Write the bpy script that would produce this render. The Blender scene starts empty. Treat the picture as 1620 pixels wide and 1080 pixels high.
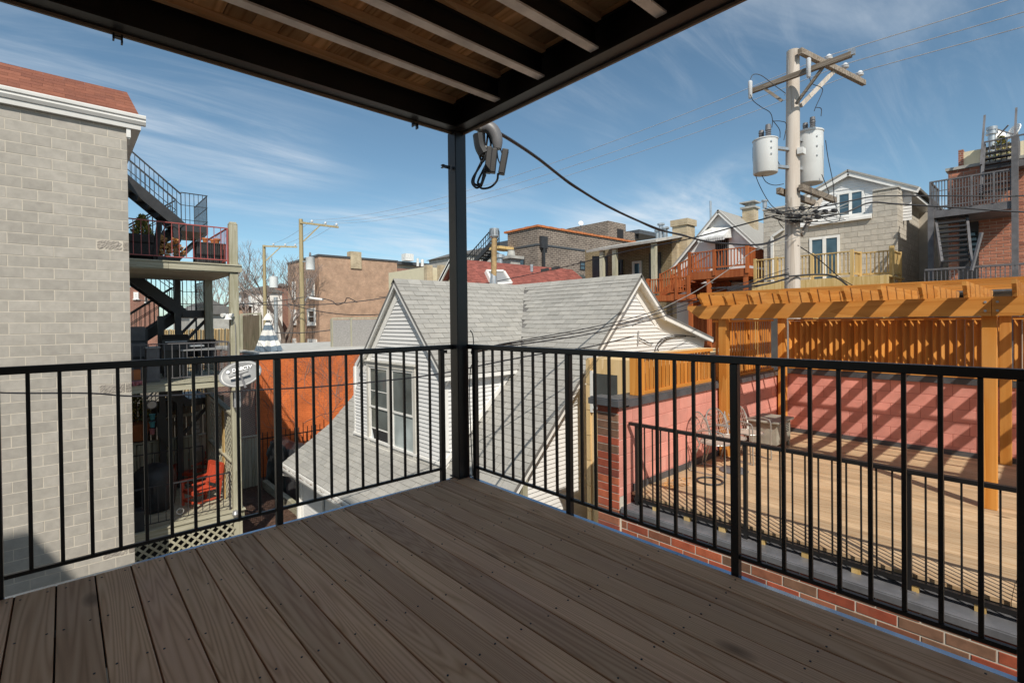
import bpy, bmesh, math, random
from mathutils import Vector, Matrix
random.seed(7)
SC = bpy.context.scene
COL = SC.collection
# ---------------------------------------------------------------- camera
FPX, PPY, PITCH, ROLL, YAW = 784.87, 514.44, 0.0092, -0.0119, 0.7352
CAM = Vector((-2.4119, -3.2735, 1.2558))
_F = Vector((math.sin(YAW)*math.cos(PITCH), math.cos(YAW)*math.cos(PITCH), -math.sin(PITCH)))
_R0 = Vector((math.cos(YAW), -math.sin(YAW), 0)); _U0 = _R0.cross(_F)
_R = _R0*math.cos(ROLL) + _U0*math.sin(ROLL); _U = -_R0*math.sin(ROLL) + _U0*math.cos(ROLL)
cd = bpy.data.cameras.new("camera"); cam = bpy.data.objects.new("camera", cd); COL.objects.link(cam)
cd.sensor_width = 36; cd.lens = FPX/1620*36; cd.shift_y = -(540-PPY)/1620; cd.clip_end = 3000; cd.clip_start = 0.05
M = Matrix((( _R.x, _U.x, -_F.x, CAM.x), (_R.y, _U.y, -_F.y, CAM.y), (_R.z, _U.z, -_F.z, CAM.z), (0,0,0,1)))
cam.matrix_world = M
SC.camera = cam
# ---------------------------------------------------------------- sky, sun, exposure
LDIR = Vector((0.675, 1.0, -1.2)).normalized()           # direction the sunlight travels
W = bpy.data.worlds.new("World"); SC.world = W; W.use_nodes = True
nt = W.node_tree; nt.nodes.clear()
def wn(t, **k):
    n = nt.nodes.new(t)
    for a, b in k.items(): setattr(n, a, b)
    return n
sky = wn("ShaderNodeTexSky", sky_type='NISHITA', sun_disc=False, sun_elevation=math.asin(-LDIR.z),
         sun_rotation=math.atan2(-LDIR.x, -LDIR.y), altitude=200, air_density=0.75, dust_density=0.8, ozone_density=2.0)
bg = wn("ShaderNodeBackground"); bg.inputs[1].default_value = 0.105
wo = wn("ShaderNodeOutputWorld")
tc = wn("ShaderNodeTexCoord"); sp = wn("ShaderNodeSeparateXYZ"); nt.links.new(tc.outputs['Generated'], sp.inputs[0])
zz = wn("ShaderNodeMath", operation='MAXIMUM'); nt.links.new(sp.outputs[2], zz.inputs[0]); zz.inputs[1].default_value = 0.0
za = wn("ShaderNodeMath", operation='ADD'); nt.links.new(zz.outputs[0], za.inputs[0]); za.inputs[1].default_value = 0.12
dx = wn("ShaderNodeMath", operation='DIVIDE'); nt.links.new(sp.outputs[0], dx.inputs[0]); nt.links.new(za.outputs[0], dx.inputs[1])
dy = wn("ShaderNodeMath", operation='DIVIDE'); nt.links.new(sp.outputs[1], dy.inputs[0]); nt.links.new(za.outputs[0], dy.inputs[1])
cx = wn("ShaderNodeCombineXYZ"); nt.links.new(dx.outputs[0], cx.inputs[0]); nt.links.new(dy.outputs[0], cx.inputs[1])
def cloud(rot, sc, nscale, lo, hi, det=8, dist=0.6, loc=(0,0,0)):
    m = wn("ShaderNodeMapping"); m.inputs['Rotation'].default_value = (0,0,rot); m.inputs['Scale'].default_value = sc; m.inputs['Location'].default_value = loc
    nt.links.new(cx.outputs[0], m.inputs[0])
    n = wn("ShaderNodeTexNoise"); n.inputs['Scale'].default_value = nscale; n.inputs['Detail'].default_value = det
    n.inputs['Roughness'].default_value = 0.62; n.inputs['Distortion'].default_value = dist; nt.links.new(m.outputs[0], n.inputs[0])
    r = wn("ShaderNodeMapRange", interpolation_type='SMOOTHSTEP'); r.inputs[1].default_value = lo; r.inputs[2].default_value = hi
    nt.links.new(n.outputs[0], r.inputs[0]); return r
c1 = cloud(math.radians(20), (0.5, 1.35, 1), 1.0, 0.42, 0.80, loc=(3.1,1.7,0))
c2 = cloud(math.radians(35), (0.9, 1.1, 1), 0.55, 0.36, 0.60, det=3, dist=0.2, loc=(7.3,2.2,0))
c3 = cloud(math.radians(8), (0.5, 3.0, 1), 1.6, 0.42, 0.85, det=10, dist=1.1, loc=(1.1,9.2,0))
s13 = wn("ShaderNodeMath", operation='ADD'); nt.links.new(c1.outputs[0], s13.inputs[0])
m3 = wn("ShaderNodeMath", operation='MULTIPLY'); nt.links.new(c3.outputs[0], m3.inputs[0]); m3.inputs[1].default_value = 0.38; nt.links.new(m3.outputs[0], s13.inputs[1])
mm = wn("ShaderNodeMath", operation='MULTIPLY'); nt.links.new(s13.outputs[0], mm.inputs[0]); nt.links.new(c2.outputs[0], mm.inputs[1])
mk = wn("ShaderNodeMath", operation='MULTIPLY', use_clamp=True); nt.links.new(mm.outputs[0], mk.inputs[0]); mk.inputs[1].default_value = 0.88
mx = wn("ShaderNodeMix", data_type='RGBA'); nt.links.new(mk.outputs[0], mx.inputs[0])
ti = wn("ShaderNodeMix", data_type='RGBA', blend_type='MULTIPLY'); ti.inputs[0].default_value = 1; ti.inputs[7].default_value = (.80, .91, .80, 1)
nt.links.new(sky.outputs[0], ti.inputs[6]); nt.links.new(ti.outputs[2], mx.inputs[6]); mx.inputs[7].default_value = (5.0, 5.35, 5.7, 1)
nt.links.new(mx.outputs[2], bg.inputs[0]); nt.links.new(bg.outputs[0], wo.inputs[0])
sd = bpy.data.lights.new("sun", 'SUN'); sd.energy = 2.9; sd.angle = math.radians(0.53); sd.color = (1.0, 0.93, 0.82)
sun = bpy.data.objects.new("sun", sd); COL.objects.link(sun); sun.rotation_euler = LDIR.to_track_quat('-Z', 'Y').to_euler(); sun.location = (-8, -12, 20)
SC.view_settings.view_transform = 'Standard'; SC.view_settings.look = 'None'; SC.view_settings.gamma = 1; SC.view_settings.use_curve_mapping = False
SC.view_settings.exposure = 0.65
SC.cycles.max_bounces = 8; SC.cycles.diffuse_bounces = 6; SC.cycles.use_denoising = True
# ---------------------------------------------------------------- pixel directions of the photograph -> points on known planes
def ray(x, y): return _F + _R*((x-810)/FPX) + _U*((PPY-y)/FPX)
def onx(x, y, v): r = ray(x, y); return CAM + r*((v-CAM.x)/r.x)
def ony(x, y, v): r = ray(x, y); return CAM + r*((v-CAM.y)/r.y)
def onz(x, y, v): r = ray(x, y); return CAM + r*((v-CAM.z)/r.z)
def ond(x, y, d): return CAM + ray(x, y)*d
# ---------------------------------------------------------------- mesh helpers
class MB:
    def __init__(s): s.v = []; s.f = []; s.t = []; s.cur = random.random()
    def piece(s): s.cur = random.random(); return s
    def add(s, vs, fs):
        b = len(s.v); s.v += [tuple(v) for v in vs]
        for f in fs: s.f.append(tuple(b+i for i in f)); s.t.append(s.cur)
        return s
    def hexa(s, p):                      # p0-3 bottom loop, p4-7 top loop
        return s.add(p, [(0,3,2,1),(4,5,6,7),(0,1,5,4),(1,2,6,5),(2,3,7,6),(3,0,4,7)])
    def box(s, x0, x1, y0, y1, z0, z1):
        return s.hexa([(x0,y0,z0),(x1,y0,z0),(x1,y1,z0),(x0,y1,z0),(x0,y0,z1),(x1,y0,z1),(x1,y1,z1),(x0,y1,z1)])
    def bar(s, a, b, w, h, up=(0,0,1)):  # rectangular bar from a to b
        a = Vector(a); b = Vector(b); d = (b-a).normalized(); up = Vector(up)
        sd_ = d.cross(up)
        if sd_.length < 1e-4: sd_ = d.cross(Vector((1,0,0)))
        sd_.normalize(); u = sd_.cross(d).normalized(); sd_ = sd_*(w/2); u = u*(h/2)
        return s.hexa([a-sd_-u, a+sd_-u, b+sd_-u, b-sd_-u, a-sd_+u, a+sd_+u, b+sd_+u, b-sd_+u])
    def prism(s, poly, d):
        n = len(poly); d = Vector(d); a = [Vector(q) for q in poly]
        return s.add(a+[q+d for q in a], [tuple(range(n-1,-1,-1)), tuple(range(n,2*n))]+[(i,(i+1)%n,n+(i+1)%n,n+i) for i in range(n)])
    def tube(s, pts, r, n=6, caps=True):
        pts = [Vector(q) for q in pts]; m = len(pts)
        rs = r if isinstance(r, (list, tuple)) else [r]*m
        vs = []; ref = None
        for i, q in enumerate(pts):
            d = (pts[min(i+1,m-1)]-pts[max(i-1,0)])
            if d.length < 1e-9: d = Vector((0,0,1))
            d.normalize()
            if ref is None: ref = d.orthogonal().normalized()
            ref = (ref - d*ref.dot(d)); ref = ref.normalized() if ref.length > 1e-6 else d.orthogonal().normalized()
            e = d.cross(ref)
            for k in range(n):
                t = 2*math.pi*k/n; vs.append(q + (ref*math.cos(t)+e*math.sin(t))*rs[i])
        fs = [(i*n+k, i*n+(k+1)%n, (i+1)*n+(k+1)%n, (i+1)*n+k) for i in range(m-1) for k in range(n)]
        if caps: fs += [tuple(range(n-1,-1,-1)), tuple(range((m-1)*n, m*n))]
        return s.add(vs, fs)
    def lathe(s, prof, c=(0,0,0), n=16):  # prof: (radius, height), axis z
        c = Vector(c); vs = []
        for r, h in prof:
            for k in range(n):
                t = 2*math.pi*k/n; vs.append(c+Vector((max(r,1e-4)*math.cos(t), max(r,1e-4)*math.sin(t), h)))
        m = len(prof)
        fs = [(i*n+k, i*n+(k+1)%n, (i+1)*n+(k+1)%n, (i+1)*n+k) for i in range(m-1) for k in range(n)]
        fs += [tuple(range(n-1,-1,-1)), tuple(range((m-1)*n, m*n))]
        return s.add(vs, fs)
    def quad(s, a, b, c, d): return s.add([a,b,c,d], [(0,1,2,3)])
    def mesh(s, name, smooth=False):
        me = bpy.data.meshes.new(name); me.from_pydata(s.v, [], s.f); me.update()
        at = me.attributes.new("tint", 'FLOAT', 'FACE'); at.data.foreach_set("value", s.t)
        bm = bmesh.new(); bm.from_mesh(me); bmesh.ops.recalc_face_normals(bm, faces=bm.faces); bm.to_mesh(me); bm.free()
        if smooth:
            me.polygons.foreach_set("use_smooth", [True]*len(me.polygons)); me.set_sharp_from_angle(angle=math.radians(40))
        return me
    def build(s, name, mat, parent=None, smooth=False, bevel=0, kind=None, label=None):
        me = s.mesh(name, smooth); me.materials.append(MT[mat]); o = bpy.data.objects.new(name, me); COL.objects.link(o)
        if parent is not None: adopt(o, parent)
        if bevel:
            b = o.modifiers.new("bevel", 'BEVEL'); b.width = bevel; b.segments = 2; b.limit_method = 'ANGLE'; b.angle_limit = math.radians(40)
        if kind: o['kind'] = kind
        if label: o['label'] = label
        return o
ROOTLOC = {}
def rootloc(o):
    return ROOTLOC.get(o.name, Vector((0,0,0)))
def adopt(o, parent):
    o.parent = parent; o.matrix_parent_inverse = Matrix.Translation(-rootloc(parent)); ROOTLOC[o.name] = Vector(o.location)
def tag(o, label, cat, group=None, kind=None):
    o['label'] = label
    if cat: o['category'] = cat
    if group: o['group'] = group
    if kind: o['kind'] = kind
    return o
def thing(name, label, cat, loc=(0,0,0), group=None):
    o = bpy.data.objects.new(name, None); COL.objects.link(o); o.location = loc; o.empty_display_size = 0.1
    ROOTLOC[o.name] = Vector(loc); return tag(o, label, cat, group)
def struct(o): o['kind'] = 'structure'; return o
def put(name, me, mat, loc, parent):    # one more piece that shares a mesh
    if not me.materials: me.materials.append(MT[mat])
    o = bpy.data.objects.new(name, me); COL.objects.link(o); o.location = loc
    o.parent = parent; o.matrix_parent_inverse = Matrix.Translation(-rootloc(parent)); return o
def copytree(src, delta, rotz=0, pivot=None):
    """copy of a thing with its parts, moved by delta and turned about the thing's base"""
    base = rootloc(src); r = src.copy(); COL.objects.link(r); r.location = base+Vector(delta); r.rotation_euler = (0,0,rotz); ROOTLOC[r.name] = base
    for ch in [c for c in bpy.data.objects if c.parent == src]:
        c = ch.copy(); COL.objects.link(c); c.parent = r
        for g in [k for k in bpy.data.objects if k.parent == ch]:
            d = g.copy(); COL.objects.link(d); d.parent = c
    return r
# ---------------------------------------------------------------- materials
MT = {}
def lin(c): return tuple((v/255/12.92 if v/255 <= .04045 else ((v/255+.055)/1.055)**2.4) for v in c)
def newmat(name):
    m = bpy.data.materials.new(name); m.use_nodes = True; n = m.node_tree; n.nodes.clear(); MT[name] = m
    def N(t, **k):
        q = n.nodes.new(t)
        for a, b in k.items(): setattr(q, a, b)
        return q
    L = n.links.new
    out = N("ShaderNodeOutputMaterial"); b = N("ShaderNodeBsdfPrincipled"); L(b.outputs[0], out.inputs[0])
    return m, N, L, b
def rnd(N, L):   # one random number per piece: face tint + object random
    a = N("ShaderNodeAttribute", attribute_name="tint"); o = N("ShaderNodeObjectInfo")
    s = N("ShaderNodeMath", operation='ADD'); L(a.outputs['Fac'], s.inputs[0]); L(o.outputs['Random'], s.inputs[1])
    f = N("ShaderNodeMath", operation='FRACT'); L(s.outputs[0], f.inputs[0]); return f.outputs[0]
def coords(N, L, r, scale=(1,1,1)):
    t = N("ShaderNodeTexCoord"); m = N("ShaderNodeMapping"); m.inputs['Scale'].default_value = scale
    k = N("ShaderNodeMath", operation='MULTIPLY'); L(r, k.inputs[0]); k.inputs[1].default_value = 37.0
    c = N("ShaderNodeCombineXYZ"); [L(k.outputs[0], c.inputs[i]) for i in range(3)]
    L(t.outputs['Object'], m.inputs['Vector']); a = N("ShaderNodeVectorMath", operation='ADD'); L(m.outputs[0], a.inputs[0]); L(c.outputs[0], a.inputs[1])
    return a.outputs[0]
def ramp(N, L, fac, stops):
    r = N("ShaderNodeValToRGB"); e = r.color_ramp.elements
    while len(e) < len(stops): e.new(0.5)
    for i, (p, c) in enumerate(stops): e[i].position = p; e[i].color = (*c, 1)
    L(fac, r.inputs[0]); return r.outputs[0]
def mixc(N, L, fac, a, b, mode='MIX'):
    m = N("ShaderNodeMix", data_type='RGBA', blend_type=mode)
    for s_, i in ((fac,0),(a,6),(b,7)):
        if hasattr(s_, 'is_linked') or hasattr(s_, 'node'): L(s_, m.inputs[i])
        elif i == 0: m.inputs[0].default_value = s_
        else: m.inputs[i].default_value = (*s_, 1)
    return m.outputs[2]
def noise(N, L, vec, scale, det=4, rough=0.6, dist=0.0):
    n = N("ShaderNodeTexNoise"); n.inputs['Scale'].default_value = scale; n.inputs['Detail'].default_value = det
    n.inputs['Roughness'].default_value = rough; n.inputs['Distortion'].default_value = dist; L(vec, n.inputs['Vector']); return n.outputs[0]
def plain(name, col, rough=0.75, var=0.18, vs=3.0, ov=0.12, bump=0.15, bs=60, metal=0.0, spec=0.5, alts=None, dirt=0.0, dirtcol=(.08,.07,.06), bdist=0.004):
    """painted / mineral surface: mottled colour, piece-to-piece variation, fine relief, optional dirt"""
    m, N, L, b = newmat(name); r = rnd(N, L); v = coords(N, L, r)
    if alts:
        st = [col]+list(alts); base = N("ShaderNodeValToRGB"); base.color_ramp.interpolation = 'CONSTANT'; e = base.color_ramp.elements
        while len(e) < len(st): e.new(0.5)
        for i, c in enumerate(st): e[i].position = i/len(st); e[i].color = (*c, 1)
        L(r, base.inputs[0]); base = base.outputs[0]
    else: base = col
    n1 = noise(N, L, v, vs, 6); mr = N("ShaderNodeMapRange"); L(n1, mr.inputs[0]); mr.inputs[1].default_value = .3; mr.inputs[2].default_value = .7
    mr.inputs[3].default_value = 1-var; mr.inputs[4].default_value = 1+var
    w = N("ShaderNodeTexWhiteNoise", noise_dimensions='1D'); L(r, w.inputs['W'])
    mo = N("ShaderNodeMapRange"); L(w.outputs[0], mo.inputs[0]); mo.inputs[3].default_value = 1-ov; mo.inputs[4].default_value = 1+ov
    mu = N("ShaderNodeMath", operation='MULTIPLY'); L(mr.outputs[0], mu.inputs[0]); L(mo.outputs[0], mu.inputs[1])
    g = N("ShaderNodeCombineXYZ"); [L(mu.outputs[0], g.inputs[i]) for i in range(3)]
    c = mixc(N, L, 1.0, base, g.outputs[0], 'MULTIPLY')
    if dirt:
        nd = noise(N, L, v, vs*0.6, 8, .7); md = N("ShaderNodeMapRange"); L(nd, md.inputs[0]); md.inputs[1].default_value = .52; md.inputs[2].default_value = .75
        md.inputs[4].default_value = dirt; c = mixc(N, L, md.outputs[0], c, dirtcol)
    L(c, b.inputs['Base Color']); b.inputs['Roughness'].default_value = rough; b.inputs['Metallic'].default_value = metal
    b.inputs['Specular IOR Level'].default_value = spec
    if bump:
        nb = noise(N, L, v, bs, 5, .65); bp = N("ShaderNodeBump"); bp.inputs['Strength'].default_value = bump; bp.inputs['Distance'].default_value = bdist
        L(nb, bp.inputs['Height']); L(bp.outputs[0], b.inputs['Normal'])
    return m
def wood(name, dark, mid, light, axis=1, rough=0.7, grain=1.0, ov=0.15, rings=14, knots=False, bump=0.25, nails=None, fine=55, spec=0.35, blotch=None, stretch=.07):
    """boards: grain runs along axis (0 x, 1 y, 2 z); every piece takes its own cut of the pattern"""
    m, N, L, b = newmat(name); r = rnd(N, L)
    sc = [1.0,1.0,1.0]; sc[axis] = stretch; v = coords(N, L, r, sc)
    n1 = noise(N, L, v, 2.6, 3, .5); wv = N("ShaderNodeMath", operation='MULTIPLY'); L(n1, wv.inputs[0]); wv.inputs[1].default_value = rings
    if rings > 30:
        s0_ = N("ShaderNodeMath", operation='SINE'); L(wv.outputs[0], s0_.inputs[0]); s1_ = N("ShaderNodeMath", operation='MULTIPLY_ADD'); L(s0_.outputs[0], s1_.inputs[0]); s1_.inputs[1].default_value = .5; s1_.inputs[2].default_value = .5
        sn = N("ShaderNodeMath", operation='POWER'); L(s1_.outputs[0], sn.inputs[0]); sn.inputs[1].default_value = .6
    else: sn = N("ShaderNodeMath", operation='FRACT'); L(wv.outputs[0], sn.inputs[0])
    sc2 = [1.0,1.0,1.0]; sc2[axis] = 0.025; v2 = coords(N, L, r, sc2); n2 = noise(N, L, v2, fine, 6, .7)
    n3 = noise(N, L, v, 1.1, 4, .6)
    a1 = N("ShaderNodeMath", operation='MULTIPLY'); L(sn.outputs[0], a1.inputs[0]); a1.inputs[1].default_value = 0.42*grain
    a2 = N("ShaderNodeMath", operation='MULTIPLY_ADD'); L(n2, a2.inputs[0]); a2.inputs[1].default_value = 0.5*grain; L(a1.outputs[0], a2.inputs[2])
    a3 = N("ShaderNodeMath", operation='MULTIPLY_ADD', use_clamp=True); L(n3, a3.inputs[0]); a3.inputs[1].default_value = 0.35; L(a2.outputs[0], a3.inputs[2])
    c = ramp(N, L, a3.outputs[0], [(0.16, dark), (0.5, mid), (0.86, light)])
    w = N("ShaderNodeTexWhiteNoise", noise_dimensions='1D'); L(r, w.inputs['W'])
    mo = N("ShaderNodeMapRange"); L(w.outputs[0], mo.inputs[0]); mo.inputs[3].default_value = 1-ov; mo.inputs[4].default_value = 1+ov
    g = N("ShaderNodeCombineXYZ"); [L(mo.outputs[0], g.inputs[i]) for i in range(3)]
    c = mixc(N, L, 1.0, c, g.outputs[0], 'MULTIPLY')
    if blotch:
        sb = [1.0,1.0,1.0]; sb[axis] = 0.4; vb = coords(N, L, r, sb); nb_ = noise(N, L, vb, 1.6, 5, .6); md = N("ShaderNodeMapRange"); L(nb_, md.inputs[0])
        md.inputs[1].default_value = .5; md.inputs[2].default_value = .72; md.inputs[4].default_value = blotch[1]; c = mixc(N, L, md.outputs[0], c, blotch[0])
    if knots:
        sk = [1.0,1.0,1.0]; sk[axis] = 0.45; vk = coords(N, L, r, sk); vo = N("ShaderNodeTexVoronoi"); vo.inputs['Scale'].default_value = 2.3; L(vk, vo.inputs['Vector'])
        mk_ = N("ShaderNodeMapRange"); L(vo.outputs[0], mk_.inputs[0]); mk_.inputs[1].default_value = 0.035; mk_.inputs[2].default_value = 0.10; mk_.inputs[3].default_value = .75; mk_.inputs[4].default_value = 0
        c = mixc(N, L, mk_.outputs[0], c, tuple(x*.45 for x in dark))
    L(c, b.inputs['Base Color']); b.inputs['Roughness'].default_value = rough; b.inputs['Specular IOR Level'].default_value = spec
    bp = N("ShaderNodeBump"); bp.inputs['Strength'].default_value = bump; bp.inputs['Distance'].default_value = 0.003; L(a2.outputs[0], bp.inputs['Height']); L(bp.outputs[0], b.inputs['Normal'])
    return m
def glass(name, tint=(.03,.04,.045), rough=0.03):
    m, N, L, b = newmat(name); t = N("ShaderNodeTexCoord"); n = noise(N, L, t.outputs['Object'], 1.3, 2)
    c = ramp(N, L, n, [(.3, tuple(x*.6 for x in tint)), (.7, tuple(x*1.5 for x in tint))]); L(c, b.inputs['Base Color'])
    b.inputs['Roughness'].default_value = rough; b.inputs['Specular IOR Level'].default_value = 0.8
    bp = N("ShaderNodeBump"); bp.inputs['Strength'].default_value = .03; bp.inputs['Distance'].default_value = .02; L(n, bp.inputs['Height']); L(bp.outputs[0], b.inputs['Normal'])
def steel(name, col, rough, metal=0.0, coat=0.0, var=.25):
    m = plain(name, col, rough=rough, var=var, vs=5, ov=.05, bump=.06, bs=30, metal=metal); return m
def brickmat(name, c1, c2, mort, w, h, axis, mortar=.012, rough=.9, off=.5):
    """far masonry whose units are too small to tell apart"""
    m, N, L, b = newmat(name); t = N("ShaderNodeTexCoord"); s = N("ShaderNodeSeparateXYZ"); L(t.outputs['Object'], s.inputs[0])
    add = N("ShaderNodeMath", operation='ADD'); L(s.outputs[0], add.inputs[0]); L(s.outputs[1], add.inputs[1])
    c = N("ShaderNodeCombineXYZ"); L(add.outputs[0] if axis == 'xy' else s.outputs[axis], c.inputs[0]); L(s.outputs[2], c.inputs[1])
    k = N("ShaderNodeTexBrick"); L(c.outputs[0], k.inputs[0]); k.inputs['Scale'].default_value = 1; k.inputs['Brick Width'].default_value = w; k.inputs['Row Height'].default_value = h
    k.inputs['Mortar Size'].default_value = mortar; k.inputs['Color1'].default_value = (*c1,1); k.inputs['Color2'].default_value = (*c2,1); k.inputs['Mortar'].default_value = (*mort,1); k.offset = off
    n = noise(N, L, t.outputs['Object'], 1.2, 8, .7); mr = N("ShaderNodeMapRange"); L(n, mr.inputs[0]); mr.inputs[1].default_value = .3; mr.inputs[2].default_value = .7; mr.inputs[3].default_value = .72; mr.inputs[4].default_value = 1.25
    g = N("ShaderNodeCombineXYZ"); [L(mr.outputs[0], g.inputs[i]) for i in range(3)]
    L(mixc(N, L, 1.0, k.outputs[0], g.outputs[0], 'MULTIPLY'), b.inputs['Base Color']); b.inputs['Roughness'].default_value = rough
    bp = N("ShaderNodeBump"); bp.inputs['Strength'].default_value = .5; bp.inputs['Distance'].default_value = .01; bp.invert = True; L(k.outputs[1], bp.inputs['Height']); L(bp.outputs[0], b.inputs['Normal'])
# ---------------------------------------------------------------- palette
wood("deck_wood", (.33,.18,.088), (.57,.325,.172), (.73,.46,.27), axis=1, ov=.26, stretch=.04, rings=420, knots=True, grain=.9, bump=.35, blotch=((.50,.28,.20), .4))
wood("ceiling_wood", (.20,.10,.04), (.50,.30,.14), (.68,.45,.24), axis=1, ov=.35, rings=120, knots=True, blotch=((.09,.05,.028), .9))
wood("nailer_wood", (.34,.20,.10), (.55,.36,.20), (.66,.47,.29), axis=0, ov=.1)
wood("cedar_x", (.36,.125,.02), (.50,.20,.035), (.60,.27,.06), axis=0, ov=.20, rings=9, knots=True, rough=.6, blotch=((.55,.30,.10), .5))
wood("cedar_y", (.36,.125,.02), (.50,.20,.035), (.60,.27,.06), axis=1, ov=.20, rings=9, knots=True, rough=.6, blotch=((.55,.30,.10), .5))
wood("cedar_z", (.36,.115,.015), (.52,.20,.03), (.62,.28,.06), axis=2, ov=.22, rings=9, knots=True, rough=.6, blotch=((.62,.36,.13), .45))
wood("terrace_wood", (.31,.185,.09), (.43,.285,.16), (.53,.385,.24), axis=1, ov=.18, rings=200, knots=True)
wood("grey_timber_x", (.22,.20,.14), (.37,.35,.26), (.48,.46,.36), axis=0, ov=.1, blotch=((.20,.19,.10), .5))
wood("grey_timber_z", (.22,.20,.14), (.37,.35,.26), (.48,.46,.36), axis=2, ov=.12, blotch=((.20,.19,.10), .5))
wood("grey_timber_y", (.18,.165,.12), (.31,.29,.22), (.42,.40,.31), axis=1, ov=.14, blotch=((.20,.22,.07), .5))
wood("fence_wood", (.06,.045,.03), (.13,.10,.065), (.20,.16,.11), axis=2, ov=.22, blotch=((.08,.10,.05), .5))
wood("pole_wood", (.15,.115,.09), (.46,.40,.34), (.58,.52,.46), axis=2, rings=6, ov=.06, grain=1.1)
wood("far_pole_wood", (.22,.17,.09), (.36,.29,.16), (.46,.38,.22), axis=2, rings=6, ov=.1)
wood("arm_wood", (.10,.075,.05), (.20,.16,.12), (.34,.29,.24), axis=1, ov=.15)
wood("treated_pine", (.36,.22,.07), (.52,.35,.13), (.63,.46,.22), axis=2, ov=.15, rings=9)
wood("red_stain", (.20,.045,.012), (.34,.085,.022), (.42,.13,.04), axis=2, ov=.15, rings=6)
wood("plywood", (.50,.32,.13), (.66,.46,.22), (.75,.57,.33), axis=2, ov=.15, rings=6)
steel("black_steel", (.013,.012,.012), .38)
steel("beam_steel", (.010,.010,.011), .45)
steel("post_steel", (.014,.016,.02), .33)
steel("sky_tint_steel", (.30,.36,.45), .14, metal=.95)  # blue of the reflected sky put into the steel colour
steel("flange_steel", (.78,.74,.70), .5)
steel("brown_lip", (.20,.15,.11), .6)
steel("grey_coping", (.20,.20,.215), .38, metal=.35)
steel("dark_flashing", (.075,.078,.085), .42)
steel("stair_steel", (.035,.034,.036), .45)
steel("grey_steel", (.13,.125,.13), .5)
steel("red_steel", (.36,.085,.075), .5)
steel("galvanised", (.52,.53,.54), .35, metal=.7)
steel("pipe_grey", (.30,.295,.28), .45, metal=.3)
steel("rust_pipe", (.40,.27,.13), .7, var=.5)
steel("white_metal", (.74,.74,.72), .4)
plain("transformer_paint", (.66,.68,.68), rough=.32, var=.05, bump=.02, ov=.02, dirt=.25, dirtcol=(.35,.33,.3))
plain("porcelain", (.62,.63,.65), rough=.2, bump=0)
plain("black_rubber", (.016,.016,.018), rough=.5, bump=.05)
plain("cable_black", (.02,.02,.024), rough=.55, bump=0)
plain("wire_alu", (.42,.43,.46), rough=.5, bump=0)
plain("cmu", (.41,.382,.34), var=.12, vs=6, ov=.09, bump=.5, bs=150, rough=.95, dirt=.10, dirtcol=(.30,.28,.25))
plain("cmu_mortar", (.53,.485,.41), var=.12, vs=5, bump=.3, rough=.95)
plain("split_face", (.36,.325,.285), var=.15, vs=14, bump=.8, bs=45, rough=.95, bdist=.02)
plain("pink_block", (.66,.275,.22), var=.18, vs=2.5, ov=.09, bump=.5, bs=90, rough=.85, dirt=.7, dirtcol=(.66,.34,.28))
plain("pink_mortar", (.46,.17,.135), var=.1, bump=.2, rough=.85)
plain("red_brick", (.33,.072,.036), var=.22, vs=9, ov=.22, bump=.35, bs=110, rough=.88, alts=[(.40,.095,.045),(.27,.10,.055),(.36,.08,.04),(.20,.105,.065),(.42,.11,.05),(.22,.055,.035)], dirt=.4, dirtcol=(.30,.16,.10))
plain("brick_mortar", (.58,.53,.46), var=.12, bump=.3, rough=.95)
plain("siding", (.74,.74,.735), var=.04, vs=2, ov=.025, bump=.05, bs=80, rough=.5, dirt=.12, dirtcol=(.55,.54,.52))
plain("white_trim", (.82,.81,.78), var=.05, ov=.02, bump=.04, rough=.5, dirt=.15, dirtcol=(.5,.48,.44))
plain("old_trim", (.62,.60,.55), var=.12, ov=.05, bump=.1, rough=.65, dirt=.4, dirtcol=(.38,.34,.28))
plain("shingle", (.335,.325,.30), var=.10, vs=7, ov=.05, bump=.6, bs=260, rough=.95, alts=[(.35,.34,.315),(.31,.302,.28),(.355,.343,.315),(.33,.32,.297)])
plain("shingle_base", (.16,.155,.15), var=.15, bump=.3, rough=.95)
plain("red_shingle", (.27,.085,.066), var=.12, vs=6, ov=.22, bump=.5, bs=200, rough=.95)
plain("brown_shingle", (.235,.085,.05), var=.14, vs=6, ov=.08, bump=.5, bs=200, rough=.95, alts=[(.225,.08,.048),(.25,.092,.056),(.20,.072,.045)])

plain("gutter_white", (.74,.73,.70), var=.06, bump=.02, rough=.4)
plain("mulch", (.11,.06,.04), var=.6, vs=14, bump=1.0, bs=60, rough=1, bdist=.03, dirt=.5, dirtcol=(.26,.15,.11))
plain("soil", (.16,.14,.11), var=.35, vs=2, bump=.5, bs=20, rough=1, bdist=.03)
plain("asphalt", (.07,.07,.07), var=.2, vs=2, bump=.3, bs=80, rough=.95)
plain("red_paint", (.52,.075,.035), var=.08, bump=.05, rough=.45)
plain("black_cover", (.022,.023,.026), var=.3, bump=.4, bs=14, rough=.55, bdist=.02)
plain("dish_grey", (.28,.285,.29), var=.03, bump=0, rough=.35)
plain("dish_print", (.82,.83,.84), var=.0, bump=0, rough=.4)
plain("dish_arm", (.16,.16,.17), var=.05, bump=0, rough=.45)
plain("terracotta", (.50,.17,.06), var=.12, bump=.1, rough=.8)
plain("wicker", (.03,.026,.024), var=.3, vs=30, bump=.9, bs=60, rough=.7, bdist=.01)
plain("split_wood", (.50,.26,.09), var=.3, vs=12, ov=.3, bump=.4, bs=30, rough=.9)
plain("chair_metal", (.42,.41,.38), var=.12, bump=.05, rough=.35, metal=.6)
plain("chair_mesh", (.44,.36,.30), var=.1, vs=40, bump=.4, bs=120, rough=.7)
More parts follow.
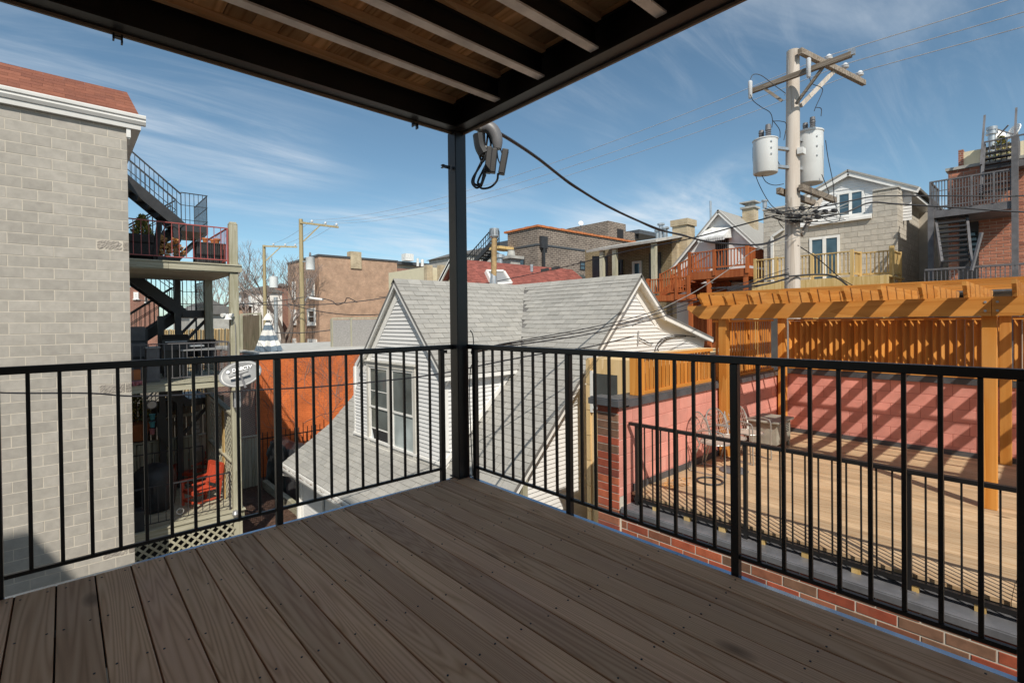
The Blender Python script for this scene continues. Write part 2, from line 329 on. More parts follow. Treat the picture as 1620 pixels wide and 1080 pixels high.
plain("cabinet_paint", (.27,.26,.22), var=.25, vs=5, bump=.1, rough=.65, dirt=.5, dirtcol=(.18,.14,.10))
plain("curtain", (.62,.66,.68), var=.12, vs=8, bump=.2, bs=10, rough=.9)
plain("twig", (.12,.075,.055), var=.25, bump=.2, rough=.95)
plain("pale_twig", (.24,.185,.16), var=.2, bump=.2, rough=.95)
plain("bark", (.17,.13,.105), var=.3, vs=6, bump=.6, bs=20, rough=.95)
plain("evergreen", (.15,.17,.04), var=.35, vs=9, ov=.5, bump=0, rough=.8, alts=[(.30,.25,.05),(.11,.14,.035),(.40,.29,.06)])
plain("blue_paint", (.10,.42,.48), var=.05, bump=0, rough=.5)
plain("pink_paint", (.55,.20,.22), var=.05, bump=0, rough=.5)
plain("stripe_white", (.80,.79,.75), var=.05, bump=.1, bs=20, rough=.85)
plain("stripe_blue", (.14,.19,.24), var=.1, bump=.1, bs=20, rough=.85)
plain("screen_mesh", (.26,.25,.24), var=.2, vs=20, bump=.6, bs=70, rough=.9)
plain("concrete", (.42,.41,.38), var=.2, vs=3, bump=.3, bs=60, rough=.9, dirt=.3, dirtcol=(.22,.21,.19))
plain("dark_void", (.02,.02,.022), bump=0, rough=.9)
plain("grey_block", (.50,.46,.395), var=.12, vs=5, ov=.07, bump=.9, bs=40, rough=.95, bdist=.015)
plain("grey_block_mortar", (.44,.40,.34), var=.1, bump=.3, rough=.95)
plain("brown_brick", (.38,.15,.09), var=.15, ov=.18, bump=.3, bs=60, rough=.9, alts=[(.42,.17,.105),(.33,.125,.08),(.40,.16,.10)])
plain("brown_mortar", (.62,.50,.40), var=.1, bump=.2, rough=.95)
plain("cream_paint", (.62,.56,.40), var=.06, bump=.1, rough=.7)
plain("umbrella_pole", (.05,.05,.05), bump=0, rough=.5)
glass("window_glass"); glass("blue_glass", (.05,.09,.12)); glass("grey_glass", (.13,.145,.14)); glass("curtain_glass", (.34,.38,.38))  # the cottage panes carry a grey reflection in their tint
brickmat("far_tan_brick", (.47,.27,.17), (.38,.21,.13), (.48,.37,.28), .22, .075, 'xy')
brickmat("far_dark_brick", (.105,.08,.068), (.19,.15,.125), (.40,.34,.28), .42, .15, 'xy', mortar=.018)
brickmat("far_olive_brick", (.22,.165,.085), (.15,.115,.06), (.30,.25,.17), .26, .09, 'xy')
brickmat("far_cream_brick", (.52,.42,.27), (.44,.34,.21), (.50,.43,.33), .26, .09, 'xy')
brickmat("far_red_brick", (.28,.095,.06), (.22,.07,.045), (.34,.25,.2), .22, .075, 'xy')
brickmat("orange_paint", (.70,.185,.05), (.63,.155,.04), (.58,.14,.038), .215, .076, 'xy', mortar=.010)
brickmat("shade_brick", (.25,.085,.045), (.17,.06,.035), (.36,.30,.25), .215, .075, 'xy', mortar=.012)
# ---------------------------------------------------------------- repeated pieces
_bm = {}
def blockmesh(ax, out, ln, h, th, ch=.004, rough=False):
    k = (ax, out, round(ln,3), round(h,3), th, rough)
    if k in _bm: return _bm[k]
    m = MB(); f = 0.0; b_ = th
    def P(u, d, z): return (d*(-out), u, z) if ax == 0 else (u, d*(-out), z)      # d = depth behind the front face
    a, c = ln/2, h/2
    vs = [P(-a,b_,-c),P(a,b_,-c),P(a,b_,c),P(-a,b_,c), P(-a,ch,-c),P(a,ch,-c),P(a,ch,c),P(-a,ch,c), P(-a+ch,f,-c+ch),P(a-ch,f,-c+ch),P(a-ch,f,c-ch),P(-a+ch,f,c-ch)]
    fs = [(8,9,10,11)] + [(i,(i+1)%4,4+(i+1)%4,4+i) for i in range(4)] + [(4+i,4+(i+1)%4,8+(i+1)%4,8+i) for i in range(4)]
    if rough:
        nx, nz = 16, 8; vs = vs[:8]; fs = fs[1:5]
        g = {}
        for i in range(nx+1):
            for j in range(nz+1):
                e = i in (0,nx) or j in (0,nz); g[i,j] = len(vs); vs.append(P(-a+ln*i/nx, ch if e else -random.uniform(-.004,.007), -c+h*j/nz))
        fs += [(g[i,j],g[i+1,j],g[i+1,j+1],g[i,j+1]) for i in range(nx) for j in range(nz)]
    m.add(vs, fs); _bm[k] = m.mesh("block"); return _bm[k]
def split(u0, u1, cuts):
    segs = [(u0,u1)]
    for c0, c1 in cuts:
        nx = []
        for a, b in segs:
            if c1 <= a or c0 >= b: nx.append((a,b)); continue
            if c0 > a: nx.append((a,c0))
            if c1 < b: nx.append((c1,b))
        segs = nx
    return segs
def block_wall(parent, ax, plane, out, u0, u1, z0, z1, bl, bh, mat, mort=.01, th=.05, name='block', zref=None, uref=0.0, openings=(), hi=None, lo=None, rough=(), bond=.5):
    zref = z1 if zref is None else zref; n = 0
    k0 = math.floor((z0-zref)/bh)-1; k1 = math.ceil((z1-zref)/bh)+1
    for k in range(k0, k1):
        zb = max(z0, zref+k*bh); zt = min(z1, zref+(k+1)*bh)
        if zt-zb < .02: continue
        a0 = u0 if lo is None else max(u0, lo((zb+zt)/2)); a1 = u1 if hi is None else min(u1, hi((zb+zt)/2))
        off = uref + (k%2)*bl*bond; i0 = math.floor((a0-off)/bl)-1; i1 = math.ceil((a1-off)/bl)+1
        cuts = [(o[0],o[1]) for o in openings if o[2] < (zb+zt)/2 < o[3]]
        for i in range(i0, i1):
            s0 = max(a0, off+i*bl); s1 = min(a1, off+(i+1)*bl)
            if s1-s0 < .03: continue
            for p0, p1 in split(s0, s1, cuts):
                ln = p1-p0-mort; h = zt-zb-mort
                if ln < .03 or h < .012: continue
                rg = any(r[0] < (p0+p1)/2 < r[1] and r[2] < (zb+zt)/2 < r[3] for r in rough)
                me = blockmesh(ax, out, ln, h, th, rough=rg); jit = random.uniform(-.0015,.0015); u = (p0+p1)/2; z = (zb+zt)/2
                put(name, me, 'split_face' if rg else mat, (plane+jit, u, z) if ax == 0 else (u, plane+jit, z), parent); n += 1
    return n
def siding(parent, ax, plane, out, zlo, zhi, e, lo, hi, mat='siding', openings=(), name='siding_board', d0=.020):
    def P(u, d, z): return (plane+out*d, u, z) if ax == 0 else (u, plane+out*d, z)
    k = 0; z = zlo
    while z < zhi-1e-3:
        zt = min(z+e, zhi); zm = (z+zt)/2
        cuts = [(o[0],o[1]) for o in openings if o[2] < zm < o[3]]
        for a, b in split(lo(zm), hi(zm), cuts):
            if b-a < .03: continue
            la, lb = (lo(z), lo(zt)) if abs(a-lo(zm)) < 1e-6 else (a, a)
            ha, hb = (hi(z), hi(zt)) if abs(b-hi(zm)) < 1e-6 else (b, b)
            if ha < la or hb < lb: ha = hb = b; la = lb = a
            m = MB(); m.hexa([P(la,-.01,z),P(ha,-.01,z),P(ha,d0,z),P(la,d0,z),P(lb,-.01,zt),P(hb,-.01,zt),P(hb,.002,zt),P(lb,.002,zt)])
            m.build(name, mat, parent)
        z += e
def shingle_roof(parent, O, U, S, length, rise, lo=None, hi=None, mat='shingle', tab=.305, expo=.127, skip=None, limit=300, th=.010, name='shingle', near=None, gap=.004):
    """3-tab courses on the plane O + u*U + v*S, u in 0..length, v in 0..rise"""
    O = Vector(O); U = Vector(U).normalized(); S = Vector(S).normalized(); Nn = U.cross(S)
    if Nn.z < 0: Nn = -Nn
    T = []
    nv = int(math.ceil(rise/expo))
    for j in range(nv):
        v0 = j*expo; v1 = min(rise, v0+expo); off = -(j%2)*tab/2 - (j%5)*.004
        l0 = lo(v0) if lo else 0; l1 = lo(v1) if lo else 0; h0 = hi(v0) if hi else length; h1 = hi(v1) if hi else length
        i = 0; u = off
        while u < max(h0,h1):
            a, b = u+gap, u+tab-gap; u += tab
            a0, a1 = max(a,l0), max(a,l1); b0, b1 = min(b,h0), min(b,h1)
            if b0-a0 < .01 and b1-a1 < .01: continue
            b0 = max(b0,a0+.001); b1 = max(b1,a1+.001)
            c = O+U*((a0+b0+a1+b1)/4)+S*((v0+v1)/2)
            if skip and skip(c): continue
            tl = th*random.uniform(.8,1.5); dv = random.uniform(-.004,.004)
            q = lambda uu, vv, nn: O+U*uu+S*vv+Nn*nn
            T.append((c, [q(a0,v0+dv,.0),q(b0,v0+dv,.0),q(b1,v1+.01,-.002),q(a1,v1+.01,-.002), q(a0,v0+dv,tl),q(b0,v0+dv,tl),q(b1,v1+.01,.0005),q(a1,v1+.01,.0005)]))
    T.sort(key=lambda t: (t[0]-CAM).length if near is None else near(t[0]))
    for c, h in T[:limit]:
        m = MB(); m.hexa(h); m.build(name, mat, parent)
    if len(T) > limit:
        m = MB()
        for c, h in T[limit:]: m.piece(); m.hexa(h)
        m.build('shingle_field', mat, parent, kind='stuff')
def arc_pts(a, b, sag, n=16):
    a = Vector(a); b = Vector(b); return [a.lerp(b, i/n)+Vector((0,0,-4*sag*(i/n)*(1-i/n))) for i in range(n+1)]
def bez(pts, n=10):   # Catmull-Rom through the points
    P = [Vector(p) for p in pts]; P = [P[0]*2-P[1]]+P+[P[-1]*2-P[-2]]; o = []
    for i in range(1, len(P)-2):
        for k in range(n):
            t = k/n; a, b, c, d = P[i-1], P[i], P[i+1], P[i+2]
            o.append(.5*((2*b)+(c-a)*t+(2*a-5*b+4*c-d)*t*t+(3*b-a-3*c+d)*t**3))
    return o+[P[-2]]
GZ = -4.45
# ================================================================ ground
g = MB(); g.box(-400, 600, -300, 700, GZ-.5, GZ); struct(g.build('ground', 'soil'))
g = MB(); g.box(8.9, 13.0, -60, 160, GZ-.1, GZ+.02); struct(g.build('alley_pavement', 'asphalt'))
# ================================================================ our deck
deck = struct(thing('balcony_deck', 'weathered brown plank floor of the balcony with steel edge channel', None, (0,0,0)))
Xg = [0.0]+[-(0.152+.144*i) for i in range(0, 28)]
for i in range(len(Xg)-1):
    m = MB(); m.box(Xg[i+1]+.0034, Xg[i]-.0034, -5.55, -.001*random.random(), -.038, random.uniform(-.0012,.0012)); m.build('plank', 'deck_wood', deck, bevel=.003)
m = MB()
for i in range(len(Xg)-1):
    for y in [-.06-.435*k for k in range(9)]:
        for s_ in (.03, .115):
            x = Xg[i+1]+s_+random.uniform(-.008,.008); yy = y+random.uniform(-.012,.012)
            m.lathe([(.0042,.0), (.0042,.0022)], (x, yy, 0), 6)
m.build('nail_heads', 'black_rubber', deck, kind='stuff')
m = MB(); m.box(-4.2,.036,.003,.036,-.012,-.006); m.box(.003,.036,-5.5,.003,-.012,-.006); m.build('channel_flange', 'sky_tint_steel', deck)
m = MB(); m.box(-4.2,.035,.024,.035,-.26,-.0125); m.box(.024,.035,-5.5,.024,-.26,-.0125); m.box(-4.2,.023,.0,.01,-.26,-.05); m.build('edge_channel', 'beam_steel', deck)
m = MB()
for k in range(7): m.box(-4.2,-.02,-.45-.8*k,-.38-.8*k,-.25,-.045)
m.build('floor_joist', 'beam_steel', deck)
# corner post
cp = MB(); cp.box(-.088,.018,-.058,.048,-.30,2.768); cpo = tag(cp.build('steel_post', 'post_steel', bevel=.006), 'black square steel post at the corner of the plank balcony', 'post')
m = MB(); m.box(-.1,.03,-.07,.06,.001,.008); m.build('base_plate', 'beam_steel', cpo)
m = MB(); p = ony(712, 267, .0); m.box(p.x-.075,p.x-.0,.0,.006,p.z-.004,p.z+.022); m.box(p.x-.075,p.x-.06,-.012,.02,p.z+.012,p.z+.02); m.box(p.x-.075,p.x-.06,-.012,.02,p.z-.006,p.z+.001); m.build('cable_clip', 'black_steel', cpo)
m = MB(); p = ony(706, 556, .0); m.box(p.x-.06,p.x+.01,.0,.006,p.z-.012,p.z+.012); m.build('cable_clip', 'black_steel', cpo)
# railings
def railing(name, label, ax, plane, u_posts, u_end, pitches):
    L = min(u_posts+[u_end]); H = max(u_posts)
    t = thing(name, label, 'railing', (plane, H, 0) if ax == 0 else (H, plane, 0), 'black railings of the balcony')
    def bx(u0,u1,d,z0,z1):
        m = MB()
        (m.box(plane-d,plane+d,u0,u1,z0,z1) if ax == 0 else m.box(u0,u1,plane-d,plane+d,z0,z1)); return m
    top = H+.13
    bx(L, top, .022, 1.032, 1.069).build('top_rail', 'black_steel', t, bevel=.004)
    for i, u in enumerate(u_posts):
        bx(u-.019,u+.019,.019,-.02,1.031).build('post', 'black_steel', t, bevel=.003)
    ends = u_posts+[u_end]
    for i in range(len(ends)-1):
        a, b = ends[i], ends[i+1]; n = pitches[i]
        bx(b+.02,a-.02,.009,.078,.097).build('bottom_rail', 'black_steel', t)
        for k in range(1, n):
            u = a+(b-a)*k/n; bx(u-.008,u+.008,.008,.0975,1.0315).build('baluster', 'black_steel', t, bevel=.0015)
    return t
railing('balcony_railing', 'black railing running from the corner post towards the grey block wall', 1, .03, [-.186,-1.42,-2.654], -3.9, [11,11,11])
railing('balcony_railing', 'black railing between the plank floor and the brick terrace parapet', 0, .03, [-.125,-1.118,-2.2,-3.19], -4.2, [9,10,9,9])
m = MB(); m.tube([(-2.74,.02,.30),(-2.735,.0,.45),(-2.75,.03,.62),(-2.78,.05,.75)], .008); tag(m.build('loose_cable', 'black_rubber'), 'short black cable end hanging beside the railing', 'cable')
# ================================================================ deck above
ud = thing('upper_deck', 'black steel frame and board underside of the porch deck overhead', 'porch deck', (0,0,2.768))
def ibeam(m, a, b, axis, c, z, w=.11, h=.20, t=.012):
    def bx(c0,c1,z0,z1):
        (m.box(a,b,c0,c1,z0,z1) if axis == 0 else m.box(c0,c1,a,b,z0,z1))
    bx(c-w/2,c+w/2,z,z+t); bx(c-w/2,c+w/2,z+h-t,z+h); bx(c-.006,c+.006,z+t,z+h-t); return m
ibeam(MB(), -5.2,-.005, 0, -.06, 2.768, w=.12).build('beam', 'beam_steel', ud)
ibeam(MB(), -5.6,-.125, 1, -.06, 2.770, w=.118).build('beam', 'beam_steel', ud)
m = MB(); m.box(-5.2,.004,-.012,.004,2.752,2.7675); m.box(-.012,.004,-5.6,-.0125,2.752,2.7675); m.build('flange_lip', 'brown_lip', ud)  # brown strip puts the light on the flange edge into its colour
JY = [-.62-.43*k for k in range(12)]
for y in JY:
    m = MB(); m.box(-5.2,-.125,y-.03,y+.03,2.80,2.811); m.build('joist_flange', 'flange_steel', ud)
    m = MB(); m.box(-5.2,-.125,y-.006,y+.006,2.8115,2.925); m.box(-5.2,-.125,y-.03,y+.03,2.9255,2.936); m.build('joist', 'beam_steel', ud)
for y in [-.06]+JY:
    m = MB(); m.box(-5.2,-.15,y+.0 if y < -.1 else y-.10,y+.03 if y < -.1 else y-.062,2.9365 if y < -.1 else 2.935,2.974); m.build('nailer', 'nailer_wood', ud)
    if y < -.1:
        m = MB(); m.box(-5.2,-.15,y-.068,y-.031,2.9365,2.974); m.build('nailer', 'nailer_wood', ud)
for i in range(37):
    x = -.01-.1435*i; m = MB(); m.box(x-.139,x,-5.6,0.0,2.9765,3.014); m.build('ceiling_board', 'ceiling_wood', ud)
m = MB(); m.box(-5.2,.02,.004,.022,2.80,3.03); m.box(.004,.022,-5.6,.0035,2.80,3.03); m.build('fascia', 'brown_lip', ud)
for px, py in ((186, 57), (655, 192)):
    p = ony(px, py, .0); m = MB(); m.box(p.x-.022,p.x-.014,-.03,.0,2.72,2.752); m.box(p.x+.012,p.x+.02,-.03,.0,2.71,2.752); m.box(p.x-.022,p.x+.02,-.03,.0,2.735,2.742); m.build('cable_clip', 'black_steel', ud)
# weatherhead where the power drop meets the deck above
wh = thing('service_head', 'grey conduit elbow with black service cables hanging off the deck corner', 'service head', ond(760, 205, 4.25))
W_ = lambda x, y, d=4.25: ond(x, y, d)
m = MB(); m.tube([W_(735,196,4.15), W_(762,203,4.25)], .032, 12); m.tube([W_(758,202,4.24), W_(764,204,4.26)], .04, 12); m.build('conduit', 'pipe_grey', wh, smooth=True)
m = MB(); m.tube(bez([W_(762,203), W_(771,201), W_(780,207), W_(786,220), W_(787,236)], 4), [.045,.048,.05,.052,.054,.055,.056,.056,.056,.055,.054,.052,.05,.048,.045,.04,.034][:17], 12); m.build('hood', 'dish_arm', wh, smooth=True)
m = MB(); m.tube(bez([W_(757,213), W_(760,232), W_(766,244)], 4), .05, 8); m.build('insulator_block', 'black_rubber', wh, smooth=True)
for (a, b, w) in (((775,233),(771,274),.052), ((783,236),(779,274),.05), ((800,237),(793,276),.055)):
    m = MB(); A, B = W_(*a), W_(*b); m.bar(A, B, w, w*1.3, up=_F); m.build('splice_cover', 'black_rubber', wh, bevel=.008)
m = MB(); m.bar(W_(766,232), W_(766,248), .05, .05, up=_F); m.build('clamp', 'pipe_grey', wh, bevel=.006)
for pts in (((768,246),(760,262),(748,282),(748,292),(756,297),(764,284),(771,262)), ((774,250),(764,270),(756,288),(760,296),(768,276)), ((788,274),(786,286),(776,296),(762,298),(757,290)),
            ((764,206),(758,222),(757,240),(763,256),(768,246),(766,232)), ((772,206),(770,226),(764,250),(752,276),(750,290),(760,295)), ((778,212),(776,232),(772,252),(766,272),(762,290)),
            ((784,222),(790,232),(794,242)), ((770,204),(775,222),(777,238),(779,252)), ((786,238),(788,252),(792,262),(790,276)), ((760,208),(763,224),(770,240),(777,246)), ((766,204),(767,220),(767,234)), ((770,208),(780,216),(783,236)), ((766,206),(778,222),(782,228))):
    m = MB(); m.tube(bez([W_(x, y, 4.25+.03*math.sin(i)) for i, (x, y) in enumerate(pts)], 5), .0095 if len(pts) > 4 else .006, 7); m.build('cable_loop', 'black_rubber', wh, smooth=True)
# ================================================================ grey block building on the left
YW, XC = 9.30, -1.405
cmu = thing('block_building', 'grey concrete block building with brown shingle roof and white gutter', 'building', (XC-2,YW,GZ))
m = MB(); m.box(-9, XC-.004, YW+.003, YW+9, GZ, 5.40); m.build('wall', 'cmu_mortar', cmu)
ZR = 4.155
block_wall(cmu, 1, YW, -1, -4.4, XC, GZ+.02, 5.38, .4064, .2025, 'cmu', mort=.011, th=.02, name='concrete_block', zref=ZR, uref=XC-.3048, rough=((XC-.42,XC,2.735,2.94),(XC-.42,XC,-.10,.10),(XC-.45,XC,-3.35,-3.14)))
block_wall(cmu, 0, XC, 1, YW+.03, YW+3.2, GZ+.02, 5.38, .4064, .2025, 'cmu', mort=.011, th=.02, name='concrete_block', zref=ZR, uref=YW+.03)
m = MB()
prof = [(YW-.02,5.30),(YW-.10,5.30),(YW-.13,5.36),(YW-.12,5.40),(YW-.145,5.42),(YW-.145,5.47),(YW-.135,5.49),(YW-.12,5.49),(YW-.02,5.42)]
m.prism([(-9, y, z) for y, z in prof], (9+XC+.30, 0, 0)); m.build('gutter', 'gutter_white', cmu)
m = MB(); m.box(-9, XC+.22, YW-.08, YW+.0, 5.20, 5.298); m.box(XC+.01, XC+.22, YW+.001, YW+9, 5.21, 5.298); m.build('soffit', 'gutter_white', cmu)
m = MB(); m.bar((XC+.02,YW-.03,5.02),(XC+.02,YW-.03,5.20),.05,.07); m.bar((XC+.02,YW-.03,5.03),(XC+.04,YW+.25,4.98),.05,.07); m.build('downspout', 'gutter_white', cmu)
rb = MB(); rt = 5.93

_e, _t = XC+.19, XC+.06
rb.add([(-9,YW-.06,5.46),(-9,YW+.70,6.145),(-9,YW+.70,5.40),(-9,YW-.06,5.40),(_e,YW-.06,5.46),(_t,YW+.70,6.145),(_t,YW+.70,5.40),(_e,YW-.06,5.40)],[(0,4,5,1),(4,7,6,5),(1,5,6,2),(3,2,6,7),(0,1,2,3),(0,3,7,4)]); rb.build('roof', 'shingle_base', cmu)
SL = Vector((0, 1.01, .90)).normalized()
shingle_roof(cmu, (-4.3,YW-.10,5.44+.028), (1,0,0), SL, 4.3+XC+.20, 1.09, hi=lambda v: 4.3+XC+.20-.12*v, mat='brown_shingle', tab=.305, expo=.135, limit=240, th=.003, gap=.0012)
# ================================================================ white house with cross gables
RX, RZ, YG = 6.078, 2.14, 2.28
K = RX-RZ                                   # roof plane: z = x - K
BX, BZ = 2.6, 2.6-K; EX = 1.46; EZ = BZ-(BX-EX)*.66
YF = 9.30
YS = YG+.20                                 # gable wall plane
hs = thing('white_house', 'white clapboard cottage with grey shingle cross gable roof and dormer', 'house', (4,5.5,GZ))
DW, DR0, DR1, DRY, DRZ = 2.58, 3.88, 7.32, 5.60, 2.10     # dormer: wall x, eave y, eave y, ridge y, ridge z
DE = DRZ-(DRY-DR0)*1.045
# body
m = MB(); m.prism([(1.86,YS+.016,GZ),(1.86,YS+.016,EZ+.14),(BX,YS+.016,BZ-.10),(RX,YS+.016,RZ-.10),(7.0,YS+.016,1.25),(8.9,YS+.016,.75),(8.9,YS+.016,GZ)], (0,YF-YS-.12,0)); m.build('wall_core', 'siding', hs)
m = MB(); yl = onx(562,690,DW).y; yr = 4.04
m.prism([(DW+.014,yr,-1.7),(DW+.014,yl,-1.7),(DW+.014,yl,DE-.0),(DW+.014,DRY,DRZ-.13),(DW+.014,yr,DE-.0)], (2.4,0,0)); m.build('dormer_core', 'siding', hs)
# roof decks (under the shingles)
m = MB()
def slab(m, pts, th=.05):
    pts = [Vector(q) for q in pts]; n = (pts[1]-pts[0]).cross(pts[2]-pts[0]).normalized()
    if n.z < 0: n = -n
    m.prism(pts, -n*th); return m
slab(m, [(RX,YG,RZ-.006),(RX,YF,RZ-.006),(BX,YF,BZ-.006),(BX,YG,BZ-.006)]); slab(m, [(BX,YG,BZ-.006),(BX,YF,BZ-.006),(EX,YF,EZ-.006),(EX,YG,EZ-.006)])
slab(m, [(RX,YG,RZ-.006),(RX,YF,RZ-.006),(7.0,YF,1.35),(7.0,YG,1.35)]); slab(m, [(7.0,YG,1.35),(7.0,YF,1.35),(9.1,YF,.80),(9.1,YG,.80)]); m.build('roof_deck', 'shingle_base', hs)
m = MB(); slab(m, [(2.46,DRY,DRZ-.006),(6.0,DRY,DRZ-.006),(DE+K,DR0,DE-.006),(2.46,DR0,DE-.006)]); slab(m, [(2.46,DRY,DRZ-.006),(6.0,DRY,DRZ-.006),(DE+K,DR1,DE-.006),(2.46,DR1,DE-.006)]); m.build('dormer_roof_deck', 'shingle_base', hs)
def under(c):
    if not (yr < c.y < yl): return False
    if c.x < DW: return False
    dz = DRZ-abs(c.y-DRY)*1.045
    return c.z < dz+.0
S1 = Vector((1,0,1)).normalized(); L1 = (RX-BX)*math.sqrt(2)
shingle_roof(hs, (BX,YG,BZ), (0,1,0), S1, YF-YG, L1, skip=under, near=lambda c: (c-CAM).length-(0 if c.y < 4.2 else 0))
S2 = Vector((BX-EX,0,BZ-EZ)).normalized(); L2 = math.hypot(BX-EX, BZ-EZ)
lr = thing  # (name kept free)
shingle_roof(hs, (EX,YG,EZ), (0,1,0), S2, YF-YG, L2+.02, name='lower_shingle', limit=220)
S3 = Vector((0, DRY-DR0, DRZ-DE)).normalized(); L3 = math.hypot(DRY-DR0, DRZ-DE)
shingle_roof(hs, (2.455,DR0,DE), (1,0,0), S3, 5, L3, hi=lambda v: (DE+S3.z*v+K)-2.455, name='dormer_shingle', limit=300)
S4 = Vector((0, -(DR1-DRY), DRZ-DE)).normalized()
m = MB()
for i in range(12):
    m.piece()
    for s_ in (-1,1): m.prism([(2.455+.305*i,DRY,DRZ+.014),(2.455+.305*i+.30,DRY,DRZ+.012),(2.455+.305*i+.30,DRY+s_*.10,DRZ-.092),(2.455+.305*i,DRY+s_*.10,DRZ-.090)],(0,0,.008))
m.build('ridge_cap', 'shingle', hs)
m = MB()
for i in range(23):
    m.piece()
    for s_ in (-1,1): m.prism([(RX,YG+.305*i,RZ+.014),(RX,YG+.305*i+.30,RZ+.012),(RX+s_*.10,YG+.305*i+.30,RZ-.088),(RX+s_*.10,YG+.305*i,RZ-.086)],(0,0,.008))
m.build('ridge_cap', 'shingle', hs)
# siding
lo_g = lambda z: max(1.88, z+K+.18) if z > BZ-.1 else max(1.88, BX-(BZ-z)/.66+.2)
hi_g = lambda z: min(8.88, RX-(z-RZ)-.30 if z > 1.12 else 7.02+(1.12-z)/.27)
siding(hs, 1, YS, -1, -3.3655, 2.0, .0765, lo_g, hi_g)
WO = (onx(657,0+590,DW).y-.10, onx(590,575,DW).y+.10)
ww = [onx(589.5,575,DW), onx(656.5,592,DW), onx(586,697,DW), onx(657,728,DW)]
wy0, wy1 = min(w.y for w in ww), max(w.y for w in ww); wz0, wz1 = (ww[2].z+ww[3].z)/2, (ww[0].z+ww[1].z)/2
siding(hs, 0, DW, -1, -1.47, DRZ-.28, .0765, lambda z: max(yr+.05, DRY-(DRZ-z)/1.045+.20), lambda z: min(yl-.05, DRY+(DRZ-z)/1.045-.20), openings=[(wy0-.06,wy1+.06,wz0-.14,wz1+.10)])
siding(hs, 1, yr, -1, -1.45, DE-.06, .0765, lambda z: DW+.06, lambda z: z+K-.02)
siding(hs, 0, 1.86, -1, -4.3, EZ-.02, .0765, lambda z: 3.0, lambda z: YF-.22, openings=[(6.9,7.75,-4.4,-2.62)])
# trims
def rake(m, a, b, w, th, n):      # flat board below the line a-b, in the plane with normal n
    a = Vector(a); b = Vector(b); n = Vector(n); d = (b-a).normalized(); dn = n.cross(d).normalized()
    if dn.z > 0: dn = -dn
    m.prism([a, b, b+dn*w, a+dn*w], n*th); return m
m = MB(); rake(m, (RX,YG+.004,RZ-.012), (BX,YG+.004,BZ-.012), .10, .03, (0,1,0)); rake(m, (BX,YG+.004,BZ-.012), (EX,YG+.004,EZ-.012), .10, .03, (0,1,0))
rake(m, (RX,YG+.002,RZ-.012), (7.0,YG+.002,1.33), .10, .03, (0,1,0)); rake(m, (7.0,YG+.004,1.33), (9.1,YG+.004,.78), .10, .03, (0,1,0)); m.build('rake_fascia', 'white_trim', hs)
m = MB(); rake(m, (RX,YS-.020,RZ-.05), (BX,YS-.020,BZ-.05), .235, .03, (0,1,0)); rake(m, (BX-.08,YS-.020,BZ-.13), (EX+.2,YS-.020,EZ+.05), .2, .03, (0,1,0))
rake(m, (RX,YS-.022,RZ-.05), (7.0,YS-.022,1.29), .235, .03, (0,1,0)); rake(m, (6.96,YS-.025,1.30), (9.0,YS-.025,.76), .235, .03, (0,1,0)); m.build('rake_board', 'white_trim', hs)
m = MB()
slab(m, [(RX,YG+.036,RZ-.075),(RX,YS+.02,RZ-.075),(BX,YS+.02,BZ-.075),(BX,YG+.036,BZ-.075)], .012); slab(m, [(BX,YG+.036,BZ-.075),(BX,YS+.02,BZ-.075),(EX,YS+.02,EZ-.075),(EX,YG+.036,EZ-.075)], .012)
slab(m, [(RX,YG+.036,RZ-.078),(RX,YS+.02,RZ-.078),(7.0,YS+.02,1.27),(7.0,YG+.036,1.27)], .012); slab(m, [(7.0,YG+.036,1.27),(7.0,YS+.02,1.27),(9.0,YS+.02,.73),(9.0,YG+.036,.73)], .012); m.build('rake_soffit', 'white_trim', hs)
m = MB()
for e in (DR0, DR1): rake(m, (2.462 if e == DR0 else 2.464,DRY,DRZ-.012), (2.462 if e == DR0 else 2.464,e,DE-.012), .09, .03, (1,0,0))
m.build('dormer_rake_fascia', 'white_trim', hs)
m = MB()
for e in (DR0, DR1): rake(m, (DW-.022 if e == DR0 else DW-.024,DRY,DRZ-.05), (DW-.022 if e == DR0 else DW-.024,e,DE-.05), .20, .03, (1,0,0))
m.build('dormer_rake_board', 'white_trim', hs)
m = MB()
for e, dz in ((DR0,.075), (DR1,.078)): slab(m, [(2.495,DRY,DRZ-dz),(DW+.02,DRY,DRZ-dz),(DW+.02,e,DE-dz),(2.495,e,DE-dz)], .012)
m.build('dormer_rake_soffit', 'white_trim', hs)
m = MB(); m.box(2.47,DE+K-.05,DR0+.006,DR0+.03,DE-.085,DE-.012); m.box(2.50,DE+K-.1,DR0+.031,yr,DE-.085,DE-.073); m.build('dormer_eave_trim', 'white_trim', hs)
m = MB(); m.box(DW-.02,DW+.06,yr-.018,yr+.055,-1.5,DE-.06); m.box(DW-.02,DW+.05,yl-.055,yl+.01,-1.45,DE-.06); m.build('corner_board', 'white_trim', hs)
m = MB(); m.box(DW-.05,DW-.012,yr-.03,yl+.02,-1.50+.19,-1.50+.235); m.bar((DW-.05,yr-.028,-1.25),(DE+K-.03,yr-.028,DE-.02),.03,.09); m.build('flashing', 'white_trim', hs)
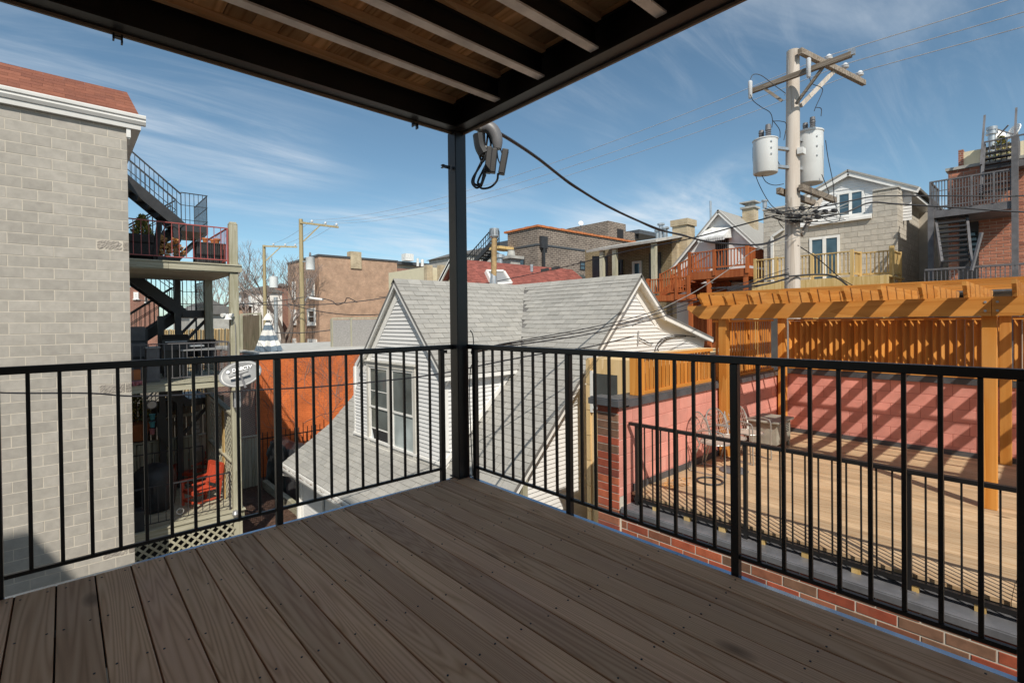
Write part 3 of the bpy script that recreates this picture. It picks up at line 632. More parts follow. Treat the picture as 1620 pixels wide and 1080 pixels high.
# dormer windows
wt = wy0; wm = (wy0+wy1)/2
m = MB(); F0 = DW-.045
m.box(F0,DW+.02,wy0-.06,wy0+.03,wz0,wz1+.001); m.box(F0,DW+.02,wy1-.03,wy1+.06,wz0,wz1+.001); m.box(F0,DW+.02,wm-.075,wm+.075,wz0,wz1+.001); m.box(F0-.004,DW+.02,wy0-.06,wy1+.06,wz1+.002,wz1+.10); m.box(F0-.04,DW+.02,wy0-.10,wy1+.10,wz1+.101,wz1+.125); m.build('window_casing', 'old_trim', hs)
m = MB(); m.box(F0-.05,DW+.02,wy0-.12,wy1+.12,wz0-.05,wz0-.001); m.box(F0-.01,DW+.02,wy0-.09,wy1+.09,wz0-.13,wz0-.051); m.build('window_sill', 'old_trim', hs)
for (a, b, open_) in ((wy0+.031, wm-.076, False), (wm+.076, wy1-.031, True)):
    w = MB(); zm = wz0+(wz1-wz0)*.47
    fr = MB(); fw = .045
    fr.box(DW-.03,DW+.0,a,a+fw,zm,wz1-.001); fr.box(DW-.03,DW+.0,b-fw,b,zm,wz1-.001); fr.box(DW-.03,DW+.0,a+fw,b-fw,wz1-fw,wz1-.001); fr.box(DW-.03,DW+.0,a+fw,b-fw,zm,zm+.04)
    if open_: fr.box(DW-.025,DW-.005,a+fw,b-fw,zm+.36,zm+.375)
    fr.box(DW-.015,DW+.015,a+.002,a+fw,wz0,zm-.001); fr.box(DW-.015,DW+.015,b-fw,b-.002,wz0,zm-.001); fr.box(DW-.015,DW+.015,a+fw,b-fw,wz0,wz0+.06)
    wo_ = fr.build('window', 'white_trim', hs)
    pn = MB(); pn.box(DW-.016,DW-.012,a+fw,b-fw,zm+.04,wz1-fw); pn.build('pane', 'grey_glass', wo_)
    if not open_:
        pn = MB(); pn.box(DW-.003,DW+.001,a+fw,b-fw,wz0+.06,zm-.001); pn.build('pane', 'curtain_glass', wo_)
        c = MB(); c.box(DW+.002,DW+.006,b-fw-.09,b-fw,wz0+.06,zm-.1); c.build('curtain_edge', 'curtain', wo_)
    else:
        pn = MB(); pn.box(DW-.003,DW+.001,a+fw,b-fw,wz0+.36,zm-.001); pn.build('pane', 'grey_glass', wo_)
        c = MB(); c.box(DW-.006,DW+.0,a+fw,b-fw,wz0+.33,wz0+.359); c.build('sash_bar', 'white_trim', wo_)
        c = MB(); c.box(DW+.004,DW+.012,a+fw,b-fw,wz0+.06,wz0+.33); c.build('open_gap', 'dark_void', wo_)
        c = MB(); c.prism([(DW-.002,b-fw,wz0+.33),(DW-.002,b-fw-.12,wz0+.06),(DW-.002,b-fw,wz0+.06)],(.004,0,0)); c.build('curtain_edge', 'curtain', wo_)
# eave gutter of the west side
m = MB(); pr = [(EX-.02,EZ-.02),(EX-.115,EZ-.02),(EX-.13,EZ-.035),(EX-.13,EZ-.06),(EX-.10,EZ-.12),(EX-.02,EZ-.12)]
m.prism([(x,YG,z) for x, z in [(EX-.02,EZ-.03),(EX-.026,EZ-.03),(EX-.026,EZ-.112),(EX-.098,EZ-.112),(EX-.122,EZ-.06),(EX-.122,EZ-.02),(EX-.13,EZ-.02),(EX-.13,EZ-.062),(EX-.102,EZ-.12),(EX-.02,EZ-.12)]], (0,YF-YG+.08,0)); gu = m.build('eave_gutter', 'gutter_white', hs)
m = MB()
for i in range(140):
    y = random.uniform(YG+2,YF); m.piece(); a = random.uniform(0,6.28); q = Vector((EX-.06+random.uniform(-.03,.03), y, EZ-.06+random.uniform(-.03,.012))); d = Vector((math.cos(a),math.sin(a),random.uniform(-.3,.3)))*random.uniform(.015,.035)
    e = d.cross(Vector((0,0,1))).normalized()*.012; m.add([q-d-e,q+d-e,q+d+e,q-d+e],[(0,1,2,3)])
m.build('leaf_litter', 'bark', gu, kind='stuff')
m = MB(); m.box(EX-.018,EX+.004,YG,YF,EZ-.17,EZ-.012); m.box(EX+.004,1.86,YG+.3,YF-.02,EZ-.17,EZ-.155); m.build('eave_fascia', 'white_trim', hs)
m = MB(); m.tube(bez([(EX-.07,YF-.03,EZ-.12),(EX-.06,YF-.03,EZ-.25),(1.70,YF-.06,EZ-.38),(1.78,YF-.08,EZ-.6)],4), .035, 8); m.bar((1.80,YF-.08,GZ+.1),(1.80,YF-.08,EZ-.55),.07,.09); m.build('downspout', 'gutter_white', hs)
m = MB(); m.box(1.83,1.862,YF-.22,YF-.10,GZ,EZ-.17); m.box(1.863,1.98,YF-.12,YF-.095,GZ,EZ-.17); m.build('corner_post_trim', 'white_trim', hs)
m = MB(); m.box(1.80,1.862,6.84,6.90,-4.4,-2.55); m.box(1.80,1.862,7.75,7.81,-4.4,-2.55); m.box(1.80,1.862,6.90,7.75,-2.62,-2.55); df = m.build('door_frame', 'white_trim', hs)
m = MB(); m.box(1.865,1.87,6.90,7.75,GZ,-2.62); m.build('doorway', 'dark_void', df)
m = MB(); q = onx(820, 745, 2.86); m.bar((2.86,2.34,q.z),(2.86,2.34,q.z-.75),.10,.10); tag(m.build('wood_post', 'grey_timber_z'), 'weathered timber post end beside the lower gable edge of the white cottage', 'post')
# ================================================================ terrace next door
FZ, XF, YL = -.99, 8.20, .50
tb = thing('terrace_building', 'red brick building with grey metal coping carrying the roof terrace', 'building', (3,-3,GZ))
m = MB(); m.box(2.845,8.5,-9,.80,GZ,-1.14); m.build('wall_core', 'brick_mortar', tb)
block_wall(tb, 0, 2.84, -1, -4.1, YL-.002, -2.4, -1.19, .305, .1016, 'red_brick', mort=.012, th=.02, name='brick', zref=-1.302, uref=onx(1385.6,966,2.84).y)
m = MB(); m.box(2.80,2.838,-9,.47,-1.185,-1.118); m.box(2.838,3.18,-9,.47,-1.139,-1.120); m.box(2.79,2.80,-9,.47,-1.192,-1.13); m.build('coping', 'grey_coping', tb, bevel=.004)
# pier at the end of the party wall
pr = thing('brick_pier', 'red brick pier with dark metal cap beside the pink parapet', 'pier', (2.9,.65,-1.2))
m = MB(); m.box(2.806,2.96,YL+.006,.834,-2.9,.15); m.build('pier_core', 'brick_mortar', pr)
block_wall(pr, 0, 2.80, -1, YL, .84, -2.9, .15, .34, .1016, 'red_brick', mort=.011, th=.02, name='brick', zref=.15, uref=YL, bond=0)
m = MB(); m.box(2.72,2.98,YL-.06,.92,.152,.235); m.box(2.74,2.97,YL-.045,.90,.2355,.25); m.build('cap', 'dark_flashing', pr, bevel=.004)
# pink parapets
pw = thing('parapet_wall', 'pink painted block parapet behind the metal chairs', 'wall', (5.5,YL,FZ), 'pink parapets of the terrace')
m = MB(); m.box(2.962,8.45,YL+.003,.80,FZ-.2,.12); m.build('wall_core', 'pink_mortar', pw)
block_wall(pw, 1, YL, -1, 2.815, XF, FZ-.02, .12, .4064, .2032, 'pink_block', mort=.006, th=.015, zref=.12, uref=XF)
m = MB(); m.box(2.985,8.45,YL-.035,.83,.122,.20); m.box(2.985,8.45,YL-.02,.81,.2005,.225); m.build('cap', 'dark_flashing', pw)
m = MB(); m.box(3.105,XF,YL-.02,YL-.006,FZ,FZ+.09); m.build('base_flashing', 'dark_flashing', pw)
pw2 = thing('parapet_wall', 'pink painted block parapet striped by pergola rafter shadows', 'wall', (XF,-3,FZ), 'pink parapets of the terrace')
m = MB(); m.box(XF+.003,8.45,-9,YL+.002,FZ-.2,.155); m.build('wall_core', 'pink_mortar', pw2)
block_wall(pw2, 0, XF, -1, -4.6, YL-.002, FZ-.02, .155, .4064, .2032, 'pink_block', mort=.006, th=.015, zref=.155, uref=.13)
m = MB(); m.box(XF-.035,8.5,-9,YL-.04,.157,.235); m.box(XF-.02,8.48,-9,YL-.04,.2355,.26); m.build('cap', 'dark_flashing', pw2)
m = MB(); m.box(XF-.025,XF-.006,-9,YL-.022,FZ,FZ+.08); m.build('base_flashing', 'dark_flashing', pw2)
# terrace floor
tf = struct(thing('terrace_floor', 'pale pine plank floor of the roof terrace', None, (5,-2,FZ)))
m = MB(); m.box(3.14,XF,-9,YL,-1.119,FZ-.034); m.build('sleepers', 'dark_flashing', tf)  # solid bed coloured dark so the gap under the planks reads as shadow
x = 3.055; i = 0
while x < XF-.03:
    x1 = min(x+.1405, XF-.026); joint = -3.02+random.uniform(-.01,.01)
    for a, b in ((joint+.004, YL-.022), (-9, joint)):
        m = MB(); m.box(x, x1, a, b, FZ-.032, FZ+random.uniform(-.001,.001)); m.build('plank', 'terrace_wood', tf)
    x += .1445
# terrace railing
tr = thing('terrace_railing', 'black metal railing standing on the grey coping of the roof terrace', 'railing', (3.0,-2,-1.14))
m = MB(); m.box(2.975,3.025,-6,YL-.03,-.108,-.068); m.build('top_rail', 'black_steel', tr, bevel=.003)
m = MB(); m.box(2.982,3.018,-6,YL-.1,-1.062,-1.02); m.build('bottom_rail', 'black_steel', tr)
TP = [.36,-1.0,-2.39,-3.75,-5.1]
for y in TP:
    m = MB(); m.box(2.981,3.019,y-.019,y+.019,-1.1145,-.109); po = m.build('post', 'black_steel', tr)
    m = MB(); m.box(2.95,3.05,y-.05,y+.05,-1.1195,-1.1145); m.build('foot_plate', 'grey_steel', po)
for a, b in zip(TP[:-1], TP[1:]):
    n = 12
    for k in range(1, n):
        y = a+(b-a)*k/n; m = MB(); m.box(2.993,3.007,y-.007,y+.007,-1.0195,-.1085); m.build('baluster', 'black_steel', tr)
for i in range(9):
    y = .1-.42*i; m = MB(); m.box(2.99,3.05,y-.035,y+.035,-1.1195,-1.064); m.build('spacer_block', 'treated_pine', tr)
# pergola
BZ0, BZ1, XB = 1.245, 1.465, 5.46
pg = thing('pergola', 'orange stained cedar pergola over the roof terrace', 'pergola', (XB+.1,-2.7,FZ))
for nm, (x, y) in (('near',(XB+.10,-2.72)),('wall',(XB+.10,YL-.10)),('far',(XF-.12,-2.72)),('corner',(XF-.12,YL-.10)),('n2',(XB+.10,-5.9)),('f2',(XF-.12,-5.9))):
    m = MB(); w = .065; m.box(x-w,x+w,y-w,y+w,FZ,BZ1-.03); m.build('post', 'cedar_z', pg, bevel=.006)
def sculpt(u, t=.0): pass
def beam_end(y0, s):       # decorative beam end profile in (y, z): s=+1 end towards +y
    return [(y0+s*.0,BZ0),(y0+s*.10,BZ0+.02),(y0+s*.20,BZ0+.09),(y0+s*.27,BZ0+.15),(y0+s*.30,BZ0+.155),(y0+s*.30,BZ1)]
for xb in (XB-.02, XB+.168, XF-.225, XF-.03):
    for (ya, yb) in ((-2.745,.66),(-6.3,-2.75)):
        e = .34 if yb > 0 else 0
        pf = [(ya,BZ1),(ya,BZ0)] + (beam_end(yb,1) if e and xb < 6 else [(yb,BZ0),(yb,BZ1)])
        m = MB(); m.prism([(xb-.019,y,z) for y, z in pf], (.038,0,0)); m.build('beam', 'cedar_y', pg)
m = MB()
for dy_ in (-.05,.05):
    for z in (BZ0+.06, BZ1-.06):
        m.tube([(XB-.046,-2.745+dy_,z),(XB-.038,-2.745+dy_,z)], .014, 8)
m.build('bolt_heads', 'galvanised', pg)
RXS = [(1108,462),(1145,461),(1185.5,460),(1229.5,459),(1279,457),(1331.5,455),(1391,452),(1453,449),(1521.5,446),(1604,441)]
RY = [.626-.396*k for k in range(17)]
XR0 = XB-.30
for y in RY:
    z0, z1 = BZ1-.006, BZ1+.178
    pf = [(XR0,z1),(XR0,z1-.05),(XR0+.02,z1-.06),(XR0+.06,z1-.085),(XR0+.085,z1-.125),(XR0+.12,z1-.14),(XR0+.135,z0),(XF+.10,z0),(XF+.25,z1-.05),(XF+.25,z1)]
    m = MB(); m.prism([(x,y-.019,z) for x, z in pf], (0,.038,0)); m.build('rafter', 'cedar_x', pg)
for x in [XB+.0+.52*k for k in range(6)]:
    m = MB(); m.box(x-.019,x+.019,-6.0,.75,BZ1+.1785,BZ1+.212); m.build('purlin', 'cedar_y', pg)
# louvred screens
def screen(label, ax, plane, u0, u1, z0, z1, pitch, ang, w=.10):
    t = thing('slat_screen', label, 'screen', (plane,(u0+u1)/2,z0) if ax == 0 else ((u0+u1)/2,plane,z0), 'orange slat screens on the parapets')
    n = int((u1-u0)/pitch); c, s = math.cos(ang), math.sin(ang)
    for i in range(n):
        u = u0+(i+.5)*(u1-u0)/n; m = MB(); a = ang+random.uniform(-.03,.03); c, s = math.cos(a)*w/2, math.sin(a)*w/2; tx, ty = -math.sin(a)*.008, math.cos(a)*.008
        if ax == 0: q = [(plane+s+ty,u+c+tx),(plane+s-ty,u+c-tx),(plane-s-ty,u-c-tx),(plane-s+ty,u-c+tx)]
        else: q = [(u+c+tx,plane+s+ty),(u+c-tx,plane+s-ty),(u-c-tx,plane-s-ty),(u-c+tx,plane-s+ty)]
        m.prism([(a_,b_,z0+.042) for a_, b_ in q], (0,0,z1-z0-.084)); m.build('slat', 'cedar_z', t)
    for z in (z0, z1-.04):
        m = MB()
        (m.box(plane-.045,plane+.045,u0,u1,z,z+.04) if ax == 0 else m.box(u0,u1,plane-.045,plane+.045,z,z+.04)); m.build('frame_rail', 'cedar_y' if ax == 0 else 'cedar_x', t)
    return t
screen('orange louvred slat screen between the far pergola posts', 0, XF+.02, -2.65, YL-.175, .262, BZ0-.02, .098, math.radians(-50), .118)
screen('orange louvred slat screen beyond the far pergola post', 0, XF+.02, -5.8, -2.79, .262, BZ0-.02, .098, math.radians(-50), .118)
screen('low orange slat screen starting at the brick pier', 1, YL+.10, 3.47, XB+.03, .227, .76, .105, math.radians(14), .118)
screen('tall orange slat screen behind the chairs between two pergola posts', 1, YL+.08, XB+.17, XF-.19, .227, BZ0-.02, .105, math.radians(14), .118)
m = MB(); m.box(3.30,3.45,YL+.03,YL+.17,.2255,.78); tag(m.build('screen_post', 'cedar_z', bevel=.006), 'short orange post at the start of the low slat screen by the brick pier', 'post')
# ================================================================ timber porch on the left
YP, XP, YB, XL = 10.48, .735, 13.2, -3.6
tp = thing('timber_porch', 'weathered grey timber three level porch behind the block building', 'porch', (XP,YP,GZ))
m = MB(); m.box(XP-.10,XP+.09,YP-.10,YP+.07,GZ,3.70); m.prism([(XP-.10,YP-.10,3.70),(XP+.09,YP-.10,3.70),(XP+.09,YP+.07,3.70),(XP-.10,YP+.07,3.70)],(0,0,.03)); m.prism([(XP-.08,YP-.08,3.73),(XP+.07,YP-.08,3.73),(XP+.07,YP+.05,3.73),(XP-.08,YP+.05,3.73)],(0,0,.04)); m.build('post', 'grey_timber_z', tp, bevel=.01)
m = MB(); m.box(XP-.14,XP+.06,YB-.1,YB+.1,GZ,2.54); m.build('post', 'grey_timber_z', tp, bevel=.01)
for lv, (zt, zb) in enumerate(((2.715,2.535),(-.075,-.25),(-3.32,-3.52))):
    for (xa, xb) in ((XL,-.62),(-.615,XP-.105 if lv else XP+.16)):
        m = MB(); m.box(xa,xb,YP-.145,YP-.105,zb,zt-.03); m.build('rim_board', 'grey_timber_x', tp)
    m = MB(); m.box(XP+.095,XP+.135,YP-.10,YB+.25,zb,zt-.03); m.build('rim_board', 'grey_timber_y', tp)
    for i in range(8):
        x = XP+.02-.55*i
        if i: m = MB(); m.box(x-.02,x+.02,YP-.10,YB+.25,zb+.005,zt-.032); m.build('joist', 'grey_timber_y', tp)
    y = YP-.17; 
    while y < YB+.25:
        m = MB(); m.box(XL,XP+.15,y,y+.136,zt-.03,zt+random.uniform(-.004,.002)); m.build('floor_board', 'grey_timber_x', tp)
        y += .142
    if lv == 0:
        y = YP-.10
        while y < YB+.2:
            m = MB(); m.box(XL,XP+.09,y,y+.14,zb-.022,zb-.002); m.build('soffit_board', 'grey_timber_x', tp); y += .143
def lattice(parent, P, U, V, w, h, sp=.11, sw=.035, mat='grey_timber_z', depth=.008):
    P = Vector(P); U = Vector(U); V = Vector(V); Nn = U.cross(V)
    for sgn, off in ((1,0),(-1,depth)):
        k = -int(h/sp)-1
        while k*sp < w+h:
            # line u - sgn*v = c
            if sgn == 1: c = k*sp; u0, v0 = (c,0) if c >= 0 else (0,-c); u1, v1 = (c+h,h) if c+h <= w else (w,w-c)
            else: c = k*sp+h; u0, v0 = (c,0) if c <= w else (w,c-w); u1, v1 = (c-h,h) if c-h >= 0 else (0,c)
            k += 1
            if not (0 <= u0 <= w+1e-6 and 0 <= v0 <= h+1e-6 and 0 <= u1 <= w+1e-6 and 0 <= v1 <= h+1e-6) or abs(u1-u0) < .03: continue
            m = MB(); m.bar(P+U*u0+V*v0+Nn*off, P+U*u1+V*v1+Nn*off, sw, depth, up=Nn); m.build('lattice_strip', mat, parent)
lattice(tp, (XL+1.6,YP-.12,GZ+.05), (1,0,0), (0,0,1), XP-.10-XL-1.6, .86, mat='grey_timber_z', sp=.20, sw=.045)
m = MB(); m.box(XL,XP-.10,YP+.3,YP+.32,GZ,-3.55); m.build('skirt_shade', 'dark_void', tp)  # near-black sheet stands in for the shade behind the lattice
sl = thing('lattice_screen', 'timber lattice privacy screen beside the red armchairs', 'lattice', (XP-.05,11.6,-3.3))
lattice(sl, (XP-.06,YP+.08,-3.25), (0,1,0), (0,0,1), YB-YP-.2, 2.35, sp=.18, sw=.03)
m = MB(); m.bar((XP-.05,YP+.08,-.98),(XP-.05,YB-.1,-.72),.14,.04); m.build('cap_board', 'grey_timber_y', sl)
m = MB(); m.bar((XP-.05,YP+.08,-2.15),(XP-.05,YB-.1,-2.05),.16,.04); m.build('shelf_board', 'grey_timber_y', sl)
m = MB(); m.box(XP-.09,XP-.07,11.35,11.55,-3.3,-1.0); m.build('board', 'treated_pine', sl)
# porch railings
def porch_rail(label, mat, z0, z1, xs, yfront, ret, pitch=.145, r=.012, cat='railing'):
    t = thing('porch_railing', label, cat, (xs[1],yfront,z0), 'railings of the timber porch')
    m = MB(); m.bar((xs[0],yfront,z1),(xs[1],yfront,z1),.035,.025); m.bar((xs[1],yfront,z1+.0008),(xs[1],ret,z1+.0008),.035,.025); m.build('top_rail', mat, t)
    m = MB(); m.bar((xs[0],yfront,z0+.10),(xs[1],yfront,z0+.10),.02,.02); m.bar((xs[1],yfront,z0+.1008),(xs[1],ret,z0+.1008),.02,.02); m.build('bottom_rail', mat, t)
    x = xs[1]; k = 0
    while x > xs[0]:
        m = MB(); w = .016 if k == 0 else r/2+.001; m.box(x-w,x+w,yfront-w,yfront+w,z0 if k == 0 else z0+.1105,z1-.0125); m.build('baluster', mat, t); x -= pitch; k += 1
    y = yfront+pitch
    while y < ret:
        m = MB(); m.box(xs[1]-.006,xs[1]+.006,y-.006,y+.006,z0+.1115,z1-.0118); m.build('baluster', mat, t); y += pitch
    return t
porch_rail('red painted metal railing round the top level of the timber porch', 'red_steel', 2.72, 3.60, (XL,XP-.13), YP-.04, YB, .142)
porch_rail('grey black metal railing round the middle level of the timber porch', 'grey_steel', -.07, .82, (XL,XP-.14), YP-.04, YB, .145)
porch_rail('thin black railing round the lowest level of the timber porch', 'stair_steel', -3.32, -2.40, (XL,XP-.16), YP+.0, YP+.1, .145)
porch_rail('thin black railing at the back of the lowest porch level by the fence', 'stair_steel', -3.32, -2.20, (XL,XP-.25), YB-.05, YB-.02, .16)
# ---- things on the top level
T1 = 2.72
def wchair(name, label, x, y, rz):
    t = thing(name, label, 'chair', (x,y,T1), 'wicker chairs on the porch')
    c, s = math.cos(rz), math.sin(rz); R = lambda a, b, z: (x+a*c-b*s, y+a*s+b*c, T1+z)
    def bx(x0,x1,y0,y1,z0,z1): return MB().hexa([R(x0,y0,z0),R(x1,y0,z0),R(x1,y1,z0),R(x0,y1,z0),R(x0,y0,z1),R(x1,y0,z1),R(x1,y1,z1),R(x0,y1,z1)])
    bx(-.32,.32,-.32,.32,.12,.42).build('seat', 'wicker', t, bevel=.03)
    MB().hexa([R(-.34,.22,.12),R(.34,.22,.12),R(.34,.36,.12),R(-.34,.36,.12),R(-.30,.34,.95),R(.30,.34,.95),R(.30,.44,.95),R(-.30,.44,.95)]).build('backrest', 'wicker', t, bevel=.03)
    for sx in (-1,1): bx(min(sx*.34,sx*.26),max(sx*.34,sx*.26),-.32,.28,.421,.62).build('armrest', 'wicker', t, bevel=.03)
    for a in (-.28,.28):
        for b in (-.28,.28): bx(a-.025,a+.025,b-.025,b+.025,.0,.119).build('leg', 'wicker', t)
    return t
p = ony(228,385,11.2); wchair('wicker_chair', 'high backed dark wicker chair by the firewood on the top porch', p.x-.10, 11.15, math.radians(-95))
p = ony(208,385,11.9); wchair('wicker_chair', 'dark wicker chair half hidden by the block wall on the top porch', p.x-.25, 12.0, math.radians(80))
lg = thing('log_holder', 'round steel hoop holding split firewood on the top porch', 'log holder', ony(262,400,12.1))
hc = ony(272,373,12.1); m = MB(); m.tube([hc+Vector((math.cos(a)*.20,0,math.sin(a)*.26)) for a in [i*math.pi/14 for i in range(29)]], .018, 6); m.build('hoop', 'stair_steel', lg)
p0 = ony(236,397,12.1); p1 = ony(282,396,12.1); m = MB(); m.box(p0.x,p1.x,11.85,12.35,T1+.03,T1+.25); m.build('cradle', 'stair_steel', lg)
fw = thing('firewood_stack', 'pile of split orange firewood on the top porch', 'firewood', ony(250,390,12.1))
for i in range(46):
    x = random.uniform(p0.x+.05, p0.x+.42); z = T1+.28+random.uniform(0,.50)*(1-abs(x-p0.x-.25)*1.3); a = random.uniform(0,2); m = MB(); y0 = random.uniform(11.8,11.9)
    tri = [(x+.055*math.cos(a+k*2.1),y0,z+.05*math.sin(a+k*2.1)) for k in range(3)]; m.prism(tri,(0,.4,0)); m.build('split_log', 'split_wood', fw)
def evergreen(name, label, base, h, r, n, dried=False):
    t = thing(name, label, 'shrub', base); b = Vector(base)
    m = MB(); m.tube([b, b+Vector((0,0,h*.9))], [.02,.005], 6); m.build('trunk', 'bark', t)
    m = MB()
    for i in range(n):
        f = random.random()**.8; rr = r*(1-f)**.75*random.uniform(.35,1.08); a = random.uniform(0,6.283); q = b+Vector((math.cos(a)*rr, math.sin(a)*rr, h*(.08+.92*f))); m.piece()
        d = Vector((math.cos(a)*.6+random.uniform(-.4,.4), math.sin(a)*.6+random.uniform(-.4,.4), random.uniform(.2,1.1))).normalized()*random.uniform(.04,.09); e = d.orthogonal().normalized()*random.uniform(.012,.026)
        m.add([q-e,q+e,q+d+e*.4,q+d-e*.4],[(0,1,2,3)])
    m.build('crown', 'evergreen' if not dried else 'split_wood', t); return t
bs = ony(224,398,12.6); evergreen('potted_evergreen', 'small yellow green conifer standing by the wicker chairs on the top porch', (bs.x+.02,12.6,T1+.30), 1.05, .36, 1500)
m = MB(); m.lathe([(.16,0),(.21,.30),(.23,.30),(.23,.34),(.2,.34)], (bs.x+.02,12.6,T1), 14); tag(m.build('planter_pot', 'terracotta', smooth=True), 'terracotta pot under the conifer on the top porch', 'pot')
bs = ony(277,392,12.7); evergreen('dried_plant', 'dried tan plant behind the red porch railing', (bs.x,12.7,T1+.32), .50, .24, 420, True)
wb = thing('storage_box', 'ribbed black wicker storage box on the corner of the top porch', 'box', ony(332,412,11.0))
a, b = ony(311,410,11.0), ony(357,410,11.0); zt = ony(330,384,11.0).z
m = MB(); m.box(a.x,b.x,10.98,11.45,T1+.06,zt-.03); m.build('body', 'wicker', wb)
for i in range(14):
    x = a.x+(b.x-a.x)*(i+.5)/14; m = MB(); m.box(x-.014,x+.014,10.965,10.979,T1+.07,zt-.03); m.build('rib', 'stair_steel', wb)
m = MB(); m.box(a.x-.01,b.x+.01,10.96,11.46,zt-.029,zt); m.build('lid', 'wicker', wb)
for px, sc_, lb in ((325,1.0,'left'),(336.5,.85,'mid'),(343,1.05,'right')):
    q = ony(px,384,11.12); m = MB(); h = .125*sc_; m.lathe([(.045*sc_,0),(.068*sc_,h*.72),(.078*sc_,h*.72),(.078*sc_,h),(.062*sc_,h),(.05*sc_,h*.5)], (q.x,11.12,zt+.001), 14)
    tag(m.build('flower_pot', 'terracotta', smooth=True), {'left':'terracotta flower pot set apart from the other two on the storage box','mid':'smallest terracotta flower pot in the middle of the storage box','right':'largest terracotta flower pot at the corner of the storage box'}[lb], 'pot', 'pots on the storage box')
# ---- middle level
T2 = -.07
gl = thing('gas_grill', 'black gas grill with closed lid on the middle porch level', 'grill', ony(275,600,11.6))
a, b = ony(254,540,11.6), ony(296,540,11.6); zt = ony(275,529,11.6).z; zm = ony(275,545,11.6).z
m = MB(); m.prism([(a.x,11.3,zm),(a.x,11.3,zt-.12),(a.x,11.4,zt),(a.x,11.75,zt),(a.x,11.85,zm)],(b.x-a.x,0,0)); m.build('lid', 'black_steel', gl)
m = MB(); m.box(a.x,b.x,11.28,11.87,zm-.12,zm-.002); m.build('firebox', 'stair_steel', gl)
m = MB(); m.tube([(a.x+.05,11.27,zm+.08),(b.x-.05,11.27,zm+.08)],.012,8); m.build('handle', 'galvanised', gl)
m = MB(); m.box(a.x+.04,b.x-.04,11.33,11.83,T2+.05,zm-.121); m.build('cabinet', 'black_steel', gl)
m = MB(); m.box(b.x+.01,b.x+.32,11.3,11.85,zm-.06,zm-.02); m.build('side_shelf', 'galvanised', gl)
cl = thing('storage_bin', 'pale blue grey bin with lid on the middle porch level', 'bin', ony(239,600,11.0))
a, b = ony(230,570,11.0), ony(252,570,11.0); zt = ony(240,548,11.0).z
m = MB(); m.box(a.x+.01,b.x-.01,10.85,11.2,T2,zt-.04); m.build('body', 'grey_steel', cl); m = MB(); m.box(a.x-.01,b.x+.01,10.83,11.22,zt-.039,zt); m.build('lid', 'dish_grey', cl)
tbl = thing('patio_table', 'long glass topped patio table on the middle porch level', 'table', ony(318,600,11.5))
a, b = ony(283,552,11.2), ony(352,551,11.2); zt = (a.z+b.z)/2
m = MB(); m.box(a.x,b.x,11.0,11.7,zt-.03,zt); m.build('table_top', 'dish_grey', tbl)
for x in (a.x+.06,b.x-.06):
    for y in (11.06,11.64): m = MB(); m.box(x-.02,x+.02,y-.02,y+.02,T2,zt-.031); m.build('leg', 'grey_steel', tbl)
for px, lb in ((298,'dark patio chair behind the glass topped table beside the grill'),(328,'dark patio chair behind the glass topped table beside the rear porch post')):
    q = ony(px,590,12.2); t = thing('patio_chair', lb, 'chair', (q.x,12.2,T2), 'patio chairs at the glass topped table')
    m = MB(); m.box(q.x-.25,q.x+.25,11.95,12.4,T2+.40,T2+.44); m.build('seat', 'wicker', t); m = MB(); m.box(q.x-.25,q.x+.25,12.40,12.43,T2+.45,T2+.92); m.build('backrest', 'wicker', t)
    for sx in (-.23,.23):
        for y in (11.97,12.38): m = MB(); m.box(q.x+sx-.015,q.x+sx+.015,y-.015,y+.015,T2,T2+.399); m.build('leg', 'grey_steel', t)
cab = thing('patio_cabinet', 'dark cabinet against the block wall on the middle porch level', 'cabinet', ony(215,600,12.2))
a, b = ony(206,530,12.2), ony(232,530,12.2); m = MB(); m.box(a.x-.6,b.x,12.0,12.5,T2,ony(215,520,12.2).z); m.build('body', 'stair_steel', cab)
for i in range(3): m = MB(); z = T2+.15+.4*i; m.box(a.x-.5,b.x-.05,11.985,11.999,z,z+.34); m.build('drawer', 'grey_steel', cab)
fl = thing('flood_light', 'white twin head flood light on the porch post', 'light', ony(362,500,YP-.11))
q = ony(360,502,YP-.12); m = MB(); m.lathe([(.0,.09),(.05,.07),(.09,-.03),(.105,-.05),(.09,-.05)], q, 14); m.build('lamp_head', 'white_metal', fl, smooth=True)
for dx_ in (-.13,.10): m = MB(); m.tube([q+Vector((dx_*.4,0,.07)), q+Vector((dx_,-.06,.05))], [.03,.05], 10); m.build('spot_head', 'white_metal', fl, smooth=True)
m = MB(); m.tube(bez([q+Vector((.09,.01,-.03)), q+Vector((.15,.01,-.12)), q+Vector((.17,.01,-.35)), q+Vector((.17,.01,-1.3))],6), .012, 6); m.build('cable', 'pipe_grey', fl)
a, b = ony(207,600,YP+.2), ony(222,600,YP+.2); m = MB(); m.box(a.x-.5,b.x,YP+.05,YP+.3,T2,ony(214,585,YP+.1).z); tag(m.build('planter_box', 'terracotta', bevel=.01), 'square terracotta planter at the edge of the middle porch level', 'planter')
m = MB()
for i in range(160):
    q = Vector((random.uniform(a.x-.2,b.x+.05),YP-.15+random.uniform(-.08,.12),T2+random.uniform(.0,.08))); d = Vector((random.uniform(-1,1),random.uniform(-1,1),random.uniform(0,1))).normalized()*.03; e = d.orthogonal().normalized()*.02; m.add([q-e,q+e,q+d+e,q+d-e],[(0,1,2,3)])
tag(m.build('pink_flowers', 'pink_paint'), 'cushion of pink flowers beside the terracotta planter', 'flowers')
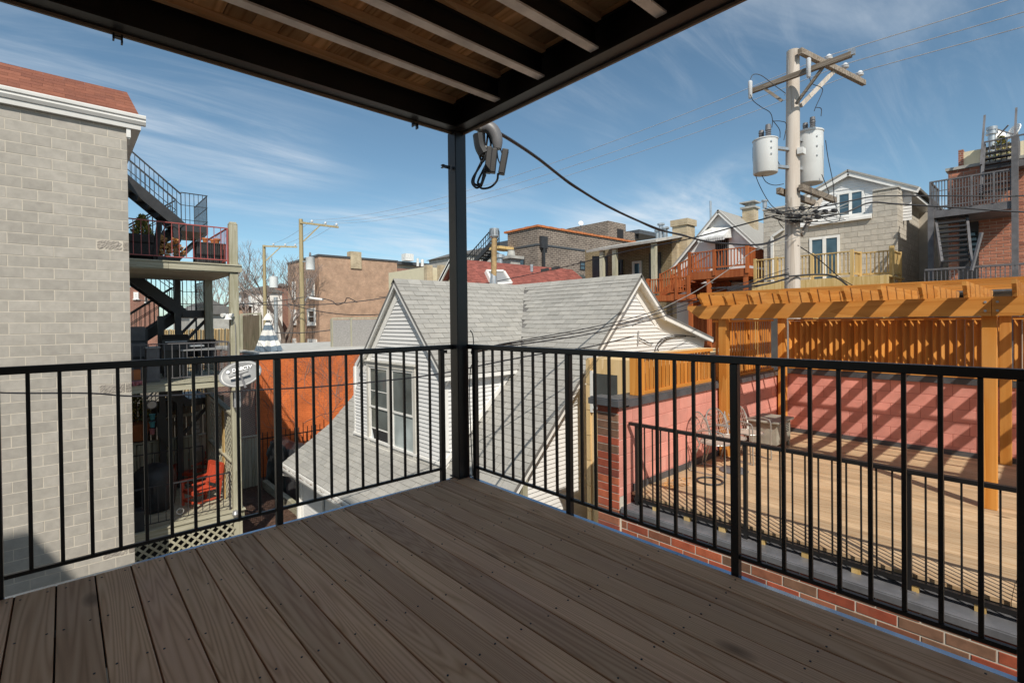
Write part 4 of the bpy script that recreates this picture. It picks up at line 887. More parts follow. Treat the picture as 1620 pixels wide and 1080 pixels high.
# ---- satellite dish on the porch post
sdh = thing('satellite_dish', 'large grey oval satellite dish lettered DIRECTV on the porch post', 'satellite dish', ond(379,640,11.7))
dc = ond(380,591,11.55); dn = Vector((-.42,-.80,.42)).normalized(); du = Vector((.86,-.5,.28)); du = (du-dn*du.dot(dn)).normalized(); dv = dn.cross(du); dv = dv if dv.z > 0 else -dv
m = MB(); rings = []
for j in range(7):
    f = j/6
    for k in range(28):
        t = 2*math.pi*k/28; m.v.append(tuple(dc+du*(.455*f*math.cos(t))+dv*(.315*f*math.sin(t))+dn*(.075*(f*f-1))))
for j in range(6):
    for k in range(28): m.f.append((j*28+k, j*28+(k+1)%28, (j+1)*28+(k+1)%28, (j+1)*28+k)); m.t.append(.5)
o = m.build('reflector', 'dish_grey', sdh, smooth=True); sf = o.modifiers.new('s','SOLIDIFY'); sf.thickness = .012; sf.offset = 0
m = MB(); m.bar(dc-dv*.05-du*.22+dn*.10, dc-dv*.02+du*.20+dn*.14, .07,.05, up=dn); m.build('feed_bar', 'dish_grey', sdh, bevel=.01)
m = MB(); m.bar(dc-dv*.06+du*.02+dn*.11, dc-dv*.36+du*.06-dn*.02, .045,.045, up=dn); m.build('feed_arm', 'dish_arm', sdh)
q = ond(375,617,11.75); m = MB(); m.tube([dc-dn*.09, q+Vector((0,0,.1)), q-Vector((0,0,.35))], .035, 10); m.box(q.x-.07,q.x+.07,q.y-.03,q.y+.12,q.z-.40,q.z-.05); m.build('mast', 'galvanised', sdh)
def text_mesh(name, body, size, mat, parent, M4, bold=.0):
    cu = bpy.data.curves.new('t','FONT'); cu.body = body; cu.size = size; cu.align_x = 'CENTER'; cu.align_y = 'CENTER'; cu.extrude = .0015; cu.offset = bold
    to = bpy.data.objects.new('t', cu); COL.objects.link(to); dg = bpy.context.evaluated_depsgraph_get(); me = bpy.data.meshes.new_from_object(to.evaluated_get(dg)); bpy.data.objects.remove(to)
    me.transform(M4); me.materials.clear(); me.materials.append(MT[mat]); o = bpy.data.objects.new(name, me); COL.objects.link(o); adopt(o, parent); return o
tx = du.copy(); tx = (tx if tx.dot(_R) > 0 else -tx); ty = dn.cross(tx)
cpos = dc+dv*.125+tx*.055+dn*(-.012)
M4 = Matrix(((tx.x,ty.x,dn.x,cpos.x),(tx.y,ty.y,dn.y,cpos.y),(tx.z,ty.z,dn.z,cpos.z),(0,0,0,1)))
text_mesh('lettering', 'DIRECTV', .105, 'dish_print', sdh, M4, bold=.003)
cpos2 = dc+dv*.11-tx*.245+dn*(-.010); m = MB(); m.prism([cpos2+tx*.036*math.cos(k*.449)+ty*.036*math.sin(k*.449) for k in range(14)], dn*.002); m.build('emblem', 'dish_print', sdh)
# ---- lowest level
T3 = -3.32
def armchair(label, x, y, rz, latt):
    t = thing('garden_armchair', label, 'chair', (x,y,T3), 'red armchairs on the lowest porch level')
    c, s = math.cos(rz), math.sin(rz); R = lambda q: (x+q[0]*c-q[1]*s, y+q[0]*s+q[1]*c, T3+q[2])
    def br(nm, a, b, w, h, up=(0,0,1)): MB().bar(R(a), R(b), w, h, up).build(nm, 'red_paint', t)
    for sx in (-.29,.29):
        br('leg', (sx,-.28,0), (sx,-.28,.60), .06,.06); br('leg', (sx,.26,0), (sx,.40,.98), .055,.06); br('armrest', (sx,-.34,.625), (sx,.33,.635), .085,.035); br('stretcher', (sx,-.26,.14), (sx,.26,.14), .03,.045)
    for i in range(6): br('seat_slat', (-.27,-.25+i*.095,.40-.006*i), (.27,-.25+i*.095,.40-.006*i), .08,.022)
    br('seat_rail', (-.28,-.28,.36), (.28,-.28,.36), .03,.07); br('back_rail', (-.28,.40,.95), (.28,.40,.95), .035,.09); br('back_rail', (-.28,.30,.50), (.28,.30,.50), .03,.06)
    br('front_stretcher', (-.28,-.28,.14), (.28,-.28,.14), .03,.05)
    if latt:
        for i in range(3):
            a = -.26+.173*i; br('back_cross', (a,.31,.53), (a+.173,.385,.90), .02,.03); br('back_cross', (a+.173,.312,.53), (a,.387,.90), .02,.03)
    else:
        for i in range(6): br('back_slat', (-.225+.09*i,.31,.53), (-.225+.09*i,.385,.90), .05,.018, up=(0,1,0))
    return t
q = onz(312,800,T3); armchair('red slatted armchair in the sun on the lowest porch level', q.x+.1, q.y+.1, math.radians(-72), False)
q = onz(285,778,T3); armchair('red armchair with crossed back standing in the shade near the lattice', q.x+.38, q.y+.55, math.radians(-48), True)
cg = thing('covered_grill', 'round grill under a black cover on the lowest porch level', 'grill', onz(250,815,T3))
q = onz(248,812,T3); m = MB(); n = 22; prof = [(.36,.02),(.40,.10),(.43,.40),(.45,.65),(.46,.78),(.40,.98),(.28,1.08),(.10,1.15),(.01,1.16)]
vs = []
for r, h in prof:
    for k in range(n):
        t_ = 6.283*k/n; w = 1+.06*math.sin(k*3.1+h*4)*(1 if h < .8 else .4)+random.uniform(-.02,.02); vs.append((q.x+r*w*math.cos(t_), q.y+.35+r*w*math.sin(t_), T3+h))
m.add(vs, [(i*n+k,i*n+(k+1)%n,(i+1)*n+(k+1)%n,(i+1)*n+k) for i in range(len(prof)-1) for k in range(n)]); m.build('cover', 'black_cover', cg, smooth=True)
q2 = onz(285,815,T3); m = MB(); m.tube([q2+Vector((.07*math.cos(a_),0,.10+.07*math.sin(a_))) for a_ in [k*.524 for k in range(13)]], .014, 6); m.build('wheel', 'white_metal', cg)
q = onz(219,825,T3+.2); m = MB(); m.box(q.x-.22,q.x+.10,q.y-.1,q.y+.25,T3+.0,T3+.45); tag(m.build('crate', 'black_cover', bevel=.01), 'dark square box on the floor beside the block wall', 'box')
q = ony(373,812,YP-.2); m = MB(); m.lathe([(.0,-.09),(.06,-.07),(.09,0),(.06,.07),(.02,.09)], q, 12); tag(m.build('silver_ball', 'galvanised', smooth=True), 'silver ball ornament at the foot of the porch post', 'lamp')  # silver ball ornament, gives no light
# back fence and what hangs in front of it
fb = thing('board_fence', 'dark weathered board fence behind the lowest porch level', 'fence', (-1,14.4,GZ))
for i in range(34):
    x = XP+.5-.145*i; m = MB(); m.box(x-.068,x+.068,14.4,14.42,GZ,-.95+random.uniform(-.03,.02)); m.build('board', 'fence_wood', fb)
for z in (-1.5,-2.6,-3.9): m = MB(); m.box(XP+.58-.145*34,XP+.58,14.36,14.399,z,z+.09); m.build('fence_rail', 'grey_timber_x', fb)
lf = thing('board_fence', 'grey green low board fence behind the thin black back railing', 'fence', (-1,13.6,GZ))
for i in range(24):
    x = XP-.1-.17*i; m = MB(); m.box(x-.075,x+.075,13.6,13.62,GZ,-2.02+random.uniform(-.03,.03)); m.build('board', 'grey_timber_z', lf)
m = MB(); m.box(XP-.2-.17*24,XP,13.55,13.70,-1.99,-1.95); m.build('cap_rail', 'grey_timber_x', lf)
q = ony(240,640,13.2); fl2 = thing('round_floodlight', 'round silver flood lamp under the steel stair', 'light', q)
m = MB(); m.tube([q+Vector((0,.14,0)), q+Vector((0,.05,0)), q], [.05,.12,.13], 14); m.build('housing', 'dish_arm', fl2, smooth=True); m = MB(); m.tube([q+Vector((0,-.003,0)), q+Vector((0,-.012,0))], [.10,.09], 14); m.build('lens', 'dish_print', fl2)
for py, mt, lb in ((659,'blue_paint','upper turquoise lantern hanging from the cord under the round flood lamp'),(671,'blue_paint','lower turquoise lantern hanging from the cord under the round flood lamp'),(682,'pink_paint','small pink bird feeder at the bottom of the lantern cord')):
    q = ony(241,py,13.2); t = thing('hanging_lantern', lb, 'lantern', q, 'lanterns on the cord'); m = MB(); m.lathe([(.05,-.08),(.065,.05),(.075,.05),(.075,.075),(.02,.08)], q, 10); m.build('cup', mt, t); m = MB(); m.tube([q+Vector((0,0,.08)), q+Vector((0,0,.19))],.005,5); m.build('cord', 'cable_black', t)
q = onz(217,696,-2.0); q = ony(217,690,14.1); m = MB(); m.lathe([(.20,0),(.30,.42),(.33,.42),(.33,.48),(.28,.48)], (q.x,14.0,-1.948), 16); tag(m.build('plant_tub', 'terracotta', smooth=True), 'big brown tub of dark foliage behind the low fence', 'planter')
evergreen('dark_shrub', 'dark bushy shrub growing from the big brown tub', (q.x,14.0,-1.50), .85, .42, 700)
q = ony(310,680,13.5); m = MB()
for i in range(9): m.piece(); m.box(q.x-.06+random.uniform(-.03,.03),q.x+.08+random.uniform(-.03,.03),13.45,13.5,q.z-.6+i*.13,q.z-.6+i*.13+.10)
tag(m.build('wind_chime', 'concrete'), 'hanging string of flat stones in front of the dark fence', 'ornament')
# wooden gate, mulch bed, covered thing, kerb
gt = thing('wooden_gate', 'grey green vertical board gate between porch and brick wall', 'gate', (2.2,15.7,GZ))
a, b = ony(376,700,15.7), ony(409,700,15.7); n = 6
for i in range(n):
    x0 = a.x+(b.x-a.x)*i/n; x1 = a.x+(b.x-a.x)*(i+1)/n-.015; m = MB(); m.box(x0,x1,15.7,15.73,GZ,ony(390,694,15.7).z+random.uniform(-.02,.02)); m.build('board', 'grey_timber_z', gt)
m = MB(); z = ony(390,693,15.7).z; m.box(a.x-.05,b.x+.05,15.66,15.76,z+.02,z+.06); m.build('top_rail', 'grey_timber_x', gt)
m = MB(); m.box(.9,3.4,9.6,17.0,GZ-.05,GZ+.015); struct(m.build('mulch_bed', 'mulch'))
m = MB()
for i in range(2600):
    q = Vector((random.uniform(.95,3.3),random.uniform(9.8,16.5),GZ+.02+random.uniform(0,.02))); a_ = random.uniform(0,6.28); d = Vector((math.cos(a_),math.sin(a_),random.uniform(-.3,.4)))*random.uniform(.02,.05); e = d.cross(Vector((0,0,1))).normalized()*random.uniform(.006,.016); m.piece(); m.add([q-d-e,q+d-e,q+d+e,q-d+e],[(0,1,2,3)])
tag(m.build('mulch_chips', 'mulch'), 'brown bark chips covering the bed beside the porch', 'mulch', kind='stuff')
m = MB(); m.box(2.62,2.78,9.9,15.3,GZ,GZ+.28); tag(m.build('timber_edging', 'grey_timber_y'), 'low mossy timber edging along the mulch bed', 'edging')
cv = thing('covered_equipment', 'tall shape under a wrinkled black tarpaulin by the orange wall', 'tarpaulin', (3.0,14.6,GZ))
m = MB(); nx, nz = 14, 9; vs = []
def tarp(u, v):      # u round the sides, v up
    ys = [13.4,15.7]; a_ = u*4
    if a_ < 1: q = Vector((2.85,13.4+2.3*a_,0))
    elif a_ < 2: q = Vector((2.85+.75*(a_-1),15.7,0))
    elif a_ < 3: q = Vector((3.6,15.7-2.3*(a_-2),0))
    else: q = Vector((3.6-.75*(a_-3),13.4,0))
    c_ = Vector((3.22,14.55,0)); q = c_.lerp(q, 1-.22*v*v); q.z = GZ+1.62*v+(.06*math.sin(u*19) if v > .9 else 0); q += Vector((random.uniform(-.05,.05),random.uniform(-.05,.05),0))*(1 if v < .95 else .3); return q
nu = 40
for j in range(nz+1):
    for i in range(nu): vs.append(tarp(i/nu, j/nz))
vs.append(Vector((3.22,14.55,GZ+1.70))); m.add(vs, [(j*nu+i,j*nu+(i+1)%nu,(j+1)*nu+(i+1)%nu,(j+1)*nu+i) for j in range(nz) for i in range(nu)]+[(nz*nu+i,nz*nu+(i+1)%nu,len(vs)-1) for i in range(nu)]); m.build('cover', 'black_cover', cv, smooth=True)
fe = thing('iron_fence', 'low black picket fence against the orange wall', 'fence', (3.6,16.2,GZ))
for i in range(16):
    x = 2.75+.16*i; m = MB(); m.box(x-.012,x+.012,16.2,16.224,GZ,GZ+1.75+(.15 if i%5 == 0 else 0)); m.build('picket', 'black_steel', fe)
m = MB(); m.box(2.7,5.3,16.19,16.234,GZ+1.5,GZ+1.54); m.build('fence_rail', 'black_steel', fe)
# ================================================================ orange building
XO, YO, ZO = 2.86, 16.6, .12
ob = thing('orange_building', 'low building with a bright orange painted wall and a brick side', 'building', (6,YO,GZ))
m = MB(); m.box(XO+.02,16,YO,26,GZ,ZO); m.build('wall', 'orange_paint', ob)
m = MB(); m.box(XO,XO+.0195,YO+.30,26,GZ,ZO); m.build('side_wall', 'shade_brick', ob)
block_wall(ob, 0, XO-.01, -1, YO-.006, YO+.30, GZ, ZO, .30, .0762, 'red_brick', mort=.012, th=.02, name='corner_brick', uref=YO)
m = MB(); m.box(XO-.03,16,YO-.03,YO+.28,ZO+.001,ZO+.06); m.build('parapet_cap', 'gutter_white', ob)
m = MB(); m.box(XO-.025,XO+.28,YO+.29,26,ZO+.001,ZO+.06); m.build('side_cap', 'concrete', ob)
m = MB(); m.box(XO+.285,16,YO+.285,25.9,ZO+.002,ZO+.02); m.build('flat_roof', 'concrete', ob)
vn = MB()
def vine(p, d, depth, w):
    pts = [Vector(p)]; L_ = random.randint(8,18)
    for i in range(L_):
        d = (Vector(d)+Vector((random.uniform(-.35,.35),0,random.uniform(-.25,.4)))).normalized(); q = pts[-1]+d*random.uniform(.08,.16); q.y = YO-.008-random.uniform(0,.015)
        if q.z > ZO-.05 or q.x < XO+.1 or q.x > 9: break
        pts.append(q)
        if depth and random.random() < .33: vine(q, (d.x+random.uniform(-1,1),0,d.z+random.uniform(-.2,.7)), depth-1, w*.6)
    if len(pts) > 2: vn.tube(pts, [w*(1-.6*i/len(pts)) for i in range(len(pts))], 3, False)
for i in range(15): vine((random.uniform(XO+.2,8.5),YO-.01,random.uniform(GZ+.8,-.8)), (random.uniform(-1,1),0,random.uniform(.0,1)), 3, .0085)
tag(vn.build('bare_vine', 'pale_twig'), 'leafless climbing vine spread over the orange wall', 'vine')
# folded umbrella and screens on its roof
uc = ond(425,556,19.6); ut = ond(425,496,19.6); um = thing('patio_umbrella', 'folded blue and white striped umbrella on the orange building roof', 'umbrella', (uc.x,uc.y,ZO+.0))
H = ut.z-uc.z; n = 16
def fold(f, k): r = (.06+.36*f**.9)*(1+.22*(1 if k%2 else -1)*f); t = 6.283*k/n; return Vector((uc.x+r*math.cos(t), uc.y+r*math.sin(t), ut.z-.16*H-f*H*.84+(.05 if k%2 else 0)*f))
for s in range(6):
    m = MB()
    for k in range(n): m.quad(fold(s/6,k), fold(s/6,(k+1)%n), fold((s+1)/6,(k+1)%n), fold((s+1)/6,k))
    m.build('canopy_stripe', 'stripe_blue' if s%2 else 'stripe_white', um)
m = MB(); m.lathe([(.20,-.17*H),(.15,-.10*H),(.05,0),(.01,.02)], (uc.x,uc.y,ut.z), 12); m.build('vent_cap', 'stripe_white', um)
m = MB(); m.tube([(uc.x,uc.y,ZO), (uc.x,uc.y,ut.z-.05)], .025, 8); m.build('pole', 'umbrella_pole', um)
def framed_screen(label, x0, x1, ytop, ybot, d, posts, mat, pm):
    t = thing('privacy_screen', label, 'screen', ond((x0+x1)/2, ybot, d))
    A, B, C_, D_ = ond(x0,ytop[0],d), ond(x1,ytop[1],d+.8), ond(x1,ybot,d+.8), ond(x0,ybot,d); C_.x, C_.y, D_.x, D_.y = B.x, B.y, A.x, A.y; C_.z = D_.z = min(C_.z, D_.z)-.4
    n_ = (B-A).cross(Vector((0,0,1))).normalized()
    m = MB(); m.prism([A,B,C_,D_], n_*.02); m.build('panel', mat, t)
    for f in posts:
        a_, b_ = D_.lerp(C_,f), A.lerp(B,f); m = MB(); m.bar(a_-n_*.04, b_-n_*.04+Vector((0,0,.05)), .14,.10); m.build('post', pm, t)
    m = MB(); m.bar(A-n_*.05+Vector((0,0,.07)), B-n_*.05+Vector((0,0,.07)), .08,.06); m.build('top_rail', pm, t)
framed_screen('grey mesh privacy screen in a grey frame beside the white gable', 525,605,(506,505),548,23,(0,.37,1), 'screen_mesh', 'grey_timber_z')
framed_screen('weathered grey board screen left of the folded umbrella', 382,414,(500,498),560,20.5,(0.0,.9), 'fence_wood', 'grey_timber_z')
m = MB(); a, b = ond(415,552,25), ond(600,546,27); m.box(min(a.x,b.x)-2,max(a.x,b.x)+4,26.0,26.2,ZO,ony(500,547,26).z); tag(m.build('roof_parapet', 'white_trim'), 'low white parapet at the back of the orange building roof', 'wall')
pb = thing('roof_bench', 'low dark slatted bench on the roof by the white parapet', 'bench', ony(482,553,24)); 
for i in range(12): q = ony(470+2.2*i,551,24); m = MB(); m.box(q.x-.03,q.x+.02,24,24.04,q.z-.3,q.z+.15); m.build('slat', 'stair_steel', pb)
a, b = ony(469,549,24), ony(497,549,24); m = MB(); m.box(a.x,b.x,23.95,24.05,a.z+.09,a.z+.15); m.build('top_rail', 'stair_steel', pb)
m = MB(); m.box(a.x-.2,b.x+.4,23.6,24.2,ZO,a.z-.05); m.build('seat', 'grey_steel', pb)
# ================================================================ black steel stair behind the porch
ss = thing('steel_stair', 'black steel switchback stair behind the timber porch', 'stair', (0,13.5,GZ))
YA, YB2 = 13.32, 14.30
def flight(xa, za, xb, zb, y, w=.85, rails=True, hr=.90):
    a = Vector((xa,y,za)); b = Vector((xb,y,zb))
    for yy in (y, y+w):
        m = MB(); m.bar((xa,yy,za),(xb,yy,zb),.05,.26); m.build('stringer', 'stair_steel', ss)
    n = max(4, int(abs(zb-za)/.19))
    for i in range(1, n+1):
        f = (i-.5)/n; x = xa+(xb-xa)*f; z = za+(zb-za)*f; m = MB(); m.box(x-.13,x+.13,y+.026,y+w-.026,z-.02,z+.01); m.build('tread', 'stair_steel', ss)
    for yy in ((y, y+w) if rails else ()):
        for h, r_ in ((hr,.022),(hr*.66,.012),(.18,.012)):
            m = MB(); m.bar((xa,yy,za+h),(xb,yy,zb+h),r_*1.6,r_*1.6); m.build('hand_rail', 'stair_steel', ss)
        k = int(math.hypot(xb-xa,zb-za)/.13)
        for i in range(k+1):
            f = i/k; m = MB(); x = xa+(xb-xa)*f; z = za+(zb-za)*f; m.box(x-.007,x+.007,yy-.007,yy+.007,z+.13,z+hr-.02); m.build('baluster', 'stair_steel', ss)
def landing(x0, x1, z, h=.88, thick=.20):
    m = MB(); m.box(x0,x1,YA,YB2+.9,z-thick,z); m.build('landing', 'stair_steel', ss)
    for z_, t_ in ((h,.02),(h*.6,.012),(.12,.012)):
        m = MB(); m.box(x0,x1-.021,YA-.01,YA+.01,z+z_-t_,z+z_+t_*.2); m.build('hand_rail', 'stair_steel', ss); m = MB(); m.box(x1-.02,x1,YA-.01,YB2+.9,z+z_-t_+.0005,z+z_+t_*.2); m.build('hand_rail', 'stair_steel', ss)
    k = int((x1-x0)/.105)
    for i in range(k+1): x = x0+(x1-x0-.02)*i/k; m = MB(); m.box(x-.007,x+.007,YA-.007,YA+.007,z+.001,z+h-.021); m.build('baluster', 'stair_steel', ss)
    k = int(1.9/.12)
    for i in range(1,k+1): y = YA+1.88*i/k; m = MB(); m.box(x1-.018,x1-.004,y-.007,y+.007,z+.001,z+h-.021); m.build('baluster', 'stair_steel', ss)
for zl in (4.10, 1.66, -.85):
    landing(.09, .745, zl)
    flight(.10, zl-.08, -1.35 if zl < 3 else -1.75, zl+1.15 if zl < 3 else zl+1.55, YA)
    if zl < 3: flight(-1.35, zl+1.25, .09, zl+2.36, YB2)
    m = MB(); m.bar((.72,YA+.03,zl-.2),(-.05,YA+.03,zl-1.1),.06,.08); m.bar((.72,YB2+.8,zl-.2),(-.05,YB2+.8,zl-1.1),.06,.08); m.build('brace', 'stair_steel', ss)
flight(-2.4, GZ+.9, .09, -.95, YB2)
for x, zt in ((-.42,1.5),(-.02,4.0)):
    m = MB(); m.box(x-.07,x+.07,YA-.02,YA+.12,GZ,zt); m.build('column', 'stair_steel', ss)
m = MB(); m.box(.70,.74,YB2+.82,YB2+.88,GZ,4.0); m.build('column', 'stair_steel', ss)
m = MB(); a, b = ony(248,650,13.0), ony(270,680,13.0); m.prism([(a.x,13.0,a.z),(b.x,13.0,a.z-.38),(b.x,13.0,b.z-.55),(a.x,13.0,b.z-.1)],(0,.03,0)); m.build('side_panel', 'black_steel', ss)
# ================================================================ terrace furniture
def mesh_chair(label, x, y, rz):
    t = thing('metal_chair', label, 'chair', (x,y,FZ), 'metal mesh chairs on the terrace'); c, s = math.cos(rz), math.sin(rz)
    R = lambda q: Vector((x+q[0]*c-q[1]*s, y+q[0]*s+q[1]*c, FZ+q[2]))
    T = lambda nm, pts, r, k=6: MB().tube([R(q) for q in bez(pts, k)], r, 8).build(nm, 'chair_metal', t, smooth=True)
    for sx in (-1,1):       # front leg runs up into the arm and back to the hoop
        T('leg', [(sx*.25,-.26,0),(sx*.25,-.25,.30),(sx*.26,-.24,.58),(sx*.26,-.17,.635),(sx*.26,0,.64),(sx*.24,.14,.60)], .011)
        T('leg', [(sx*.22,.26,0),(sx*.21,.20,.22),(sx*.21,.12,.41)], .011)
        T('foot_runner', [(sx*.25,-.26,.012),(sx*.24,0,.012),(sx*.22,.26,.012)], .009)
    T('back_hoop', [(-.21,.12,.42),(-.25,.17,.58),(-.23,.22,.72),(-.13,.25,.81),(0,.26,.835),(.13,.25,.81),(.23,.22,.72),(.25,.17,.58),(.21,.12,.42)], .012)
    T('seat_ring', [(.22*math.cos(a),-.04+.22*math.sin(a),.43) for a in [k*math.pi/8 for k in range(17)]], .010, 3)
    m = MB(); n = 24; vs = [R((.22*math.cos(6.283*k/n),-.04+.22*math.sin(6.283*k/n),.432)) for k in range(n)]+[R((0,-.04,.418))]; m.add(vs, [(k,(k+1)%n,n) for k in range(n)]); m.build('seat', 'chair_mesh', t)
    rows = [(.44,.125,.205),(.52,.155,.235),(.60,.18,.245),(.68,.207,.235),(.75,.228,.195),(.80,.245,.135),(.825,.256,.06)]
    for i in range(-4,5):
        u = i/4.3; pts = []
        for z, yy, w in rows:
            if abs(u*.24) <= w: pts.append((u*.24,yy-.03*(1-u*u),z))
        if len(pts) > 1: MB().tube([R(q) for q in pts], .0035, 4).build('back_wire', 'chair_mesh', t)
    for z, yy, w in rows[:-1]:
        MB().tube([R((w*k/6,yy-.03*(1-(k/6)**2),z)) for k in range(-6,7)], .003, 4).build('back_wire', 'chair_mesh', t)
    return t
mesh_chair('grey round backed metal chair closest to the brick pier', 4.66, .16, math.radians(6))
mesh_chair('grey round backed metal chair in the middle of the row of three', 5.10, .14, math.radians(-6))
mesh_chair('grey round backed metal chair next to the low cabinet', 5.66, .10, math.radians(-14))
cb = thing('low_cabinet', 'weathered grey metal cabinet with vents beside the chairs', 'cabinet', (6.75,.15,FZ))
m = MB(); m.box(6.42,7.05,-.08,.36,FZ+.10,FZ+.46); m.build('body', 'cabinet_paint', cb)
m = MB(); m.box(6.36,7.10,-.13,.40,FZ+.461,FZ+.50); m.build('top', 'cabinet_paint', cb, bevel=.012)
for x in (6.45,7.02):
    for y in (-.05,.33): m = MB(); m.box(x-.02,x+.02,y-.02,y+.02,FZ,FZ+.099); m.build('leg', 'cabinet_paint', cb)
for i in range(5): m = MB(); m.box(6.80,6.97,-.086,-.081,FZ+.27+.03*i,FZ+.283+.03*i); m.build('vent_slot', 'dark_void', cb)
q = onz(1161,745,FZ); m = MB(); m.lathe([(.19,0),(.20,.015),(.17,.035),(.07,.055),(.04,.06),(.035,.10)], (q.x,q.y,FZ+.001), 24); tag(m.build('umbrella_base', 'grey_steel', smooth=True), 'round grey metal umbrella base standing on the terrace planks', 'umbrella base')
q = onz(1123,762,FZ); m = MB(); m.tube([(q.x+.165*math.cos(a),q.y+.165*math.sin(a),FZ+.014) for a in [k*math.pi/16 for k in range(33)]], .013, 8, False); tag(m.build('metal_ring', 'stair_steel', smooth=True), 'thin black metal ring lying on the terrace planks', 'ring')
m = MB()
for i in range(70):
    q = Vector((random.gauss(3.75,.16),random.gauss(.25,.10),FZ+.006)); a = random.uniform(0,6.28); d = Vector((math.cos(a),math.sin(a),.2))*random.uniform(.015,.035); e = d.cross(Vector((0,0,1))).normalized()*.012
    if q.y < YL-.03: m.piece(); m.add([q-d-e,q+d-e,q+d+e,q-d+e],[(0,1,2,3)])
tag(m.build('dry_leaves', 'split_wood'), 'scatter of dry leaves at the foot of the pink wall', 'leaves', kind='stuff')
# unfinished plywood-clad bay between the cottage and the pier
ad = thing('plywood_bay', 'narrow unfinished plywood wall with a window beside the brick pier', 'bay', (4.3,1.4,GZ))
ax0 = 4.05
ymx = onx(929,650,ax0).y; m = MB(); m.box(ax0,7.9,.83,ymx,GZ,.62); m.build('wall', 'plywood', ad)
a, b = onx(939,590,ax0), onx(957,645,ax0)
m = MB(); m.box(ax0-.02,ax0-.002,b.y-.25,a.y,b.z,a.z); m.build('glass', 'window_glass', ad)
m = MB(); m.box(ax0-.035,ax0-.001,a.y+.001,a.y+.05,b.z-.1,a.z+.04); m.box(ax0-.035,ax0-.001,b.y-.25,a.y,b.z-.04,b.z-.001); m.build('window_frame', 'gutter_white', ad)
for i in range(8):
    z = .60-.42*i; m = MB(); m.box(ax0-.03,ax0-.001,a.y+.055,ymx-.003,z-.41,z); m.build('board', 'plywood', ad)
# ================================================================ utility pole
PX_, PY_ = 10.15, .90
up = thing('utility_pole', 'tall pale wooden utility pole with two grey transformers above the pergola', 'utility pole', (PX_,PY_,GZ))
m = MB(); m.tube([(PX_-.03,PY_+.01,GZ),(PX_,PY_,2),(PX_+.05,PY_-.01,5),(PX_+.08,PY_-.02,7.42)], [.19,.165,.15,.135], 20); m.build('shaft', 'pole_wood', up, smooth=True)
Z1, Z2, Z3 = 7.28, 6.72, 4.20
m = MB(); m.bar((10.05,.68,Z1),(13.0,.12,Z1-.01),.10,.13); a1 = m.build('crossarm', 'arm_wood', up, bevel=.006)
m = MB(); m.bar((9.99,1.72,Z2),(9.86,-.36,Z2),.09,.115); a2 = m.build('crossarm', 'arm_wood', up, bevel=.006)
m = MB(); m.bar((10.05,.68,Z3),(12.1,.55,Z3),.10,.14); m.build('crossarm', 'arm_wood', up, bevel=.006)
m = MB(); m.bar((9.95,1.12,Z3),(12.0,.98,Z3-.01),.10,.14); m.build('crossarm', 'arm_wood', up, bevel=.006)
m = MB(); m.bar((10.28,.74,Z1-1.15),(11.55,.42,Z1-.08),.05,.09); m.build('brace', 'pole_wood', up)
m = MB(); m.bar((10.28,.74,Z3-1.05),(11.2,.60,Z3-.08),.06,.10); m.build('brace', 'pole_wood', up)
m = MB(); m.bar((10.02,.76,Z2-.62),(9.90,.18,Z2-.05),.04,.06); m.build('brace', 'arm_wood', up)
m = MB(); m.bar((10.02,1.05,Z2-.45),(9.96,1.42,Z2-.05),.04,.06); m.build('brace', 'arm_wood', up)
INS = []
for f in (.42,.68,.93):
    q = Vector((10.05,.68,Z1)).lerp(Vector((13.0,.12,Z1-.01)), f)+Vector((0,0,.07)); INS.append(q+Vector((0,0,.17)))
    m = MB(); m.lathe([(.02,0),(.02,.06),(.075,.07),(.085,.10),(.06,.12),(.08,.13),(.055,.16),(.035,.19)], q, 14); m.build('insulator', 'porcelain', up, smooth=True)
for (y, dz) in ((1.70,0),(.42,0)):
    m = MB(); q = Vector((9.95 if y > 1 else 9.86, y, Z2)); m.lathe([(.03,-.22),(.045,-.2),(.05,.18),(.03,.2)], q+Vector((-.09,0,0)), 10); m.build('cutout_fuse', 'porcelain', up, smooth=True)
m = MB(); m.box(9.82,9.90,-.42,-.30,Z2-.02,Z2+.10); m.build('arm_bracket', 'galvanised', up)
def transformer(c, r, h, side):
    m = MB(); m.lathe([(r*.96,0),(r,.02),(r,h*.93),(r*1.05,h*.94),(r*1.05,h*.965),(r*.99,h*.975),(r*.75,h),(.02,h*1.02)], c, 28); t = m.build('transformer_tank', 'transformer_paint', up, smooth=True)
    c = Vector(c)
    for dx_, hh in ((-.08,.30),(.10,.24)):
        m = MB(); q = c+Vector((dx_*.5,dx_,h*.98)); m.lathe([(.05,0)]+[(.065 if k%2 else .045,.02+.022*k) for k in range(8)]+[(.06,hh-.06),(.055,hh),(.01,hh+.01)], q, 12); m.build('bushing', 'dish_arm', t, smooth=True)
    m = MB(); d = (Vector((PX_+.04,PY_,0))-Vector((c.x,c.y,0))).normalized()
    for z in (h*.25,h*.78): m.bar(c+d*r*.9+Vector((0,0,z)), Vector((PX_+.04,PY_,c.z+z))-d*.1, .10,.06)
    m.build('hanger', 'galvanised', t)
    m = MB()
    for z in (h*.45,h*.62,h*.8): m.lathe([(.02,0),(.02,.03)], c-_F*r*1.0+Vector((0,0,z)), 8)
    m.build('lug', 'galvanised', t); return t
cl_ = ond(1211,275,11.25); transformer((cl_.x,cl_.y,cl_.z), .255, .79, -1)
cr_ = ond(1281,291,11.75); transformer((cr_.x,cr_.y,cr_.z), .285, 1.26, 1)
m = MB(); q = ond(1268,240,11.35); m.box(q.x-.1,q.x+.1,q.y-.06,q.y+.06,q.z-.06,q.z+.08); m.build('arrester_box', 'white_metal', up)
def wire(pts, r=.008, mat='cable_black', n=8): return MB().tube(bez(pts, n), r, 5, False)
